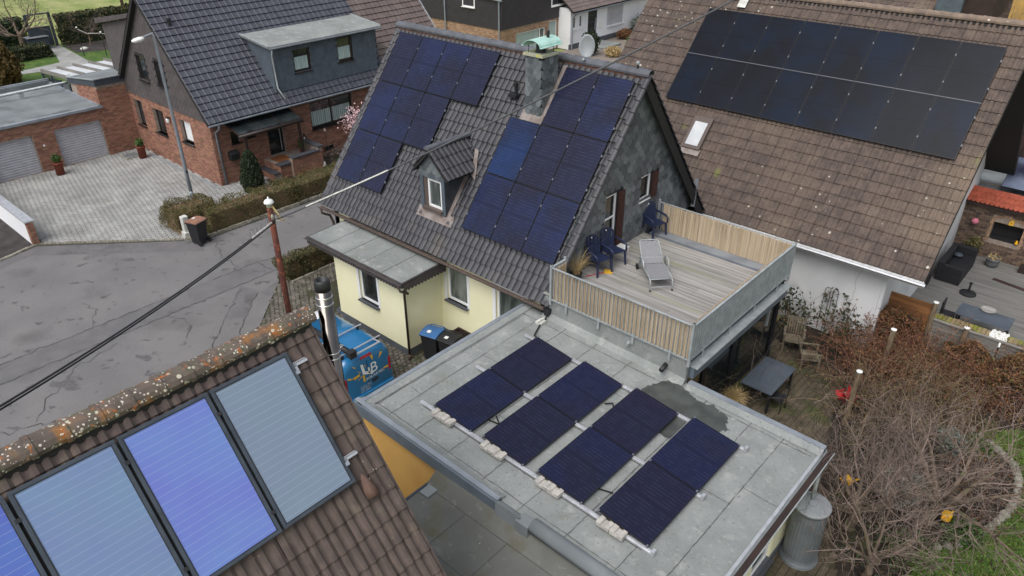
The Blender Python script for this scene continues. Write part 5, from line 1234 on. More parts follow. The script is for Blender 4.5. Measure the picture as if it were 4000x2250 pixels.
roof_tiles(rh, q1 + V((W_, 0, 0)) + KN * .02, (-1, 0, 0), KS, KN, W_, QL, .32, .365, 'double', m_tile_brown, limit=0)
rp = q0 + QS * QL; ridge_run(rh, (QX0, rp.y, rp.z + .03), (QX1, rp.y, rp.z + .03), .17, m_ridge_right, .4, hk=.7)
gutter(rh, (-11.2, QY - .1, QZ - .06), (QX1 + .05, QY - .1, QZ - .06), .075, m_alu)
ob('fascia_board', MB().box(-11.2, QX1, QY - .0, QY + .03, QZ - .22, QZ - .02), m_whiteplastic, rh)
b = MB(); b.box(-16.2, -4.6, 21.85, 22.1, 0, 3.3); b.ext([(-4.75, 21.9, 0), (-4.75, 32.4, 0), (-4.75, 32.4, 3.2), (-4.75, rp.y, rp.z - .4), (-4.75, 21.9, 3.2)], (.25, 0, 0)); ob('wall', b, m_whitedirt, rh)
b = MB(); rng.seed(53); z = 2.7; x = -5.25
while z > .6: x2 = x + rng.gauss(0, .025); b.obox((x, 21.847, z - .08), V((.004, 0, 0)), V((0, .003, 0)), V((x2 - x, 0, -.09))); x = x2; z -= .16
ob('wall_crack', b, m_mortar, rh)
sk_ = MB(); so_ = V((-12.33, 22.86, 4.58)); uu = V((1, 0, 0))
sk_.obox(so_ + uu * .31 + QS * .55 + QN * .06, uu * .36, QS * .62, QN * .05); sko = ob('skylight', sk_, m_sillbrown, rh); b = MB(); b.obox(so_ + uu * .31 + QS * .5 + QN * .115, uu * .24, QS * .45, QN * .008); ob('pane', b, mat('skylight_glass', S(206, 209, 211), S(188, 192, 195), sc=2, rough=.1, coat=.6), sko); b = MB(); b.obox(so_ + uu * .31 - QS * .16 + QN * .05, uu * .4, QS * .12, QN * .01); ob('apron', b, m_lead, sko)
for j in range(2):
    for i in range(8):
        lb = f'black solar panel on the brown tiled roof, {"upper" if j == 0 else "lower"} row, ' + ['leftmost', 'second from left', 'third from left', 'fourth from left', 'fourth from right', 'third from right', 'second from right', 'rightmost'][i]
        M_ = frame(RO + V((i * PW, 0, 0)) - QS * ((j + 1) * PL - .02) - QN * .035, (1, 0, 0), QS, QN)
        tr = rng.random(); solar_panel(lb, M_, PW - .018, PL - .02, S(20, 30, 46) if tr < .5 else S(25, 29, 38), 'solar panels on the brown tiled roof', [(1, .25), (1, .75)], m_cells_black)
tag(ob('panel_rail', MB().obox(RO + V((PW * 4, 0, 0)) - QS * (PL - .01) - QN * .012, V((PW * 4, 0, 0)), QS * .006, QN * .012), m_clamp), 'pale rail line between the two panel rows on the brown roof', 'rail')
ob('lead_patch', MB().obox(RO + V((1.15, 0, 0)) + QS * .5 - QN * .02, V((.16, 0, 0)), QS * .3, QN * .012), m_stonew, rh)
b = MB(); b.beam((-10.55, 20.72, 4.45), (-10.5, 20.55, 3.55), .12, .04); ob('valley_flashing', b, m_zinc, rh)
# patio of the right house
pt_ = struct('patio', MB().box(-4.5, 6, 24.35, 31.0, -.02, .02), m_under); mats = []; rng.seed(54); y = 24.4
while y < 30.9: mats.append(boxM(-4.5, 6, y, y + .136, .02, .05 + rng.uniform(-.003, .003))); y += .142
pieces(pt_, 'board', MB().box(0, 1, 0, 1, 0, 1).mesh('board'), mats, m_deckgrey)
bw = thing('barbecue_wall', 'old brick wall with an arched fireplace under a row of orange tiles', 'wall', (-2, 31.1, 0)); ops = [(-3.42 + 5.4, -2.42 + 5.4, .82, 1.52)]
b = MB(); wallp(b, (-5.4, 31, 0), (1, 0, 0), 7, 2.2, (0, -1, 0), ops, .4); b.box(-5.4, 1.6, 31.42, 31.5, 0, 2.2); ob('mortar_bed', b, m_mortar, bw)
pieces(bw, 'brick', unit(), brick_mats((-5.4, 31, 0), (1, 0, 0), 7, 2.2, (0, -1, 0), [(1.9, 3.06, .72, 1.8)], .25, .08, .014), m_brickold)
b = MB(); n = 11
for j in range(n):
    a0, a1 = pi * (j + .06) / n, pi * (j + .94) / n; R0, R1 = .5, .62; P_ = [(-2.92 - R0 * cos(a0), 30.985, 1.5 + .26 * sin(a0)), (-2.92 - R1 * cos(a0), 30.985, 1.5 + .36 * sin(a0)), (-2.92 - R1 * cos(a1), 30.985, 1.5 + .36 * sin(a1)), (-2.92 - R0 * cos(a1), 30.985, 1.5 + .26 * sin(a1))]; c = MB(); c.ext(P_, (0, .04, 0)); ob('arch_brick', c, m_brick2, bw)
for x in (-3.54, -2.42): 
    for k in range(9): c = MB(); c.box(x, x + .12, 30.984, 31.03, .72 + k * .088, .72 + k * .088 + .078); ob('jamb_brick', c, m_brick2, bw)
b = MB(); b.ext([(-2.92 - .5 * cos(pi * j / 8), 31.02, 1.5 + .26 * sin(pi * j / 8)) for j in range(9)], (0, .01, 0)); ob('arch_infill', b, m_timber, bw); ob('grill_tray', MB().box(-3.38, -2.46, 31.0, 31.35, .86, .96), m_black, bw); ob('soot_back', MB().box(-3.42, -2.42, 31.3, 31.4, .82, 1.52), m_under, bw)
b = MB(); b.ext([(-5.6, 30.78, 2.14), (-5.6, 31.62, 2.5), (-5.6, 31.62, 2.42), (-5.6, 30.78, 2.06)], (7.4, 0, 0)); ob('tile_bed', b, m_timberdark, bw); ts = V((0, .92, .39)).normalized(); tn = V((0, -.39, .92)).normalized(); mats = []
for r in range(3):
    for i in range(48): mats.append(frame(V((-5.5 + i * .155 + (.077 if r % 2 else 0), 30.76, 2.15)) + ts * (r * .27) + tn * (.03), V((.152, 0, 0)), ts * .34 - tn * .03, tn * .3))
rt_me = slate_me.copy(); rt_me.materials.clear(); pieces(bw, 'roof_tile', rt_me, mats, m_redtile)
sh = thing('garage_behind', 'flat grey garage roof behind the barbecue wall', 'building', (-2, 33.5, 0)); ob('roof', MB().box(-6.2, 2, 31.65, 35.2, 2.1, 2.3), m_bitumen3, sh); ob('edge_trim', MB().box(-6.2, 2, 35.1, 35.22, 2.3, 2.4), m_whiteplastic, sh); b = MB(); b.lathe((-4.65, 32.9, 2.3), [(.09, 0), (.09, .08), (.05, .09)], 12); ob('roof_vent', b, m_black, sh); ob('loose_plank', MB().obox((-4.3, 32.6, 2.33), V((.5, .05, 0)), V((-.02, .12, 0)), V((0, 0, .02))), m_timberg, sh)
for k in range(3):
    M_ = frame(V((-3.75 + k * 1.02 + .05, 31.95, 2.55)), (1, 0, 0), V((0, .88, .47)), V((0, -.47, .88))); t = solar_panel(f'older silver-framed solar panel on the garage roof, {["left", "middle", "right"][k]} one', M_, 1.0, 1.66, S(120, 130, 150), 'old panels on the garage roof'); t.children[0].data = t.children[0].data.copy() if k == 0 else bpy.data.objects['solar_panel'].children[0].data
b = MB(); wd = thing('timber_shed', 'tall dark timber shed beyond the garage roof', 'shed', (-2, 36, 0)); ob('body', MB().box(-7, 3, 35.4, 39, 0, 5.6), m_timberdark, wd); mats = [boxM(-7 + i * .2, -7 + i * .2 + .185, 35.36, 35.4, 2.0, 5.55) for i in range(50)]; pieces(wd, 'board', unit(), mats, m_timberdark)
# patio furniture
sf = thing('wicker_sofa', 'black wicker corner sofa on the grey patio deck', 'sofa', (-3.85, 28.9, .05)); b = MB(); b.box(-4.25, -3.45, 27.85, 29.9, .05, .42); ob('base', b, m_wicker, sf, bevel=.02); b = MB(); b.box(-4.3, -4.1, 27.85, 29.9, .42, .78); ob('backrest', b, m_wicker, sf, bevel=.02); b = MB(); b.box(-4.1, -3.45, 29.7, 29.92, .42, .78); ob('armrest', b, m_wicker, sf, bevel=.02); b = MB(); b.box(-4.1, -3.45, 27.85, 28.02, .42, .7); ob('armrest', b, m_wicker, sf, bevel=.02); b = MB(); b.box(-4.08, -3.48, 28.04, 29.68, .42, .5); ob('cushion', b, m_black, sf, bevel=.03)
tag(ob('round_cushion', MB().lathe((-3.95, 29.3, .52), [(.02, 0), (.14, .03), (.17, .07), (.12, .12), (.02, .13)], 14), m_fascdark, None, True), 'round dark cushion on the black wicker sofa', 'cushion')
ft = thing('wicker_stool', 'black wicker footstool half hidden under the brown roof eave', 'stool', (-4.5, 27.3, .05)); b = MB(); b.box(-4.85, -4.3, 26.9, 27.5, .05, .42); ob('body', b, m_wicker, ft, bevel=.02); ob('cushion', MB().box(-4.83, -4.32, 26.92, 27.48, .42, .5), m_black, ft)
pb = thing('parasol_base', 'round black parasol base on the patio deck', 'parasol base', (-3.05, 27.5, .05)); b = MB(); b.lathe((-3.05, 27.5, .05), [(.27, 0), (.27, .05), (.2, .08), (.06, .1)], 20); ob('disc', b, m_black, pb); b = MB(); b.lathe((-3.05, 27.5, .15), [(.035, 0), (.035, .3), (.05, .31), (.05, .36)], 10); ob('sleeve', b, m_black, pb)
def pot(label, c, r, h, m, plant=None, name='plant_pot', n=220, ph=.3, cat='plant pot', sz=.06):
    t = thing(name, label, cat, c); b = MB(); b.lathe(c, [(r * .72, 0), (r * .9, h * .5), (r, h * .92), (r * 1.05, h * .94), (r * 1.05, h), (r * .9, h), (r * .88, h * .9), (.02, h * .9)], 18); ob('pot', b, m, t, True)
    if plant: leaf_ob('plant', blob_pts((c[0], c[1], c[2] + h + ph * .5), r * 1.1, r * 1.1, ph * .6, n), sz, plant, t)
    return t
pot('round grey stone pot on the patio deck before the barbecue wall', (-2.95, 30.3, .05), .24, .34, m_potgrey, m_dryg, ph=.12, n=60); pot('dark planter with withered grasses behind the wicker sofa', (-3.75, 30.4, .05), .26, .4, m_black, m_leafolive, ph=.5, n=350, sz=.08)
bx_ = thing('planter_box', 'long dark planter box at the foot of the barbecue wall', 'planter', (-1.6, 30.6, .05)); ob('box', MB().box(-2.1, -.9, 30.4, 30.75, .05, .3), m_timberdark, bx_); ob('soil_fill', MB().box(-2.05, -.95, 30.45, 30.7, .3, .31), m_soil, bx_)
tag(ob('door_runner', MB().obox((-2.1, 29.2, .056), V((.55, -.1, 0)), V((.02, .1, 0)), V((0, 0, .004))), m_timberdark), 'narrow dark mat lying on the patio deck', 'mat')
lt = thing('paper_lantern', 'pink paper lantern hanging on the old brick wall', 'lantern', (-3.99, 30.8, 1.4)); b = MB(); b.lathe((-3.99, 30.8, 1.3), [(.03, 0), (.1, .05), (.13, .12), (.1, .2), (.03, .24)], 14); ob('shade', b, m_pink, lt, True); b = MB(); b.tube([(-3.99, 30.8, 1.54), (-3.97, 30.85, 1.7)], .008, 5); b.lathe((-3.97, 30.85, 1.68), [(.02, 0), (.09, .04), (.02, .1)], 10); ob('bracket', b, m_black, lt)
bh = thing('bird_house', 'tiny wooden bird house in the fireplace arch', 'bird house', (-2.85, 30.95, 1.55)); b = MB(); b.ext([(-2.94, 30.9, 1.55), (-2.78, 30.9, 1.55), (-2.78, 30.9, 1.68), (-2.86, 30.9, 1.76), (-2.94, 30.9, 1.68)], (0, .1, 0)); ob('box', b, m_logoy, bh); ob('hole', MB().lathe((0, 0, 0), [(.02, 0), (.02, .004)], 8), m_black, bh).matrix_local = Matrix.Translation(V((-2.86, 30.899, 1.66)) - V((-2.85, 30.95, 1.55))) @ Matrix.Rotation(pi / 2, 4, 'X')
tag(ob('toy_duck', MB().lathe((-2.5, 30.95, .86), [(.03, 0), (.06, .03), (.05, .07), (.03, .09), (.045, .12), (.02, .16)], 10), m_yellowp, None, True), 'small yellow figure on the fireplace ledge', 'figure')
dt = thing('patio_table', 'long slate-grey table by the mossy brick planter wall', 'table', (-2.1, 24.9, .05)); ob('top', MB().box(-2.87, -1.33, 24.45, 25.3, .74, .79), m_stonegrey, dt, bevel=.01)
for x in (-2.8, -1.4):
    for y in (24.55, 25.2): ob('leg', MB().box(x - .03, x + .03, y - .03, y + .03, .05, .74), m_black, dt)
b = MB(); b.lathe((-2.1, 25.28, .79), [(.2, 0), (.23, .05), (.21, .05), (.19, .015), (.02, .015)], 22); tag(ob('round_tray', b, m_deck), 'round pale tray at the edge of the slate-grey patio table', 'tray')
ch = thing('patio_chair', 'black chair back showing beside the slate-grey patio table', 'chair', (-3.05, 24.9, .05)); b = MB(); b.box(-3.3, -2.9, 24.7, 25.1, .42, .46); ob('seat', b, m_black, ch); b = MB(); b.box(-3.32, -3.27, 24.7, 25.1, .46, .9); ob('backrest', b, m_black, ch, bevel=.01)
for x in (-3.28, -2.93):
    for y in (24.73, 25.07): ob('leg', MB().box(x - .015, x + .015, y - .015, y + .015, .05, .42), m_black, ch)
rw = thing('planter_wall', 'low mossy brick planter wall between fence and patio', 'wall', (-1, 24.2, 0)); ob('core', MB().box(-3.6, 5, 24.03, 24.33, 0, .56), m_mortar, rw); pieces(rw, 'brick', unit(), brick_mats((-3.6, 24.03, 0), (1, 0, 0), 8.6, .56, (0, -1, 0), (), .24, .075, .012), m_brickold, 120)
mats = [boxM(-3.6 + i * .125, -3.6 + i * .125 + .112, 24.0, 24.36, .56, .64 + rng.uniform(-.01, .01)) for i in range(68)]; m_coping = mat('coping_mossy', S(140, 122, 92), S(116, 104, 76), isl=True, rough=.9, rnd=.15, stain=(S(130, 134, 44), 2.2, .52, .62)); pieces(rw, 'coping_brick', unit(), mats, m_coping)
cl = MB(); gx, gy = 12, 10
for i in range(gx + 1):
    for j in range(gy + 1): x, y = -1.75 + i * .04, 23.86 + j * .06; cl.v.append((x + .02 * sin(j), y, (.66 if y > 24.0 else .66 - (24.0 - y) * 1.6) + .025 * sin(i * 1.9 + j) + .012 * cos(j * 2.3)))
for i in range(gx):
    for j in range(gy): k = i * (gy + 1) + j; cl.f.append((k, k + 1, k + gy + 2, k + gy + 1))
tag(ob('cloth', cl, m_whiteplastic, None, True), 'crumpled white cloth hanging over the mossy planter wall', 'cloth')
fe = thing('board_fence', 'warm brown horizontal board fence panel beside the white wall', 'fence', (-4, 22.8, 0))
for k in range(11): c = MB(); z = .3 + k * .132; c.obox((-4.0, 22.8 + .012 * (k % 2), z), V((.78, 0, 0)), V((0, .01, 0)), V((0, 0, .068))); ob('board', c, m_timber, fe)
ob('post', MB().box(-4.86, -4.74, 22.72, 22.84, 0, 1.83), m_timber, fe)
fg = thing('low_board_fence', 'low weathered grey board fence in front of the mossy planter wall', 'fence', (-1, 22.8, 0))
for p in range(3):
    for k in range(9): c = MB(); z = .1 + k * .128; x0 = -3.15 + p * 1.85; c.obox((x0 + .9, 22.8 + .012 * (k % 2), z), V((.9, 0, 0)), V((0, .01, 0)), V((0, 0, .066))); ob('board', c, m_timberg, fg)
ob('cap_rail', MB().box(-3.15, 2.4, 22.75, 22.85, 1.2, 1.24), m_timberg, fg)
for x, y, h, lb in ((-3.69, 17.74, 1.8, 'standing free in the bare shrubs'), (-3.68, 20.39, 1.8, 'half buried in shrubs before the white wall'), (-3.22, 22.77, 1.8, 'at the end of the brown board fence'), (-2.22, 22.6, 1.4, 'before the low grey board fence')):
    t = thing('wooden_post', f'round wooden post with white cap {lb}', 'post', (x, y, 0), group='round posts with white caps'); b = MB(); b.lathe((x, y, 0), [(.075, 0), (.07, h)], 12); ob('shaft', b, m_post, t); b = MB(); b.lathe((x, y, h - .005), [(.08, 0), (.08, .02), (.02, .035)], 12); ob('cap', b, m_whiteplastic, t)
# ---- garden below the terrace
gt = thing('garden_table', 'black garden table on the brown paving beside the glazed room', 'table', (-5.9, 17.45, 0)); ob('top', MB().box(-6.35, -5.43, 16.65, 18.28, .70, .745), m_stonegrey, gt, bevel=.01)
for x in (-6.28, -5.5):
    for y in (16.72, 18.21): ob('leg', MB().box(x - .03, x + .03, y - .03, y + .03, 0, .70), m_black, gt)
gc = thing('metal_chair', 'thin black metal garden chair pushed under the black table', 'chair', (-5.35, 17.1, 0)); b = MB(); b.box(-5.6, -5.2, 16.9, 17.3, .43, .45); ob('seat', b, m_black, gc); b = MB(); b.tube([(-5.2, 16.9, .0), (-5.2, 16.9, .6), (-5.16, 16.95, .85), (-5.16, 17.25, .85), (-5.2, 17.3, .6), (-5.2, 17.3, 0)], .012, 6); ob('back_frame', b, m_black, gc, True)
for y in (16.92, 17.28): b = MB(); b.tube([(-5.58, y, 0), (-5.56, y, .44)], .012, 6); ob('leg', b, m_black, gc)
pg = thing('pampas_tuft', 'round tuft of dry straw-coloured ornamental grass by the black table', 'ornamental grass', (-6.25, 16.15, 0)); b = MB(); rng.seed(56)
for i in range(500):
    a = rng.uniform(0, 6.3); e = rng.uniform(.15, 1.4); twig_mb(b, (-6.25 + rng.gauss(0, .06), 16.15 + rng.gauss(0, .06), .5), (cos(a) * cos(e), sin(a) * cos(e), sin(e)), rng.uniform(.25, .45), .005, 3, .08, 3, grav=.5)
ob('blades', b, m_dryg, pg, nf=False); b = MB(); b.lathe((-6.25, 16.15, 0), [(.16, 0), (.2, .45), (.05, .45)], 12); ob('pot', b, m_black, pg)
m_benchw = mat('bench_weathered', S(128, 118, 98), S(102, 94, 78), sc=6, rough=.9, rnd=.1)
bn = thing('slatted_bench', 'weathered slatted wooden garden chair below the white wall', 'chair', (-6.3, 20.2, 0), radians(-70)); b = MB()
for k in range(7): c = MB(); c.box(-.25 + k * .075, -.19 + k * .075, -.28, .28, .4, .42); ob('seat_slat', c, m_benchw, bn, local=True)
for k in range(8): c = MB(); y = -.27 + k * .072; c.ext([(-.27, y, .45), (-.27, y + .045, .45), (-.42, y + .045, .98), (-.42, y, .98)], (.02, 0, 0)); ob('back_slat', c, m_benchw, bn, local=True)
for x in (-.25, .25):
    for y in (-.27, .27): c = MB(); c.box(x - .025, x + .025, y - .025, y + .025, 0, .42 if x < 0 else .62); ob('leg', c, m_benchw, bn, local=True)
for y in (-.29, .29): c = MB(); c.box(-.3, .28, y - .03, y + .03, .62, .65); ob('armrest', c, m_benchw, bn, local=True)
copy_thing(bn, (-5.55, 19.65, 0), radians(30), 'second weathered slatted garden chair standing farther from the white wall')
tk = thing('rain_tank', 'tall grey fluted rain barrel shaped like a column', 'rain barrel', (-2.78, 12.62, 0)); b = MB(); n = 60; prof = [(.40, 0), (.41, .03), (.39, .06), (.41, .09), (.38, .13), (.365, .2), (.355, 1.5), (.37, 1.55), (.385, 1.58), (.385, 1.62)]
o0 = 0
for r, z in prof:
    for j in range(n): a = 2 * pi * j / n; q = r * (1 - (.025 if (.2 <= z <= 1.5 and j % 2) else 0)); b.v.append((-2.78 + q * cos(a), 12.62 + q * sin(a), z))
for i in range(len(prof) - 1):
    for j in range(n): k = (j + 1) % n; b.f.append((i * n + j, i * n + k, (i + 1) * n + k, (i + 1) * n + j))
ob('barrel', b, m_tank, tk); b = MB(); b.lathe((-2.78, 12.62, 1.6), [(.39, 0), (.39, .03), (.36, .05), (.1, .07), (.1, .09), (.02, .09)], 40); ob('lid', b, mat('tank_lid', S(150, 156, 160), S(138, 144, 148), sc=5, rough=.6), tk)
for (x, y, z, a, lb) in ((-2.72, 15.1, .42, .5, 'hanging among bare twigs beside the rain barrel'), (-.62, 15.5, .4, 1.2, 'lying on the bed near the lawn edge')):
    t = thing('watering_can', f'bright yellow plastic can {lb}', 'can', (x, y, z), a); b = MB(); b.lathe((0, 0, 0), [(.1, 0), (.11, .16), (.08, .2), (.05, .2)], 14); ob('body', b, m_yellowp, t, local=True); b = MB(); b.tube([(.09, 0, .05), (.2, 0, .16), (.24, 0, .2)], [.03, .02, .03], 8); ob('spout', b, m_yellowp, t, local=True); b = MB(); b.tube([(-.09, 0, .04), (-.18, 0, .12), (-.08, 0, .2)], .014, 6); ob('handle', b, m_yellowp, t, local=True)
tr = thing('iron_trellis', 'black iron trellis with scrolled top against the white wall', 'trellis', (-5.95, 21.7, 0)); b = MB()
for x in (-6.15, -5.98, -5.9, -5.73): b.tube([(x, 21.75, 0), (x, 21.75, 1.55)], .01, 5)
for cx in (-6.06, -5.82): b.tube([(cx - .09 + .0, 21.75, 1.55)] + [(cx + .09 * cos(pi - a * pi / 6), 21.75, 1.55 + .13 * sin(a * pi / 6)) for a in range(1, 7)] + [(cx + .02, 21.75, 1.5)], .01, 5)
ob('bars', b, m_black, tr)
# bed edging stones
be = thing('bed_edging', 'curved row of pale edging stones between bed and lawn', 'edging', (.3, 17.5, 0)); pts = [(-1.0, 19.8), (-.3, 19.35), (.15, 19.0), (.35, 18.5), (.45, 17.8), (.42, 17.2), (.28, 16.6), (.1, 16.0), (-.2, 15.3), (-.7, 14.7)]; rng.seed(57)
for a, c in zip(pts[:-1], pts[1:]):
    for k in range(3):
        f = k / 3; x, y = a[0] + (c[0] - a[0]) * f, a[1] + (c[1] - a[1]) * f; s_ = MB(); s_.lathe((x, y, 0), [(.1, 0), (.12, .05), (.09, .1), (.02, .12)], 7, rng.uniform(.7, 1.1), rng.uniform(.8, 1.3)); ob('stone', s_, m_kerb, be)
# ================================================================ brick house across the street
BT = 1.09; B47 = math.atan(BT); cb_, sb_ = cos(B47), sin(B47); BSU, BSN = V((-cb_, 0, sb_)), V((sb_, 0, cb_))
bk_ = thing('brick_house', 'red brick house with dark grey roof, shingled gable and wide flat dormer', 'house', (-36, 20, 0))
BX, BXL, BY, BYM, BYE = -32.0, -40.4, 15.2, 25.5, 30.2; BEX, BEZ = -31.5, 3.14; BRX = -36.2; BRL = (BEX - BRX) / cb_
gops = [(.7, 1.55, 1.4, 2.72), (2.7, 3.8, 1.41, 2.66), (5.45, 6.52, 1.55, 2.64)]
b = MB(); wallp(b, (BXL, BY, 0), (1, 0, 0), BX - BXL, 3.05, (0, -1, 0), gops, .2)
fops = [(.9, 1.32, 1.84, 2.42), (1.64, 2.08, 1.94, 2.2), (2.78, 3.65, .72, 2.22), (5.3, 7.95, 1.42, 2.8), (5.85, 6.45, .08, .36)]
wallp(b, (BX, BY, 0), (0, 1, 0), BYM - BY, 3.05, (1, 0, 0), fops, .2); b.box(BXL, BX - .25, BY + .25, BYM, 0, 3.0)
ob('mortar_wall', b, m_mortar, bk_); rng.seed(61)
ms = brick_mats((BXL, BY, 0), (1, 0, 0), BX - BXL, 3.05, (0, -1, 0), gops) + brick_mats((BX, BY, 0), (0, 1, 0), BYM - BY, 3.05, (1, 0, 0), fops)
pieces(bk_, 'brick', unit(), ms, m_brick)
for i, (a0, a1, z0, z1) in enumerate(gops):
    window(bk_, (BXL + a0, BY, z0), (1, 0, 0), (0, -1, 0), a1 - a0, z1 - z0, m_brownframe, m_glass if i < 2 else m_pvc, .07, .16, sill=m_darkframe)
for i, (a0, a1, z0, z1) in enumerate(fops[:2]): window(bk_, (BX, BY + a0, z0), (0, 1, 0), (1, 0, 0), a1 - a0, z1 - z0, m_brownframe, m_glass, .06, .14, sill=m_darkframe)
a0, a1, z0, z1 = fops[3]; window(bk_, (BX, BY + a0, z0), (0, 1, 0), (1, 0, 0), a1 - a0, z1 - z0, m_brownframe, m_glass, .1, .12, vm=(.5,), sill=m_darkframe, curtain=(.12, a1 - a0 - .12, .12, .85))
a0, a1, z0, z1 = fops[2]; dob = window(bk_, (BX, BY + a0, z0), (0, 1, 0), (1, 0, 0), a1 - a0, z1 - z0, m_darkframe, m_glass, .08, .15, hm=(.12,), name='front_door'); b = MB(); b.tube([(BX - .08, BY + a1 - .16, .85), (BX - .08, BY + a1 - .16, 2.1)], .025, 8); ob('handle', b, m_alu, dob)
b = MB()
for k in range(6): b.box(BX - .05, BX + .0, BY + 5.88 + k * .1, BY + 5.9 + k * .1, .08, .36)
ob('cellar_grille', b, m_black, bk_)
# shingled gable
bz = lambda x: BEZ + BT * (BEX - x) if x > BRX else BEZ + BT * (BEX - BRX) - BT * (BRX - x)
W1 = (-38.0, -37.12, 4.0, 5.22); W2 = (-36.1, -35.3, 4.06, 5.22)
b = MB()
def gs(x0, x1, z0, z1=None):
    P_ = [(x0, BY - .03, z0), (x1, BY - .03, z0)]
    if z1 is None:
        P_.append((x1, BY - .03, bz(x1) - .1))
        if x0 < BRX < x1: P_.append((BRX, BY - .03, bz(BRX) - .1))
        P_.append((x0, BY - .03, bz(x0) - .1))
    else: P_ += [(x1, BY - .03, z1), (x0, BY - .03, z1)]
    b.ext(P_, (0, .25, 0))
gs(-40.9, W1[0], 3.03); gs(*W1[:2], 3.03, W1[2]); gs(*W1[:2], W1[3]); gs(W1[1], W2[0], 3.03); gs(*W2[:2], 3.03, W2[2]); gs(*W2[:2], W2[3]); gs(W2[1], BX + .05, 3.03)
ob('gable_board', b, m_cladblack, bk_); mats = []; zz = 3.02; r = 0
while zz < 8.2:
    x = -41 + (.16 if r % 2 else 0)
    while x < -31.9:
        xc, zc = x + .15, zz + .1
        if zc < bz(xc) - .16 and -40.85 < x and x + .3 < BX + .06 and not any(q[0] - .1 < xc < q[1] + .1 and q[2] - .05 < zc < q[3] + .05 for q in (W1, W2)):
            mats.append(frame((x, BY - .035, zz), V((.3, 0, 0)), V((0, .012, .2)), V((0, -.016, 0))))
        x += .312
    zz += .165; r += 1
pieces(bk_, 'shingle', unit(), mats, m_shingle)
for q in (W1, W2): window(bk_, (q[0], BY - .05, q[2]), (1, 0, 0), (0, -1, 0), q[1] - q[0], q[3] - q[2], m_brownframe, m_glass, .07, .08, sill=m_darkframe, surround=(m_cladblack, .06))
def brick_roof(par, y0, y1, m, lim, skip=None):
    q = V((BEX, y0, BEZ)) - BSN * .05; b = MB(); e = V((0, y1 - y0, 0)); b.ext([q, q + e, q + e + BSU * BRL, q + BSU * BRL], -BSN * .15)
    S2, N2 = V((cb_, 0, sb_)), V((-sb_, 0, cb_)); p = V((2 * BRX - BEX, y0, BEZ)) - N2 * .05; b.ext([p, p + S2 * BRL, p + S2 * BRL + e, p + e], -N2 * .15); ob('roof_deck', b, m_under, par)
    roof_tiles(par, q + BSN * .02, (0, 1, 0), BSU, BSN, y1 - y0, BRL, .3, .35, 'flat', m, skip, lim, lift=.05)
    roof_tiles(par, p + e + N2 * .02, (0, -1, 0), S2, N2, y1 - y0, BRL, .3, .35, 'flat', m, None, 0, lift=.035)
    ridge_run(par, (BRX, y0, BEZ + BT * (BEX - BRX) + .03), (BRX, y1, BEZ + BT * (BEX - BRX) + .03), .13, m, .4)
rng.seed(62)
brick_roof(bk_, 14.93, BYM, m_tile_grey2, 300, lambda a, c: (18.9 < 14.93 + a < 25.2 and 0.75 < c < 3.4))
gutter(bk_, (BEX + .08, 14.9, BEZ - .05), (BEX + .08, BYM, BEZ - .05), .07, m_zinc)
b = MB(); b.tube([(BEX + .08, 15.35, BEZ - .1), (BEX + .06, 15.35, 2.85), (BX + .1, 15.38, 2.6), (BX + .08, 15.4, .05)], .05, 10); ob('downpipe', b, m_zinc, bk_, True)
b = MB(); b.lathe((-34.9, 15.75, 6.75), [(.07, 0), (.07, .3), (.1, .31), (.1, .4), (.05, .42)], 10); ob('vent_pipe', b, m_black, bk_)
# wide dormer
DXF, DY0_, DY1_ = -31.95, 18.8, 25.05; b = MB(); d1 = (1.15, 2.15, .72, 1.9); d2 = (3.7, 4.7, .76, 1.95); dz0 = 3.66
wallp(b, (DXF, DY0_, dz0), (0, 1, 0), DY1_ - DY0_, 2.05, (1, 0, 0), [d1, d2], .15); b.box(-34.2, DXF - .2, DY0_ + .15, DY1_ - .15, 3.6, 5.7)
for y in (DY0_, DY1_ - .12): b.ext([(DXF, y, dz0), (DXF, y, 5.72), (-34.1, y, 5.9), (-34.1, y, bz(-34.1) - .2)], (0, .12, 0))
dm = ob('dormer', b, m_slateblue, bk_)
ms = []; zz = dz0; r = 0; rng.seed(63)
while zz < 5.6:
    y = DY0_ - (.1 if r % 2 else 0)
    while y < DY1_:
        ya, yb = max(y, DY0_), min(y + .295, DY1_); yc = (ya + yb) / 2 - DY0_; zc = zz + .1 - dz0
        if yb - ya > .06 and not any(q[0] < yc < q[1] and q[2] < zc < q[3] for q in (d1, d2)): ms.append(frame((DXF + .004, ya, zz), V((0, yb - ya, 0)), V((-.006, 0, .155)), V((.008, 0, 0))))
        y += .3
    zz += .15; r += 1
pieces(dm, 'shingle', unit(), ms, m_slateblue, 260)
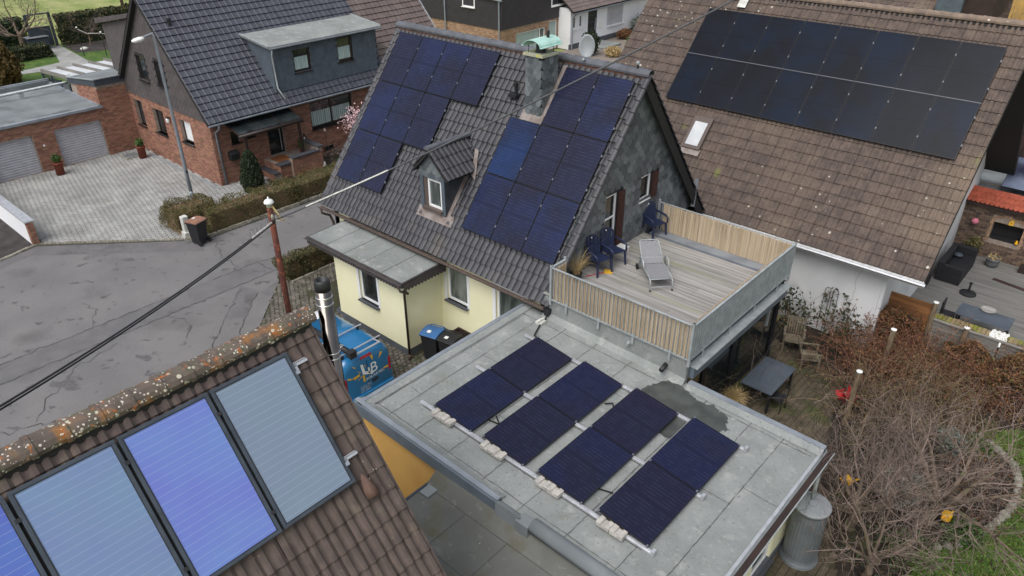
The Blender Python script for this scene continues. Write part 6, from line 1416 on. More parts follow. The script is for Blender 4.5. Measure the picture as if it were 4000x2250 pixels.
for q in (d1, d2):
    y0, z0, w_, h_ = DY0_ + q[0], dz0 + q[2], q[1] - q[0], q[3] - q[2]; X = DXF - .1; fw = .09; b = MB()
    b.box(X, X + .06, y0, y0 + fw, z0, z0 + h_); b.box(X, X + .06, y0 + w_ - fw * 1.6, y0 + w_, z0, z0 + h_); b.box(X, X + .06, y0 + fw, y0 + w_ - fw, z0, z0 + fw * 1.3); b.box(X, X + .06, y0 + fw, y0 + w_ - fw, z0 + h_ - fw, z0 + h_); b.box(DXF - .1, DXF + .06, y0 - .03, y0 + w_ + .03, z0 - .04, z0); ob('window_frame', b, m_brownframe, dm)
    ob('pane', MB().box(X + .02, X + .03, y0 + fw, y0 + w_ - fw, z0 + fw, z0 + h_ - fw), m_glass, dm); cu = MB()
    for k in range(16): ya = y0 + fw + (w_ - 2.4 * fw) * k / 16; yb = y0 + fw + (w_ - 2.4 * fw) * (k + 1) / 16; dx = .01 * (k % 2); cu.poly([(X + .034 + dx, ya, z0 + .13), (X + .044 - dx, yb, z0 + .13), (X + .044 - dx, yb, z0 + .72), (X + .034 + dx, ya, z0 + .72)])
    ob('curtain', cu, m_curtain, dm)
b = MB(); b.ext([(DXF + .2, DY0_ - .15, 5.74), (DXF + .2, DY1_ + .2, 5.74), (-34.15, DY1_ + .2, 6.0), (-34.15, DY0_ - .15, 6.0)], (0, 0, .1)); ob('dormer_roof', b, m_bitumen3 if False else m_bitumen, dm)
b = MB(); b.beam((DXF + .2, DY0_ - .15, 5.86), (-34.15, DY0_ - .15, 6.12), .08, .06); ob('roof_edge', b, m_galv, dm); b = MB(); b.beam((DXF + .2, DY1_ + .2, 5.86), (-34.15, DY1_ + .2, 6.12), .08, .06); ob('roof_edge', b, m_galv, dm)
g_ = gutter(dm, (DXF + .3, DY0_ - .15, 5.78), (DXF + .3, DY1_ + .2, 5.78), .06, m_zinc)
b = MB(); b.tube([(DXF + .28, DY0_ - .05, 5.72), (DXF + .12, DY0_ + .0, 5.4), (DXF + .1, DY0_ + .05, 3.9), (BEX + .1, DY0_ + .1, 3.45)], .04, 8); ob('downpipe', b, m_galv, dm, True)
# entrance canopy, porch
cn_ = thing('entrance_canopy', 'dark framed glass canopy on two posts over the brick house entrance', 'canopy', (-31.3, 17.5, 0)); b = MB(); b.tube([(-30.75, 15.85, 2.5), (-30.75, 19.25, 2.5)], .085, 12); ob('front_beam', b, m_brownframe, cn_, True)
for y in (15.9, 17.0, 18.1, 19.2): b = MB(); b.beam((-31.98, y, 2.88), (-30.75, y, 2.56), .05, .07); ob('rafter', b, m_brownframe, cn_)
for k in range(3): b = MB(); b.ext([(-31.98, 15.93 + k * 1.1, 2.9), (-31.98, 16.97 + k * 1.1, 2.9), (-30.78, 16.97 + k * 1.1, 2.6), (-30.78, 15.93 + k * 1.1, 2.6)], (0, 0, .012)); ob('pane', b, m_glass, cn_)
for y, zb in ((16.15, 0), (19.0, .95)): b = MB(); b.box(-30.8, -30.7, y - .05, y + .05, zb, 2.45); ob('post', b, m_brownframe, cn_)
po = thing('brick_porch', 'brick porch platform with slate copings below the glass canopy', 'porch', (-31.2, 18.4, 0)); b = MB(); b.box(-31.98, -30.55, 17.55, 19.6, 0, .7); b.box(-30.55, -30.35, 18.1, 19.6, 0, .95); b.box(-31.9, -30.35, 19.6, 19.82, 0, 1.15); b.box(-31.98, -30.6, 17.2, 17.55, 0, .35); ob('mortar_core', b, m_mortar, po)
pieces(po, 'brick', unit(), brick_mats((-30.35, 18.1, 0), (0, 1, 0), 1.72, .95, (1, 0, 0)) + brick_mats((-30.55, 17.55, 0), (0, 1, 0), .55, .7, (1, 0, 0)) + brick_mats((-31.9, 17.2, 0), (1, 0, 0), 1.3, .35, (0, -1, 0)) + brick_mats((-31.9, 17.55, .35), (1, 0, 0), 1.35, .35, (0, -1, 0)), m_brick)
ob('coping', MB().box(-30.62, -30.28, 18.1, 19.65, .95, 1.0), m_sill, po); ob('coping', MB().box(-31.9, -30.28, 19.55, 19.9, 1.15, 1.2), m_sill, po); ob('coping', MB().box(-30.9, -30.45, 17.5, 18.15, .7, .75), m_sill, po); ob('step', MB().box(-31.9, -30.55, 17.15, 17.5, .35, .39), m_sill, po); ob('door_mat', MB().box(-31.8, -31.0, 17.75, 18.5, .7, .72), m_mat, po)
tag(ob('letter_box', MB().ext([(-31.98, 15.78, 1.15), (-31.7, 15.78, 1.15), (-31.68, 15.78, 1.45), (-31.8, 15.78, 1.56), (-31.98, 15.78, 1.56)], (0, .44, 0)), m_black, bevel=.01), 'black letter box on the brick wall beside the downpipe', 'letter box')
wl = thing('wall_lamp', 'small lamp fixed to the brick gable between two windows', 'lamp', (-35.95, 15.1, 2.3)); b = MB(); b.lathe((-35.95, 15.08, 2.25), [(.03, 0), (.08, .05), (.09, .2), (.03, .26)], 10); ob('glass', b, m_whiteplastic, wl); ob('hood', MB().box(-36.05, -35.85, 15.02, 15.18, 2.5, 2.53), m_black, wl); 
# neighbour half with brown roof
b2 = thing('brown_roof_half', 'brown-tiled half of the brick double house behind the dormer', 'house', (-36, 28, 0)); b = MB(); b.box(BXL, BX, BYM, BYE - .2, 0, 3.05); b.ext([(BX, BYE - .3, 3.0), (BXL, BYE - .3, 3.0), (BRX, BYE - .3, bz(BRX) - .2)], (0, .1, 0)); ob('wall', b, m_brick, b2)
rng.seed(64); brick_roof(b2, BYM, BYE, m_tile_brown2, 160); gutter(b2, (BEX + .08, BYM, BEZ - .05), (BEX + .08, BYE, BEZ - .05), .07, m_zinc)
q = V((BEX, BYE + .02, BEZ)); b = MB(); b.ext([q + BSN * .06, q - BSN * .12, q - BSN * .12 + BSU * BRL, q + BSN * .06 + BSU * BRL], (0, .04, 0)); ob('verge_trim', b, m_alu, b2)
b = MB(); pieces(b2, 'brick', unit(), brick_mats((BX, BYM, 0), (0, 1, 0), BYE - BYM - .2, 3.0, (1, 0, 0)), m_brick, 100)
# rear cheek dormer of brick house
rd = MB(); rd.ext([(-42.3, 15.6, 3.7), (-38.4, 15.6, 3.7), (-38.4, 15.6, 6.75), (-42.3, 15.6, 6.0)], (0, 6, 0)); ob('rear_dormer', rd, m_shingle, bk_); b = MB(); b.ext([(-42.6, 15.4, 6.02), (-38.3, 15.4, 6.82), (-38.3, 15.4, 7.02), (-42.6, 15.4, 6.28)], (0, 6.3, 0)); ob('rear_dormer_roof', b, m_shingle, bk_)
# ---- garages and link
ga = thing('double_garage', 'brick double garage with two grey roller doors and flat bitumen roof', 'garage', (-43.5, 10.5, 0)); GX_ = -40.2
gop = [(1.15, 3.17, 0, 1.87), (4.17, 6.4, 0, 1.9)]   # along y from 7.1
b = MB(); wallp(b, (GX_, 7.1, 0), (0, 1, 0), 8.1, 2.5, (1, 0, 0), gop, .25); b.box(-46.6, GX_ - .3, 7.1, 13.6, 0, 2.3); ob('mortar_wall', b, m_mortar, ga); rng.seed(65)
pieces(ga, 'brick', unit(), brick_mats((GX_, 7.1, 0), (0, 1, 0), 6.6, 2.5, (1, 0, 0), gop), m_brick)
for i, (a0, a1, z0, z1) in enumerate(gop):
    n = 15; h = z1 / n; d = MB(); d.box(GX_ - .2, GX_ - .18, 7.1 + a0, 7.1 + a1, 0, z1); do = ob('roller_door', d, m_rolldoor, ga); sl2 = MB(); sl2.ext([(0, 0, 0), (.03, 0, .06), (.04, 0, .45), (.03, 0, .8), (0, 0, .86)], (0, 1, 0)); sme = sl2.mesh('slat'); fixn(sme); sme.materials.append(m_rolldoor)
    for k in range(n): o = bpy.data.objects.new('slat', sme); COL.objects.link(o); o.parent = do; o.matrix_local = Matrix(((1, 0, 0, GX_ - .18), (0, a1 - a0 - .04, 0, 7.1 + a0 + .02), (0, 0, h, k * h), (0, 0, 0, 1)))
    ob('door_guide', MB().box(GX_ - .18, GX_ - .12, 7.1 + a0, 7.1 + a0 + .04, 0, z1), m_zinc, ga)
ob('roof', MB().box(-46.9, -40.15, 7.0, 13.65, 2.45, 2.52), m_bitumen3, ga)
for nm, bx2 in (('roof_edge', (-40.25, -40.05, 7.0, 13.75, 2.5, 2.62)), ('roof_edge', (-47.0, -46.85, 7.0, 13.7, 2.45, 2.8)), ('roof_edge', (-46.9, -40.1, 13.6, 13.75, 2.5, 2.62))): ob(nm, MB().box(*bx2), m_zinc, ga)
ob('rear_upstand', MB().box(-46.85, -46.7, 7.0, 13.6, 2.5, 2.75), m_bitumen3, ga)
b = MB(); b.tube([(-44.9, 6.5, 2.75), (-44.6, 13.95, 2.95), (-44.7, 14.1, 3.3)], .07, 10); ob('roof_pipe', b, m_galv, ga, True); ob('pipe_stand', MB().box(-44.85, -44.6, 11.5, 11.7, 2.5, 2.8), m_galv, ga)
tag(ob('door_switch', MB().box(GX_ + .01, GX_ + .04, 10.62, 10.7, 1.25, 1.35), m_whiteplastic), 'small white switch plate on the brick pier between the roller doors', 'switch')
lk = thing('brick_link', 'taller brick link with grey flat roof between garages and gable', 'building', (-42, 14.5, 0)); b = MB(); b.ext([(GX_ - .01, 13.75, 0), (-43.7, 13.75, 0), (-43.7, 13.75, 3.1), (GX_ - .01, 13.75, 3.58)], (0, 1.5, 0)); ob('mortar_wall', b, m_mortar, lk); pieces(lk, 'brick', unit(), brick_mats((GX_, 13.7, 0), (0, 1, 0), 1.5, 3.45, (1, 0, 0)) + brick_mats((-42.9, 13.74, 2.5), (1, 0, 0), 2.7, .95, (0, -1, 0)), m_brick)
b = MB(); b.ext([(-40.12, 13.68, 3.88), (-40.12, 13.68, 3.56), (-43.75, 13.68, 3.1), (-43.75, 13.68, 3.42)], (0, 1.5, 0)); ob('fascia', b, m_fascdark, lk)
b = MB(); b.poly([(-40.1, 13.66, 3.89), (-40.1, 15.2, 3.89), (-43.75, 17.6, 3.425), (-43.75, 13.66, 3.425)]); ob('roof', b, m_bitumen3, lk)
b = MB(); b.beam((-40.1, 13.66, 3.9), (-43.75, 13.66, 3.43), .07, .05); ob('roof_edge', b, m_galv, lk); b = MB(); b.beam((-40.1, 13.66, 3.9), (-40.1, 15.2, 3.9), .07, .05); ob('roof_edge', b, m_galv, lk)
pg_ = thing('glass_pergola', 'garden pergola with white glass fields and grey rafters behind the garage', 'pergola', (-45.8, 16, 0))
for k in range(6):
    y = 13.75 + k * .86; b = MB(); b.beam((-47.75, y, 3.06), (-43.8, y, 3.34), .09, .2); ob('rafter', b, m_timberg, pg_)
    if k < 5: b = MB(); b.ext([(-47.6, y + .06, 3.02), (-47.6, y + .8, 3.02), (-43.85, y + .8, 3.3), (-43.85, y + .06, 3.3)], (0, 0, .02)); ob('glass_field', b, m_frosted, pg_)
ob('eave_beam', MB().box(-47.8, -47.65, 13.7, 18.2, 2.85, 3.0), m_fascdark, pg_); b = MB()
for x in (-47.7, -46.4, -45.1, -43.9): c = MB(); c.box(x - .04, x + .04, 13.72, 13.8, 0, 3.0); ob('post', c, m_fascdark, pg_)
ob('side_glass', MB().box(-47.7, -43.9, 13.75, 13.77, .2, 2.95), m_glass, pg_)
for c, lb in (((-39.25, 10.72, .034), 'tall terracotta pot with evergreen between the two roller doors'), ((-38.5, 14.45, .034), 'tall terracotta pot with evergreen at the brick gable by the light well')):
    t = thing('terracotta_pot', lb, 'plant pot', c, group='tall terracotta pots'); b = MB(); b.lathe(c, [(.19, 0), (.2, .55), (.22, .56), (.22, .62), (.18, .62), (.17, .55)], 16); ob('pot', b, m_terra, t, True); leaf_ob('plant', blob_pts((c[0], c[1], .85), .22, .22, .22, 320), .06, m_leafgreen, t)
lw = thing('light_well', 'dark cellar light well with steel grille at the garage corner', 'light well', (-39.1, 14.1, 0)); ob('rim', MB().box(-39.6, -38.8, 13.75, 14.55, .02, .08), m_kerb, lw); ob('pit_shade', MB().box(-39.52, -38.88, 13.83, 14.47, .08, .083), m_under, lw)  # thin dark sheet below the bars: the pit's shade put into colour
for k in range(9): ob('bar', MB().box(-39.5 + k * .075, -39.48 + k * .075, 13.83, 14.47, .083, .1), m_galv, lw)
gwl = thing('garden_wall', 'white rendered garden wall with metal coping and brick end', 'wall', (-36, 7.1, 0)); ob('wall', MB().box(-48, -32.25, 6.98, 7.22, 0, 1.0), m_white, gwl); ob('coping', MB().box(-48, -32.0, 6.92, 7.28, 1.0, 1.05), m_alu, gwl); ob('brick_end', MB().box(-32.25, -32.02, 6.99, 7.21, 0, 1.0), m_mortar, gwl); pieces(gwl, 'brick', unit(), brick_mats((-32.02, 6.99, 0), (0, 1, 0), .22, 1.0, (1, 0, 0), (), .22) + brick_mats((-32.25, 6.99, 0), (1, 0, 0), .23, 1.0, (0, -1, 0), (), .22), m_brick)
# ---- street lamp
lp = thing('street_lamp', 'grey street lamp with white head in front of the brick house', 'street lamp', (-29.95, 12.8, 0)); LX, LY = -29.95, 12.8; b = MB(); b.tube([(LX, LY, 0), (LX, LY, 2.2), (LX, LY, 7.55), (LX - .02, LY - .06, 7.62)], [.085, .075, .05, .045], 12); b.tube([(LX, LY, 0), (LX, LY, 1.1)], .095, 12); ob('pole', b, m_galvpole, lp, True)
b = MB(); b.tube([(LX, LY, 7.62), (LX - .04, LY - .42, 7.52)], .04, 10); ob('arm', b, m_galvpole, lp); b = MB(); hd = V((-.08, -1, -.12)).normalized(); c0 = V((LX - .035, LY - .36, 7.5)); nA = 14; rows = [(0, .05), (.06, .11), (.18, .15), (.36, .13), (.47, .05)]
for d, r in rows:
    for j in range(nA): a = 2 * pi * j / nA; p = c0 + hd * d + V((1, 0, 0)) * (r * cos(a)) + V((0, 0, 1)) * (r * (.55 if sin(a) > 0 else .75) * sin(a)); b.v.append(tuple(p))
for i in range(4):
    for j in range(nA): k = (j + 1) % nA; b.f.append((i * nA + j, i * nA + k, (i + 1) * nA + k, (i + 1) * nA + j))
b.f.append(tuple(range(nA))); b.f.append(tuple(range(4 * nA, 5 * nA))); ob('lamp_head', b, m_whiteplastic, lp, True); b = MB(); b.box(LX - .02, LX + .1, LY - .03, LY + .03, 1.95, 2.05); ob('tag_plate', b, m_black, lp)
# ---- bins
def bin_(label, c, rz, lid, s_=1., extra=False):
    t = thing('wheelie_bin', label, 'bin', c, rz, 'wheelie bins'); b = MB(); b.add([(-.21, -.22, .06), (.2, -.22, .06), (.2, .22, .06), (-.21, .22, .06), (-.27, -.28, .95), (.26, -.28, .95), (.26, .28, .95), (-.27, .28, .95)], [(3, 2, 1, 0), (4, 5, 6, 7), (0, 1, 5, 4), (1, 2, 6, 5), (2, 3, 7, 6), (3, 0, 4, 7)]); ob('body', b, m_black, t, local=True, bevel=.02)
    b = MB(); b.box(-.3, .28, -.31, .31, .93, .97); ob('rim', b, m_black, t, local=True, bevel=.01)
    b = MB(); b.ext([(-.3, -.3, .97), (.3, -.3, .97), (.31, -.3, 1.0), (.1, -.3, 1.06), (-.22, -.3, 1.05), (-.3, -.3, 1.0)], (0, .6, 0)); ob('lid', b, lid, t, local=True, bevel=.015)
    b = MB(); b.tube([(-.3, -.24, 1.0), (-.36, -.22, 1.0), (-.36, .22, 1.0), (-.3, .24, 1.0)], .016, 6); ob('handle', b, m_black if lid is not m_binblue else m_binblue, t, local=True)
    for y in (-.25, .25): b = MB(); b.tube([(-.24, y - .025, .1), (-.24, y + .025, .1)], .1, 14); ob('wheel', b, m_rubber, t, local=True)
    b = MB(); b.ext([(.05, -.1, 1.062), (.17, -.1, 1.052), (.17, .02, 1.052), (.05, .02, 1.062)], (0, 0, .004)); ob('sticker', b, m_whiteplastic, t, local=True)
    t.scale = (s_, s_, s_); return t
bin_('black wheelie bin with brown lid standing at the driveway hedge', (-27.25, 11.55, .01), radians(200), m_binbrown)
bin_('black wheelie bin with blue lid in the nook of the yellow porch', (-14.35, 12.35, .03), radians(-75), m_binblue)
bin_('all-black wheelie bin tucked behind the blue-lidded one', (-13.75, 12.5, .03), radians(-80), m_black, .97)
nk = thing('bin_shed', 'low brown timber box behind the bins against the yellow wall', 'box', (-13.6, 13.1, 0)); ob('back_board', MB().box(-14.2, -12.8, 13.3, 13.36, .03, .75), m_timberdark, nk); ob('side_board', MB().box(-14.25, -14.2, 12.95, 13.36, .03, .75), m_timberdark, nk)
pi_ = thing('gate_pillar', 'low whitewashed concrete pillar beside the brown-lidded bin', 'pillar', (-28.1, 11.5, 0)); b = MB(); b.box(-28.22, -27.98, 11.35, 11.6, 0, .95); ob('shaft', b, m_stonew, pi_, bevel=.02); ob('base', MB().box(-28.27, -27.93, 11.3, 11.65, 0, .28), m_stonew, pi_)

# ================================================================ houses behind
sb = thing('slate_clad_house', 'house with black shingle upper storey and tan brick ground floor behind the ridge', 'house', (-44, 44, 0)); SX, SY = -38., 41.3
wo = [(1.55, 5.0, .3, 1.85), (5.4, 6.45, .05, 2.2)]; b = MB(); wallp(b, (SX, SY, 0), (0, 1, 0), 7.0, 2.35, (1, 0, 0), wo, .15); wallp(b, (-52, SY, 0), (1, 0, 0), 14, 2.35, (0, -1, 0)); b.box(-52, SX - .3, SY + .3, 48, 0, 2.3); ob('mortar_wall', b, m_mortar, sb); rng.seed(71)
pieces(sb, 'brick', unit(), brick_mats((SX, SY, 0), (0, 1, 0), 7.0, 2.35, (1, 0, 0), wo, .25, .08) + brick_mats((-46, SY, .9), (1, 0, 0), 8, 1.45, (0, -1, 0), (), .25, .08), m_brick2)
for q in wo: window(sb, (SX, SY + q[0], q[2]), (0, 1, 0), (1, 0, 0), q[1] - q[0], q[3] - q[2], m_pvc, m_glassgreen, .09, .1, vm=(.83,) if q[1] - q[0] > 2 else (), hm=() if q[1] - q[0] > 2 else (.4,), curtain=(.1, (q[1] - q[0]) * .8, .1, q[3] - q[2] - .1) if q[1] - q[0] > 2 else (.1, q[1] - q[0] - .1, .95, 2.0))
ob('upper_storey', MB().box(-52.0, SX + .06, SY - .06, 49.3, 2.35, 5.8), m_cladblack, sb); mats = []
zz = 2.35
while zz < 5.5: mats.append(frame((SX + .06, SY - .06, zz), V((0, 8, 0)), V((-.012, 0, .2)), V((.018, 0, 0)))); mats.append(frame((-46, SY - .06, zz), V((8.06, 0, 0)), V((0, .012, .2)), V((0, -.018, 0)))); zz += .19
pieces(sb, 'cladding_strip', unit(), mats, m_cladblack)
window(sb, (-41.9, SY - .08, 3.6), (1, 0, 0), (0, -1, 0), 1.3, 1.3, m_pvc, m_glassgreen, .1, .02, sill=m_stonew); window(sb, (-45.2, SY - .08, 4.2), (1, 0, 0), (0, -1, 0), 1.3, 1.2, m_pvc, m_glassgreen, .1, .02, sill=m_stonew); window(sb, (SX + .08, 46.9, 3.25), (0, 1, 0), (1, 0, 0), 2.1, 1.4, m_pvc, m_glassgreen, .1, .02, sill=m_stonew)
for x, zt in ((-43.75, 6), (-38.1, 4.35)): b = MB(); b.tube([(x, SY - .16, 0), (x, SY - .16, zt)], .06, 8); ob('downpipe', b, m_zinc, sb)
b = MB(); b.tube([(-40.5, SY - .2, 4.55), (-37.8, SY - .2, 4.4)], .08, 8); ob('gutter', b, m_zinc, sb)
wh = thing('white_house', 'white rendered house with anthracite front door behind the satellite dish', 'house', (-42, 52, 0)); WX = -36.8; wo = [(.3, .78, 1.5, 2.5), (2.28, 3.5, .15, 2.75), (4.9, 7.3, 1.05, 2.72), (1.1, 1.58, 1.5, 2.5)]
b = MB(); wallp(b, (WX, 47.9, 0), (0, 1, 0), 16, 3.1, (1, 0, 0), wo, .1); b.box(-50, WX - .15, 48.1, 62.6, 0, 3.05); wallp(b, (-50, 47.9, 0), (1, 0, 0), 13.2, 3.1, (0, -1, 0)); ob('wall', b, m_white, wh); ob('plinth', MB().box(WX - .1, WX + .03, 47.87, 62, 0, .4), m_plinth, wh)
for i in (0, 3): q = wo[i]; window(wh, (WX, 47.9 + q[0], q[2]), (0, 1, 0), (1, 0, 0), q[1] - q[0], q[3] - q[2], m_pvc, m_glassgreen, .12, .06, sill=m_white)
q = wo[2]; window(wh, (WX, 47.9 + q[0], q[2]), (0, 1, 0), (1, 0, 0), q[1] - q[0], q[3] - q[2], m_pvc, m_rolldoor, .05, .06, sill=m_white)
q = wo[1]; do = window(wh, (WX, 47.9 + q[0], q[2]), (0, 1, 0), (1, 0, 0), q[1] - q[0], q[3] - q[2], m_fascdark, m_darkframe, .1, .06, name='front_door', hm=(.2, .4, .6, .8)); b = MB(); b.box(WX - .02, WX + .03, 51.15, 51.2, 1.0, 2.0); ob('handle', b, m_alu, do)
hr = V((WX + .45, 47.7, 2.9)); S4, N4 = V((-.8, 0, .6)), V((.6, 0, .8)); b = MB(); b.ext([hr, hr + V((0, 17, 0)), hr + V((0, 17, 0)) + S4 * 6, hr + S4 * 6], -N4 * .12); ob('roof_deck', b, m_under, wh); rng.seed(72); roof_tiles(wh, hr + N4 * .01, (0, 1, 0), S4, N4, 17, 6, .32, .36, 'double', m_tile_brown2, limit=150)
gutter(wh, (WX + .5, 47.7, 2.8), (WX + .5, 63, 2.8), .07, m_zinc); b = MB(); b.tube([(WX + .5, 48.0, 2.75), (WX + .1, 48.05, 2.4), (WX + .1, 48.05, 0)], .05, 8); ob('downpipe', b, m_zinc, wh)
tag(ob('mail_box', MB().box(WX + .0, WX + .12, 51.6, 52.05, 1.2, 1.6), m_whiteplastic), 'white letter box beside the anthracite door of the white house', 'letter box')
struct('entrance_slab', MB().box(-36.7, -34.7, 49.6, 52.0, 0, .16), m_bitumen); struct('front_gravel', MB().poly([(-37, 44, .0), (-27, 40, .0), (-27, 62, 0), (-37, 62, 0)]), m_gravel)
fh = thing('far_tiled_house', 'grey-tiled slate-cheeked house beyond the ridge at the top right', 'house', (-14, 60, 0)); ob('wall', MB().box(-22, -10.8, 60, 66, 0, 5), m_timberdark, fh); hr = V((-19.8, 58.5, 3.6)); S5, N5 = V((0, .8, .6)), V((0, -.6, .8)); b = MB(); b.ext([hr, hr + V((5.6, 0, 0)), hr + V((5.6, 0, 0)) + S5 * 6, hr + S5 * 6], -N5 * .15); ob('roof_deck', b, m_under, fh); roof_tiles(fh, hr + N5 * .01, (1, 0, 0), S5, N5, 5.6, 6, .34, .4, 'double', m_tile_brown, limit=120); ob('slate_cheek', MB().ext([(-14.1, 59, 2.5), (-12.6, 59.5, 2.5), (-12.6, 59.5, 8), (-14.1, 59, 8)], (0, 4, 0)), m_slateblue, fh); ob('brown_dormer', MB().box(-26, -20.2, 58.5, 62, 2, 7), m_shutter, fh); ob('window', MB().box(-25.2, -21, 58.45, 58.5, 4.2, 5.2), m_black, fh)
yh = thing('ochre_house', 'ochre rendered house beyond the shrub at the top right corner', 'house', (-8, 72, 0)); ob('wall', MB().box(-13.8, -8.5, 70, 76, 0, 8), m_ochre, yh); ob('wall_wing', MB().box(-8.5, 5, 72, 78, 0, 8), m_ochre, yh); ob('roof_edge', MB().box(-9.6, 5, 69.6, 72, 4.2, 4.5), m_fasc, yh); ob('porch_roof', MB().box(-9.3, 5, 62, 70, 2.6, 2.8), m_bitumen, yh)
# ================================================================ blue van
vn = thing('van', 'blue delivery van with white cab and roof rack parked by the yellow porch', 'van', (-16.3, 9.7, 0)); VC = 9.69; VX1, VX0 = -14.1, -18.5
def sect(x, w, z0, z1, rt=.18, belt=.9, tw=.86):
    """half-rounded van cross section at x: list of (y,z)"""
    hw = w / 2; top = hw * tw
    return [(x, VC - hw * .93, z0), (x, VC - hw, z0 + .15), (x, VC - hw, belt), (x, VC - top - .02, z1 - rt), (x, VC - top + rt * .35, z1 - rt * .3), (x, VC - top + rt * 1.1, z1), (x, VC, z1 + .03), (x, VC + top - rt * 1.1, z1), (x, VC + top - rt * .35, z1 - rt * .3), (x, VC + top + .02, z1 - rt), (x, VC + hw, belt), (x, VC + hw, z0 + .15), (x, VC + hw * .93, z0)]
def loft(secs):
    b = MB(); n = len(secs[0])
    for s_ in secs: b.v += [tuple(p) for p in s_]
    for i in range(len(secs) - 1):
        for j in range(n): k = (j + 1) % n; b.f.append((i * n + j, i * n + k, (i + 1) * n + k, (i + 1) * n + j))
    b.f.append(tuple(range(n))); b.f.append(tuple(range((len(secs) - 1) * n, len(secs) * n))); return b
RV = VX1
ob('body', loft([sect(-16.5, 1.78, .22, 1.76), sect(-15.4, 1.78, .22, 1.78), sect(RV - .22, 1.78, .22, 1.76), sect(RV - .1, 1.76, .24, 1.73), sect(RV - .02, 1.72, .28, 1.62, .16), sect(RV, 1.66, .34, 1.5, .14)]), m_vanblue, vn, True, bevel=0)
ob('cab', loft([sect(-16.49, 1.775, .22, 1.755), sect(-17.0, 1.76, .22, 1.7), sect(-17.55, 1.74, .22, 1.2, .1, .85, .9), sect(-18.2, 1.7, .22, 1.0, .1, .7, .92), sect(-18.5, 1.55, .3, .75, .08, .55, .92)]), m_vanwhite, vn, True)
b = MB(); b.ext([(-17.02, VC - .68, 1.68), (-17.02, VC + .68, 1.68), (-17.5, VC + .74, 1.24), (-17.5, VC - .74, 1.24)], (-.01, 0, .02)); ob('windscreen', b, m_glass, vn)
b = MB(); b.box(RV - .05, RV + .06, VC - .84, VC + .84, .26, .5); ob('bumper', b, m_vanblue, vn, bevel=.03)
for y in (VC - .8, VC + .72): b = MB(); b.ext([(RV - .16, y, .82), (RV + .012, y, .82), (RV + .012, y, 1.25), (RV - .16, y, 1.3)], (0, .085, 0)); ob('tail_light', b, m_redlight, vn, bevel=.015)
b = MB(); b.obox((RV - .03, VC, 1.655), V((0, .18, 0)), V((.02, 0, -.03)), V((.012, 0, .01))); ob('brake_light', b, m_redlight, vn)
b = MB(); b.box(RV - .01, RV + .004, VC - .008, VC + .008, .5, 1.52); ob('door_seam', b, m_black, vn)
b = MB(); b.box(RV + .0, RV + .03, VC + .1, VC + .32, .74, .82); ob('door_handle', b, m_black, vn, bevel=.01)
for x in (-14.95, -17.6):
    for y in (VC - .86, VC + .66): b = MB(); b.tube([(x, y, .32), (x, y + .2, .32)], .32, 24); w_ = ob('wheel', b, m_rubber, vn); b = MB(); yy = y - .01 if y < VC else y + .19; b.tube([(x, yy, .32), (x, yy + .02, .32)], .2, 18); ob('rim', b, m_alu, w_)
for s_ in (-1, 1): b = MB(); y = VC + s_ * .885; b.box(-17.2, -16.55, y - .008, y + .008, .95, 1.4); ob('side_window', b, m_glass, vn)
# roof rack and tube
for x in (-15.2, -14.35): b = MB(); b.tube([(x, VC - .72, 1.88), (x, VC + .72, 1.88)], .022, 8); rk = ob('rack_bar', b, m_alu, vn); b = MB(); b.box(x - .03, x + .03, VC + .56, VC + .62, 1.72, 1.88); b.box(x - .03, x + .03, VC - .62, VC - .56, 1.72, 1.88); ob('foot', b, m_black, rk)
b = MB(); b.tube([(-14.08, VC - .4, 1.9), (-14.08, VC + .48, 1.9)], .03, 10); ob('loading_roller', b, m_alu, vn); b = MB(); b.beam((-14.35, VC + .48, 1.89), (-14.06, VC + .48, 1.9), .03, .03); b.beam((-14.35, VC - .38, 1.89), (-14.06, VC - .38, 1.9), .03, .03); ob('roller_arm', b, m_alu, vn)
b = MB(); b.tube([(-16.2, VC - .46, 1.99), (-14.15, VC - .46, 1.99)], .085, 14); tb_ = ob('carrier_tube', b, m_black, vn, True); b = MB(); b.box(-14.17, -13.98, VC - .57, VC - .35, 1.89, 2.1); ob('end_cap', b, m_black, tb_, bevel=.015)
for x in (-14.55, -14.48): b = MB(); b.tube([(x, VC - .46, 1.99), (x + .015, VC - .46, 1.99)], .088, 14); ob('strap', b, m_whiteplastic, tb_)
# lettering on the rear doors
def lett(txt, y, z, h, m, slant=.0, x=RV + .006, w=None, rot=0.):
    c = bpy.data.curves.new('txt', 'FONT'); c.body = txt; c.size = 1; o = bpy.data.objects.new('txt', c); COL.objects.link(o); bpy.context.view_layer.update()
    me = bpy.data.meshes.new_from_object(o.evaluated_get(bpy.context.evaluated_depsgraph_get())); bpy.data.objects.remove(o)
    if not len(me.vertices): return
    vs = np.array([v.co for v in me.vertices]); ww = vs[:, 0].max() - vs[:, 0].min(); hh = vs[:, 1].max() - vs[:, 1].min(); sx_ = (w / ww) if w else h / hh; sy_ = h / hh
    for v in me.vertices: a, c_ = (v.co.x - vs[:, 0].min()) * sx_, (v.co.y - vs[:, 1].min()) * sy_; a += c_ * slant; v.co = (x, y + a * cos(rot) - c_ * sin(rot), z + a * sin(rot) + c_ * cos(rot))
    me.materials.clear(); me.materials.append(m); return ob('lettering', me, m, vn)
yz = lambda y, z: (y * 1.0322, 13.6 - (13.6 - z) * 1.0322)
def plate(pts, m, name='logo'): b = MB(); b.ext([(RV + .004, *yz(*p)) for p in pts], (.003, 0, 0)); return ob(name, b, m, vn)
plate([(9.17, 1.86), (9.25, 1.84), (9.30, 1.58), (9.56, 1.46), (9.54, 1.38), (9.22, 1.52)], m_logow); plate([(9.40, 1.66), (9.45, 1.64), (9.47, 1.44), (9.41, 1.46)], m_logow)
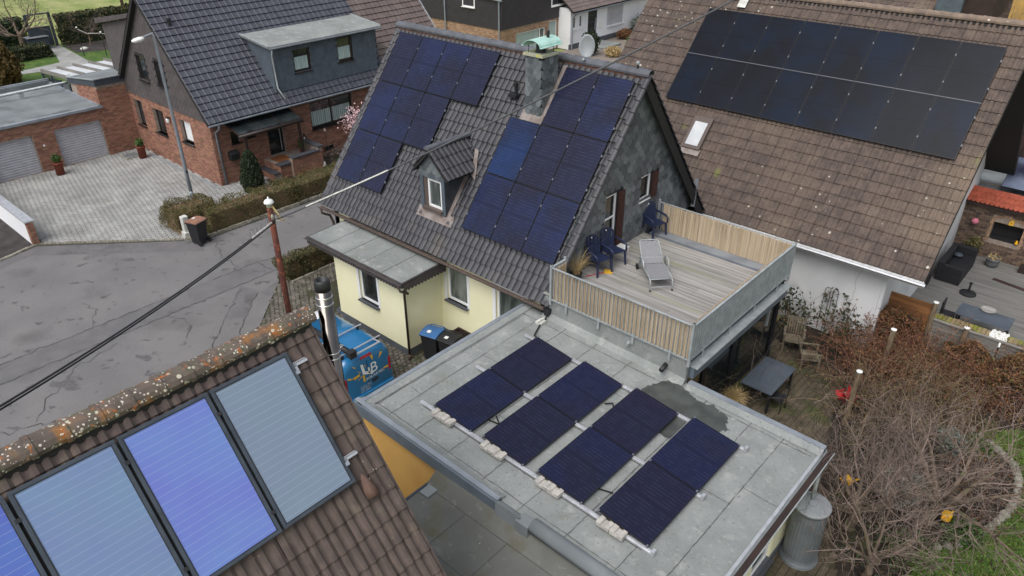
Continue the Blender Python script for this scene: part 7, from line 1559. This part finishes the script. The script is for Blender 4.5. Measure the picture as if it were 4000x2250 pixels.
lett('B', yz(9.50, 1.42)[0], yz(9.5, 1.42)[1], .33, m_logow, .0, w=.22); lett('SOLARTEC', yz(9.30, 1.29)[0], yz(9.3, 1.27)[1], .09, m_logow, .12, w=.66, rot=.02)
for k, s_ in enumerate(('LB Solartec GmbH', 'Industriestraße 19', '53721 Siegburg', '02241 2526080')): lett(s_, yz(9.1, 1)[0], yz(9, 1.13 - k * .058)[1], .034, m_logow, w=.36 - .03 * (k > 1))
for pts in ([(8.92, 1.58), (9.12, 1.6), (9.12, 1.53), (8.94, 1.49)], [(9.2, 1.5), (9.27, 1.48), (9.28, 1.26), (9.22, 1.27)], [(9.3, 1.8), (9.33, 1.79), (9.33, 1.68)], [(9.05, 1.72), (9.16, 1.62), (9.14, 1.6)], [(9.05, 1.4), (9.16, 1.5), (9.18, 1.48)], [(8.72, 1.66), (8.98, 1.52), (8.74, 1.58)], [(9.5, 2.0), (9.6, 1.98), (9.58, 1.8)], [(9.85, 1.95), (9.93, 1.9), (9.78, 1.76)], [(10.06, 1.4), (9.86, 1.36), (10.07, 1.32)], [(8.9, 1.95), (9.02, 1.86), (9.0, 1.82)]): plate(pts, m_logoy, 'logo_ray')
b = MB(); b.ext([(-15.9, VC + .7, 1.6), (-15.3, VC + .78, 1.45), (-15.35, VC + .76, 1.5)], (0, .02, .01)); ob('side_ray', b, m_logoy, vn)

# ================================================================ poles and wires
pl = thing('rusty_pole', 'rusty iron utility pole with white insulator cap beside the street', 'utility pole', (-19.0, 10.33, 0)); PX, PY = -19.0, 10.33; b = MB(); b.tube([(PX, PY, 0), (PX, PY, 4.45)], [.1, .09], 14); ob('pole', b, m_rust, pl, True); b = MB(); b.tube([(PX, PY, 4.45), (PX, PY, 4.6)], [.095, .08], 12); ob('neck', b, m_capstone, pl, True); b = MB(); b.lathe((PX, PY, 4.58), [(.15, 0), (.15, .03), (.12, .09), (.05, .13), (.03, .14), (.03, .18), (.015, .2)], 18); ob('cap', b, m_whiteplastic, pl, True)
b = MB(); b.beam((PX + .05, PY, 4.05), (PX + .28, PY + .1, 4.05), .03, .03); b.lathe((PX + .1, PY - .02, 4.1), [(.04, 0), (.05, .08), (.03, .14)], 8); ob('bracket', b, m_capstone, pl); rng.seed(81)
for k in range(3): b = MB(); b.tube([(PX + .08, PY + .03 * k, 4.5), (PX + .2 + .04 * k, PY + .1, 4.25), (PX + .1 + .08 * k, PY + .15, 4.05), (PX + .3, PY + .25, 4.0 + .03 * k)], .011, 6); ob('lead_wire', b, m_dryg, pl)
def span(name, label, p, q, sag, r, m, n=24, off=(0, 0, 0), cat='cable', group=None):
    p, q = V(p) + V(off), V(q) + V(off); b = MB(); b.tube([p.lerp(q, i / n) - V((0, 0, sag * 4 * (i / n) * (1 - i / n))) for i in range(n + 1)], r, 8); return tag(ob(name, b, m, None, True), label, cat, group)
PA = V((PX + .12, PY + .05, 4.05)); EE = CAM + (FW + RT * ((2842 - 2000) / F0) - UP * ((0 - 1125) / F0)) * 19
EE2 = PA.lerp(EE, 1.12); span('overhead_cable', 'thick grey overhead cable rising from the rusty pole across the tiled roof', PA, EE2, .22, .026, m_cable)
LE = CAM + (FW + RT * ((0 - 2000) / F0) - UP * ((1537 - 1125) / F0)) * 12.5; LE2 = PA.lerp(LE, 1.35)
span('overhead_cable', 'dark overhead cable running from the rusty pole to the lower left, upper strand', PA, LE2, .28, .022, m_cable2); span('overhead_cable', 'dark overhead cable running from the rusty pole to the lower left, lower strand', PA, LE2, .28, .018, m_cable2, off=(.03, -.04, -.05))
sp_ = thing('bird_spikes', 'strip of thin bird spikes on the overhead cable above the eave', 'bird spikes', tuple(PA.lerp(EE2, .12))); 
for f0, f1, n in ((.07, .25, 60), ):
    b = MB()
    for i in range(n): f = f0 + (f1 - f0) * i / n; p = PA.lerp(EE2, f) - V((0, 0, .22 * 4 * f * (1 - f))); b.tube([p, p + V((rng.gauss(0, .04), rng.gauss(0, .04), rng.uniform(.2, .28)))], .003, 3, cap=False)
    ob('spikes', b, m_cable, sp_, nf=False); b = MB(); b.tube([PA.lerp(EE2, f) - V((0, 0, .22 * 4 * f * (1 - f) - .01)) for f in [f0 + (f1 - f0) * k / 8 for k in range(9)]], .028, 8); ob('base_strip', b, m_stonew, sp_)
sp2 = thing('bird_spikes', 'short white cable sleeve with spikes left of the rusty pole', 'bird spikes', tuple(PA.lerp(LE2, .05))); f0, f1 = .02, .11; P_ = [PA.lerp(LE2, f) - V((0, 0, .28 * 4 * f * (1 - f) - .01)) for f in [f0 + (f1 - f0) * k / 6 for k in range(7)]]; ob('base_strip', MB().tube(P_, .028, 8), m_stonew, sp2); b = MB()
for p in P_:
    for k in range(3): b.tube([p, p + V((rng.gauss(0, .05), rng.gauss(0, .05), .2))], .003, 3, cap=False)
ob('spikes', b, m_cable, sp2, nf=False)
# ================================================================ plants
rng.seed(91)
hedge('clipped olive-brown hedge along the kerb in front of the brick house', [(-28.55, -27.5, 12.2, 16.5, 0, 1.0), (-28.5, -27.5, 16.3, 27, 0, .95)], 52000, m_leafolive, m_leafgreen, .16, .036, twigs=300)
hedge('rounded olive-brown bush at the driveway corner under the street lamp', [(-29.75, -28.3, 11.2, 12.95, .3, 1.05)], 15000, m_leafolive, None, 0, .036, twigs=120, depth=.2, rnd=.12)
hedge('brown hedge between street and yellow porch yard', [(-22.3, -21.72, 12.0, 15.6, 0, .95)], 22000, m_leafolive, m_leafdark, .35, .034, twigs=160)
conifer('dark clipped conifer in front of the brick house entrance', (-30.25, 15.85, .03), 1.95, .52, 16000, m_leafdark, .042, pw=.42)
bt = bare_tree('blossom_tree', 'small tree with pale pink blossom below the brick house window', (-30.5, 22.4, 0), .7, .04, .75, 92, 3, (5, 4, 4), up=.25)
leaf_ob('blossom', blob_pts((-30.5, 22.4, 1.75), 1.0, 1.0, .8, 1100, .5), .07, m_blossom, bt)
shrub('front_shrub', 'low reddish-brown twiggy shrub in front of the brick porch', (-29.6, 18.3, .35), .5, .9, .4, 500, m_leafbrown, .04, 90)
shrub('front_shrub', 'green leafy shrub at the cellar window of the brick house', (-30.9, 24.2, .5), .5, .6, .55, 1500, m_leafgreen, .05, 30); shrub('front_shrub', 'low greyish heather below the big brick house window', (-31.2, 21.7, .2), .5, 1.1, .25, 1800, m_twig, .04, 20); shrub('front_shrub', 'small bright green clump in the dark front bed', (-30.2, 20.9, .15), .3, .3, .2, 500, m_leafgreen, .05, 5)
tag(ob('white_stone', MB().lathe((-30.5, 19.85, 0), [(.16, 0), (.22, .1), (.17, .26), (.05, .33)], 9, 1, .8), m_stonew, None, True), 'round white ornamental stone in the front bed behind the hedge', 'stone')
pot('small potted evergreen on the brick porch platform', (-31.1, 19.2, .7), .14, .22, m_terra, m_leafgreen, ph=.5, n=500, sz=.05)
cat = thing('cat_figure', 'small dark ornament figure with white chest on the porch coping', 'figure', (-31.6, 19.7, 1.2)); b = MB(); b.lathe((-31.6, 19.72, 1.2), [(.07, 0), (.09, .1), (.06, .2), (.06, .26), (.03, .32)], 10); ob('body', b, m_bronze, cat, True); b = MB(); b.lathe((-31.55, 19.69, 1.22), [(.03, 0), (.05, .08), (.02, .14)], 8); ob('chest', b, m_stonew, cat, True)
ws = thing('garden_stake', 'thin iron stake with a bird ornament before the brick house window', 'garden ornament', (-31.2, 20.7, 0)); b = MB(); b.tube([(-31.2, 20.7, 0), (-31.2, 20.7, 1.5)], .01, 5); ob('rod', b, m_bronze, ws); b = MB(); b.lathe((-31.2, 20.7, 1.45), [(.02, 0), (.08, .05), (.05, .12), (.01, .2)], 8, 1.3, .7); ob('ornament', b, m_lead, ws)
pb_ = pot('glossy blue pot with green plants beside the yellow porch steps', (-19.15, 12.7, .03), .26, .36, m_bluepot, m_leafgreen, ph=.3, n=700, sz=.06); leaf_ob('small_conifer', blob_pts((-19.15, 12.72, .85), .2, .2, .34, 700), .05, m_leafolive, pb_)
# top left garden
bare_tree('garden_tree', 'large bare tree in the back garden at the upper left', (-69.2, 19.2, 0), 1.3, .2, 3.2, 93, 4, (6, 5, 5, 4), up=.12)
bare_tree('garden_tree', 'small bare yellowish tree in front of the far hedge', (-67.4, 23.6, 0), .9, .06, 1.4, 94, 4, (5, 4, 4, 3), up=.1)
conifer('big brownish thuja at the left picture edge', (-59.3, 14.3, 0), 4.2, 1.6, 14000, m_thuja, .13, pw=.75)
hedge('tall dark hedge at the end of the back garden, right of the gate', [(-70.2, -68.7, 22.2, 34, 0, 2.3)], 12000, m_leafolive, m_leafdark, .5, .12, core=m_leafdark)
hedge('dark evergreen hedge at the end of the back garden, left of the gate', [(-74, -72, 12, 20.6, 0, 1.9)], 8000, m_leafdark, m_leafgreen, .15, .13, core=m_leafdark)
hedge('low dark hedge beside the garden path', [(-67.2, -65.6, 16.2, 20.0, 0, .9)], 7000, m_leafdark, m_leafolive, .2, .1, core=m_leafdark)
gt2 = thing('garden_gate', 'dark metal gate frame at the end of the garden path', 'gate', (-69.3, 21.1, 0))
for y in (20.0, 21.75): ob('post', MB().box(-69.5, -69.3, y - .09, y + .09, 0, 2.6), m_fascdark, gt2)
ob('lintel', MB().box(-69.48, -69.32, 19.9, 21.84, 2.5, 2.6), m_fascdark, gt2); ob('leaf', MB().box(-69.44, -69.38, 20.1, 21.6, .1, 1.6), m_fascdark, gt2)
db = thing('garden_box', 'dark storage box with pale lid beside the garden gate', 'storage box', (-69.3, 20.2, 0)); ob('body', MB().box(-69.9, -68.7, 19.5, 21.0, 0, .85), m_fascdark, db); b = MB(); b.ext([(-69.95, 19.45, .86), (-68.6, 19.45, .95), (-68.6, 19.45, 1.0), (-69.95, 19.45, .92)], (0, 1.6, 0)); ob('lid', b, m_alu, db)
for x, y, h, lb in ((-63.8, 21.64, 2.1, 'left'), (-62.5, 22.8, 1.75, 'right')): t = thing('clothes_post', f'thin green clothes-line post on the back lawn, {lb} one', 'post', (x, y, 0), group='clothes-line posts'); b = MB(); b.tube([(x, y, 0), (x, y, h)], .03, 8); ob('pole', b, m_leafdark, t); b = MB(); b.lathe((x, y, h), [(.03, 0), (.08, .05), (.03, .12)], 8); ob('knob', b, m_whiteplastic, t)
b = MB(); b.tube([(-63.8, 21.64, 2.05), (-63.3, 22.1, 1.72), (-62.5, 22.8, 1.72), (-61.8, 23.3, 1.6)], .012, 5); tag(ob('clothes_line', b, m_whiteplastic), 'sagging white clothes line between the green posts', 'clothes line')
b = MB(); b.tube([(-80, 31.9, 0), (-80, 31.9, 8)], [.16, .12], 8); tag(ob('field_pole', b, m_timberdark), 'dark wooden pole at the field edge behind the brick house', 'pole')
tag(ob('rock', MB().lathe((-66.2, 22.6, 0), [(.22, 0), (.26, .1), (.13, .2)], 9, 1, 1.3), m_stonew, None, True), 'pale rock on the dark gravel bed of the back garden', 'rock')
# behind the ridge
shrub('ivy_bush', 'round dark evergreen bush behind the satellite dish', (-34.6, 47.6, .9), .7, .7, .9, 2500, m_leafdark, .11, 10); shrub('white_house_shrub', 'green shrub in the gravel bed of the white house', (-33.2, 51.6, .5), .6, .8, .6, 2000, m_leafgreen, .1, 20); shrub('lavender_bush', 'grey-mauve lavender bush at the white house wall', (-36, 57, .8), .7, 1.3, .8, 3500, m_leafgrey, .1, 20); shrub('white_house_shrub', 'reddish low shrub beside the white house entrance slab', (-35.9, 54.2, .4), .5, .9, .4, 1500, m_leafbrown, .09, 20); shrub('white_house_shrub', 'yellowish dry shrub right of the satellite dish', (-33.0, 48.4, .35), .6, .6, .4, 1300, m_dryg, .09, 20)
bare_tree('far_tree', 'bare mossy tree before the ochre house at the top right corner', (-10.6, 62, 0), 1.6, .14, 2.6, 95, 4, (7, 5, 5, 4), up=.15, mat_t=m_leafolive)
# ---- garden on the right: bare fruit trees and tangles
bare_tree('fruit_tree', 'bare fruit tree with dense twigs beside the rain barrel', (-2.25, 14.2, 0), .75, .11, 2.0, 96, 4, (8, 6, 6, 3), up=.13, tilt=(.05, -.1))
bare_tree('fruit_tree', 'bare fruit tree with dense twigs in the middle of the round bed', (-.95, 15.6, 0), .8, .12, 2.1, 97, 4, (8, 6, 6, 3), up=.12, tilt=(.1, -.1))
bare_tree('fruit_tree', 'slender bare fruit tree at the bottom edge of the picture', (-1.45, 12.85, 0), .8, .08, 1.6, 98, 4, (7, 5, 5, 3), up=.14)
def canes(name, label, c, n, L, spread, m, leaves=0, lm=None, seed=1, cat='shrub', r=.012, branch=3, lsz=.035):
    rng.seed(seed); t = thing(name, label, cat, (c[0], c[1], 0)); b = MB(); lp_ = []
    for i in range(n):
        a = rng.uniform(0, 2 * pi); e = rng.uniform(.7, 1.45); p = (c[0] + rng.gauss(0, spread[0]), c[1] + rng.gauss(0, spread[1]), 0)
        pts, rs, d = twig_mb(b, p, (cos(a) * cos(e), sin(a) * cos(e), sin(e)), L * rng.uniform(.6, 1.2), r * rng.uniform(.6, 1.2), 6, .13, 4, grav=.42)
        for k in range(branch):
            j = rng.randrange(2, 6); q, _, _ = twig_mb(b, pts[j], (rng.gauss(0, 1), rng.gauss(0, 1), rng.gauss(.2, .6)), L * rng.uniform(.15, .4), r * .5, 3, .2, 3, grav=.2); lp_ += q
        lp_ += pts[2:]
    ob('canes', b, m, t, nf=False)
    if leaves:
        P_ = np.array([tuple(p) for p in lp_]); I_ = NR.integers(0, len(P_), leaves); Q = P_[I_] + NR.normal(0, .07, (leaves, 3)); Q[:, 2] = np.maximum(Q[:, 2], .03); leaf_ob('foliage', Q, lsz, lm, t)
    return t
canes('rose_tangle', 'olive-brown tangle of arching canes around the free-standing post', (-3.3, 18.6), 85, 2.1, (.5, .6), m_cane, 1300, m_leafolive, 101)
canes('rose_tangle', 'reddish tangle of arching canes before the white wall', (-4.2, 20.6), 110, 2.1, (.6, .45), m_canered, 3200, m_leafbrown, 102)
canes('rose_tangle', 'red-brown thicket between the two capped posts', (-3.2, 21.5), 110, 2.0, (.7, .4), m_canered, 4200, m_leafbrown, 112)
canes('rose_tangle', 'red-brown thicket in front of the low grey fence', (-1.5, 21.3), 110, 1.8, (.8, .4), m_canered, 4200, m_leafbrown, 113)
canes('rose_tangle', 'greyish thicket right of the free-standing post', (-2.5, 18.2), 90, 1.9, (.6, .5), m_twig, 1500, m_leafolive, 114)
canes('rose_tangle', 'brown tangle of arching canes left of the copper hedge', (-2.2, 19.9), 105, 1.9, (.7, .5), m_cane, 3000, m_leafolive, 103)
canes('low_scrub', 'purplish low scrub in the middle of the round bed', (-.6, 17.4), 80, 1.1, (.6, .7), m_twig, 1200, m_leafbrown, 104)
canes('low_scrub', 'dark low scrub between the two big fruit trees', (-1.9, 16.7), 90, 1.0, (.5, .5), m_twig, 1600, m_leafdark, 105)
canes('low_scrub', 'green and brown scrub at the lawn edge near the bottom of the picture', (-.7, 13.9), 70, .8, (.5, .5), m_twig, 1600, m_leafgreen, 106)
canes('wall_climber', 'dark green evergreen climber at the left of the white wall', (-6.9, 21.45), 26, 2.2, (.18, .1), m_cane, 900, m_leafdark, 107, r=.013, lsz=.085)
canes('wall_climber', 'second evergreen climber at the right of the white wall', (-5.2, 21.5), 22, 1.6, (.16, .1), m_cane, 520, m_leafdark, 108, r=.012, lsz=.08)
canes('wire_vine', 'thin bare vine shoots hanging from the terrace edge', (-6.15, 17.2), 14, 2.4, (.05, .7), m_twig, 0, None, 109, r=.006)
hedge('copper-leaved hedge in front of the brown board fence', [(-4.9, -3.4, 22.05, 22.65, 0, 1.35)], 15000, m_leafbrown, m_leafolive, .2, .045, depth=.25, twigs=160, core=m_timberdark, rnd=.1)
hedge('long copper-leaved hedge below the low grey fence at the right edge', [(-2.5, -.6, 21.7, 22.5, 0, .95), (-1.0, 4.5, 20.9, 22.6, 0, 1.3)], 48000, m_leafbrown, m_leafolive, .3, .045, depth=.3, twigs=420, core=m_timberdark, rnd=.12)
shrub('lavender_clump', 'silvery grey lavender clump between the fruit trees', (-1.75, 16.0, .3), .5, .6, .35, 2200, m_leafgrey, .045, 20, asp=3); shrub('lavender_clump', 'smaller silvery grey clump farther back in the bed', (-1.3, 18.6, .25), .4, .45, .3, 1400, m_leafgrey, .045, 20, asp=3); shrub('green_clump', 'bright green low clump near the yellow can on the bed', (-.2, 15.6, .2), .45, .45, .25, 1500, m_leafgreen, .05, 5); shrub('green_clump', 'green low clump at the upper end of the bed', (-.75, 18.9, .2), .4, .4, .25, 1100, m_leafgreen, .05, 5)
rp_ = thing('red_plant', 'bright red-leaved plant beside the free-standing post', 'plant', (-3.95, 18.2, 0)); leaf_ob('foliage', blob_pts((-3.95, 18.2, .6), .3, .2, .2, 60, .5), .11, m_red, rp_, asp=2.6); b = MB(); b.tube([(-3.95, 18.2, 0), (-3.95, 18.2, .6)], .02, 6); ob('stem', b, m_cane, rp_)
k = 7000; Q = np.c_[NR.uniform(-3.7, 1, k), NR.uniform(12.8, 22.5, k), np.full(k, .03)]; Q = Q[NR.uniform(size=k) < .8]; tag(leaf_ob('leaf_litter', Q, .045, m_litter, None, up=0, flat=.9), 'scattered dead leaves over the bare garden soil', 'leaves', kind='stuff')
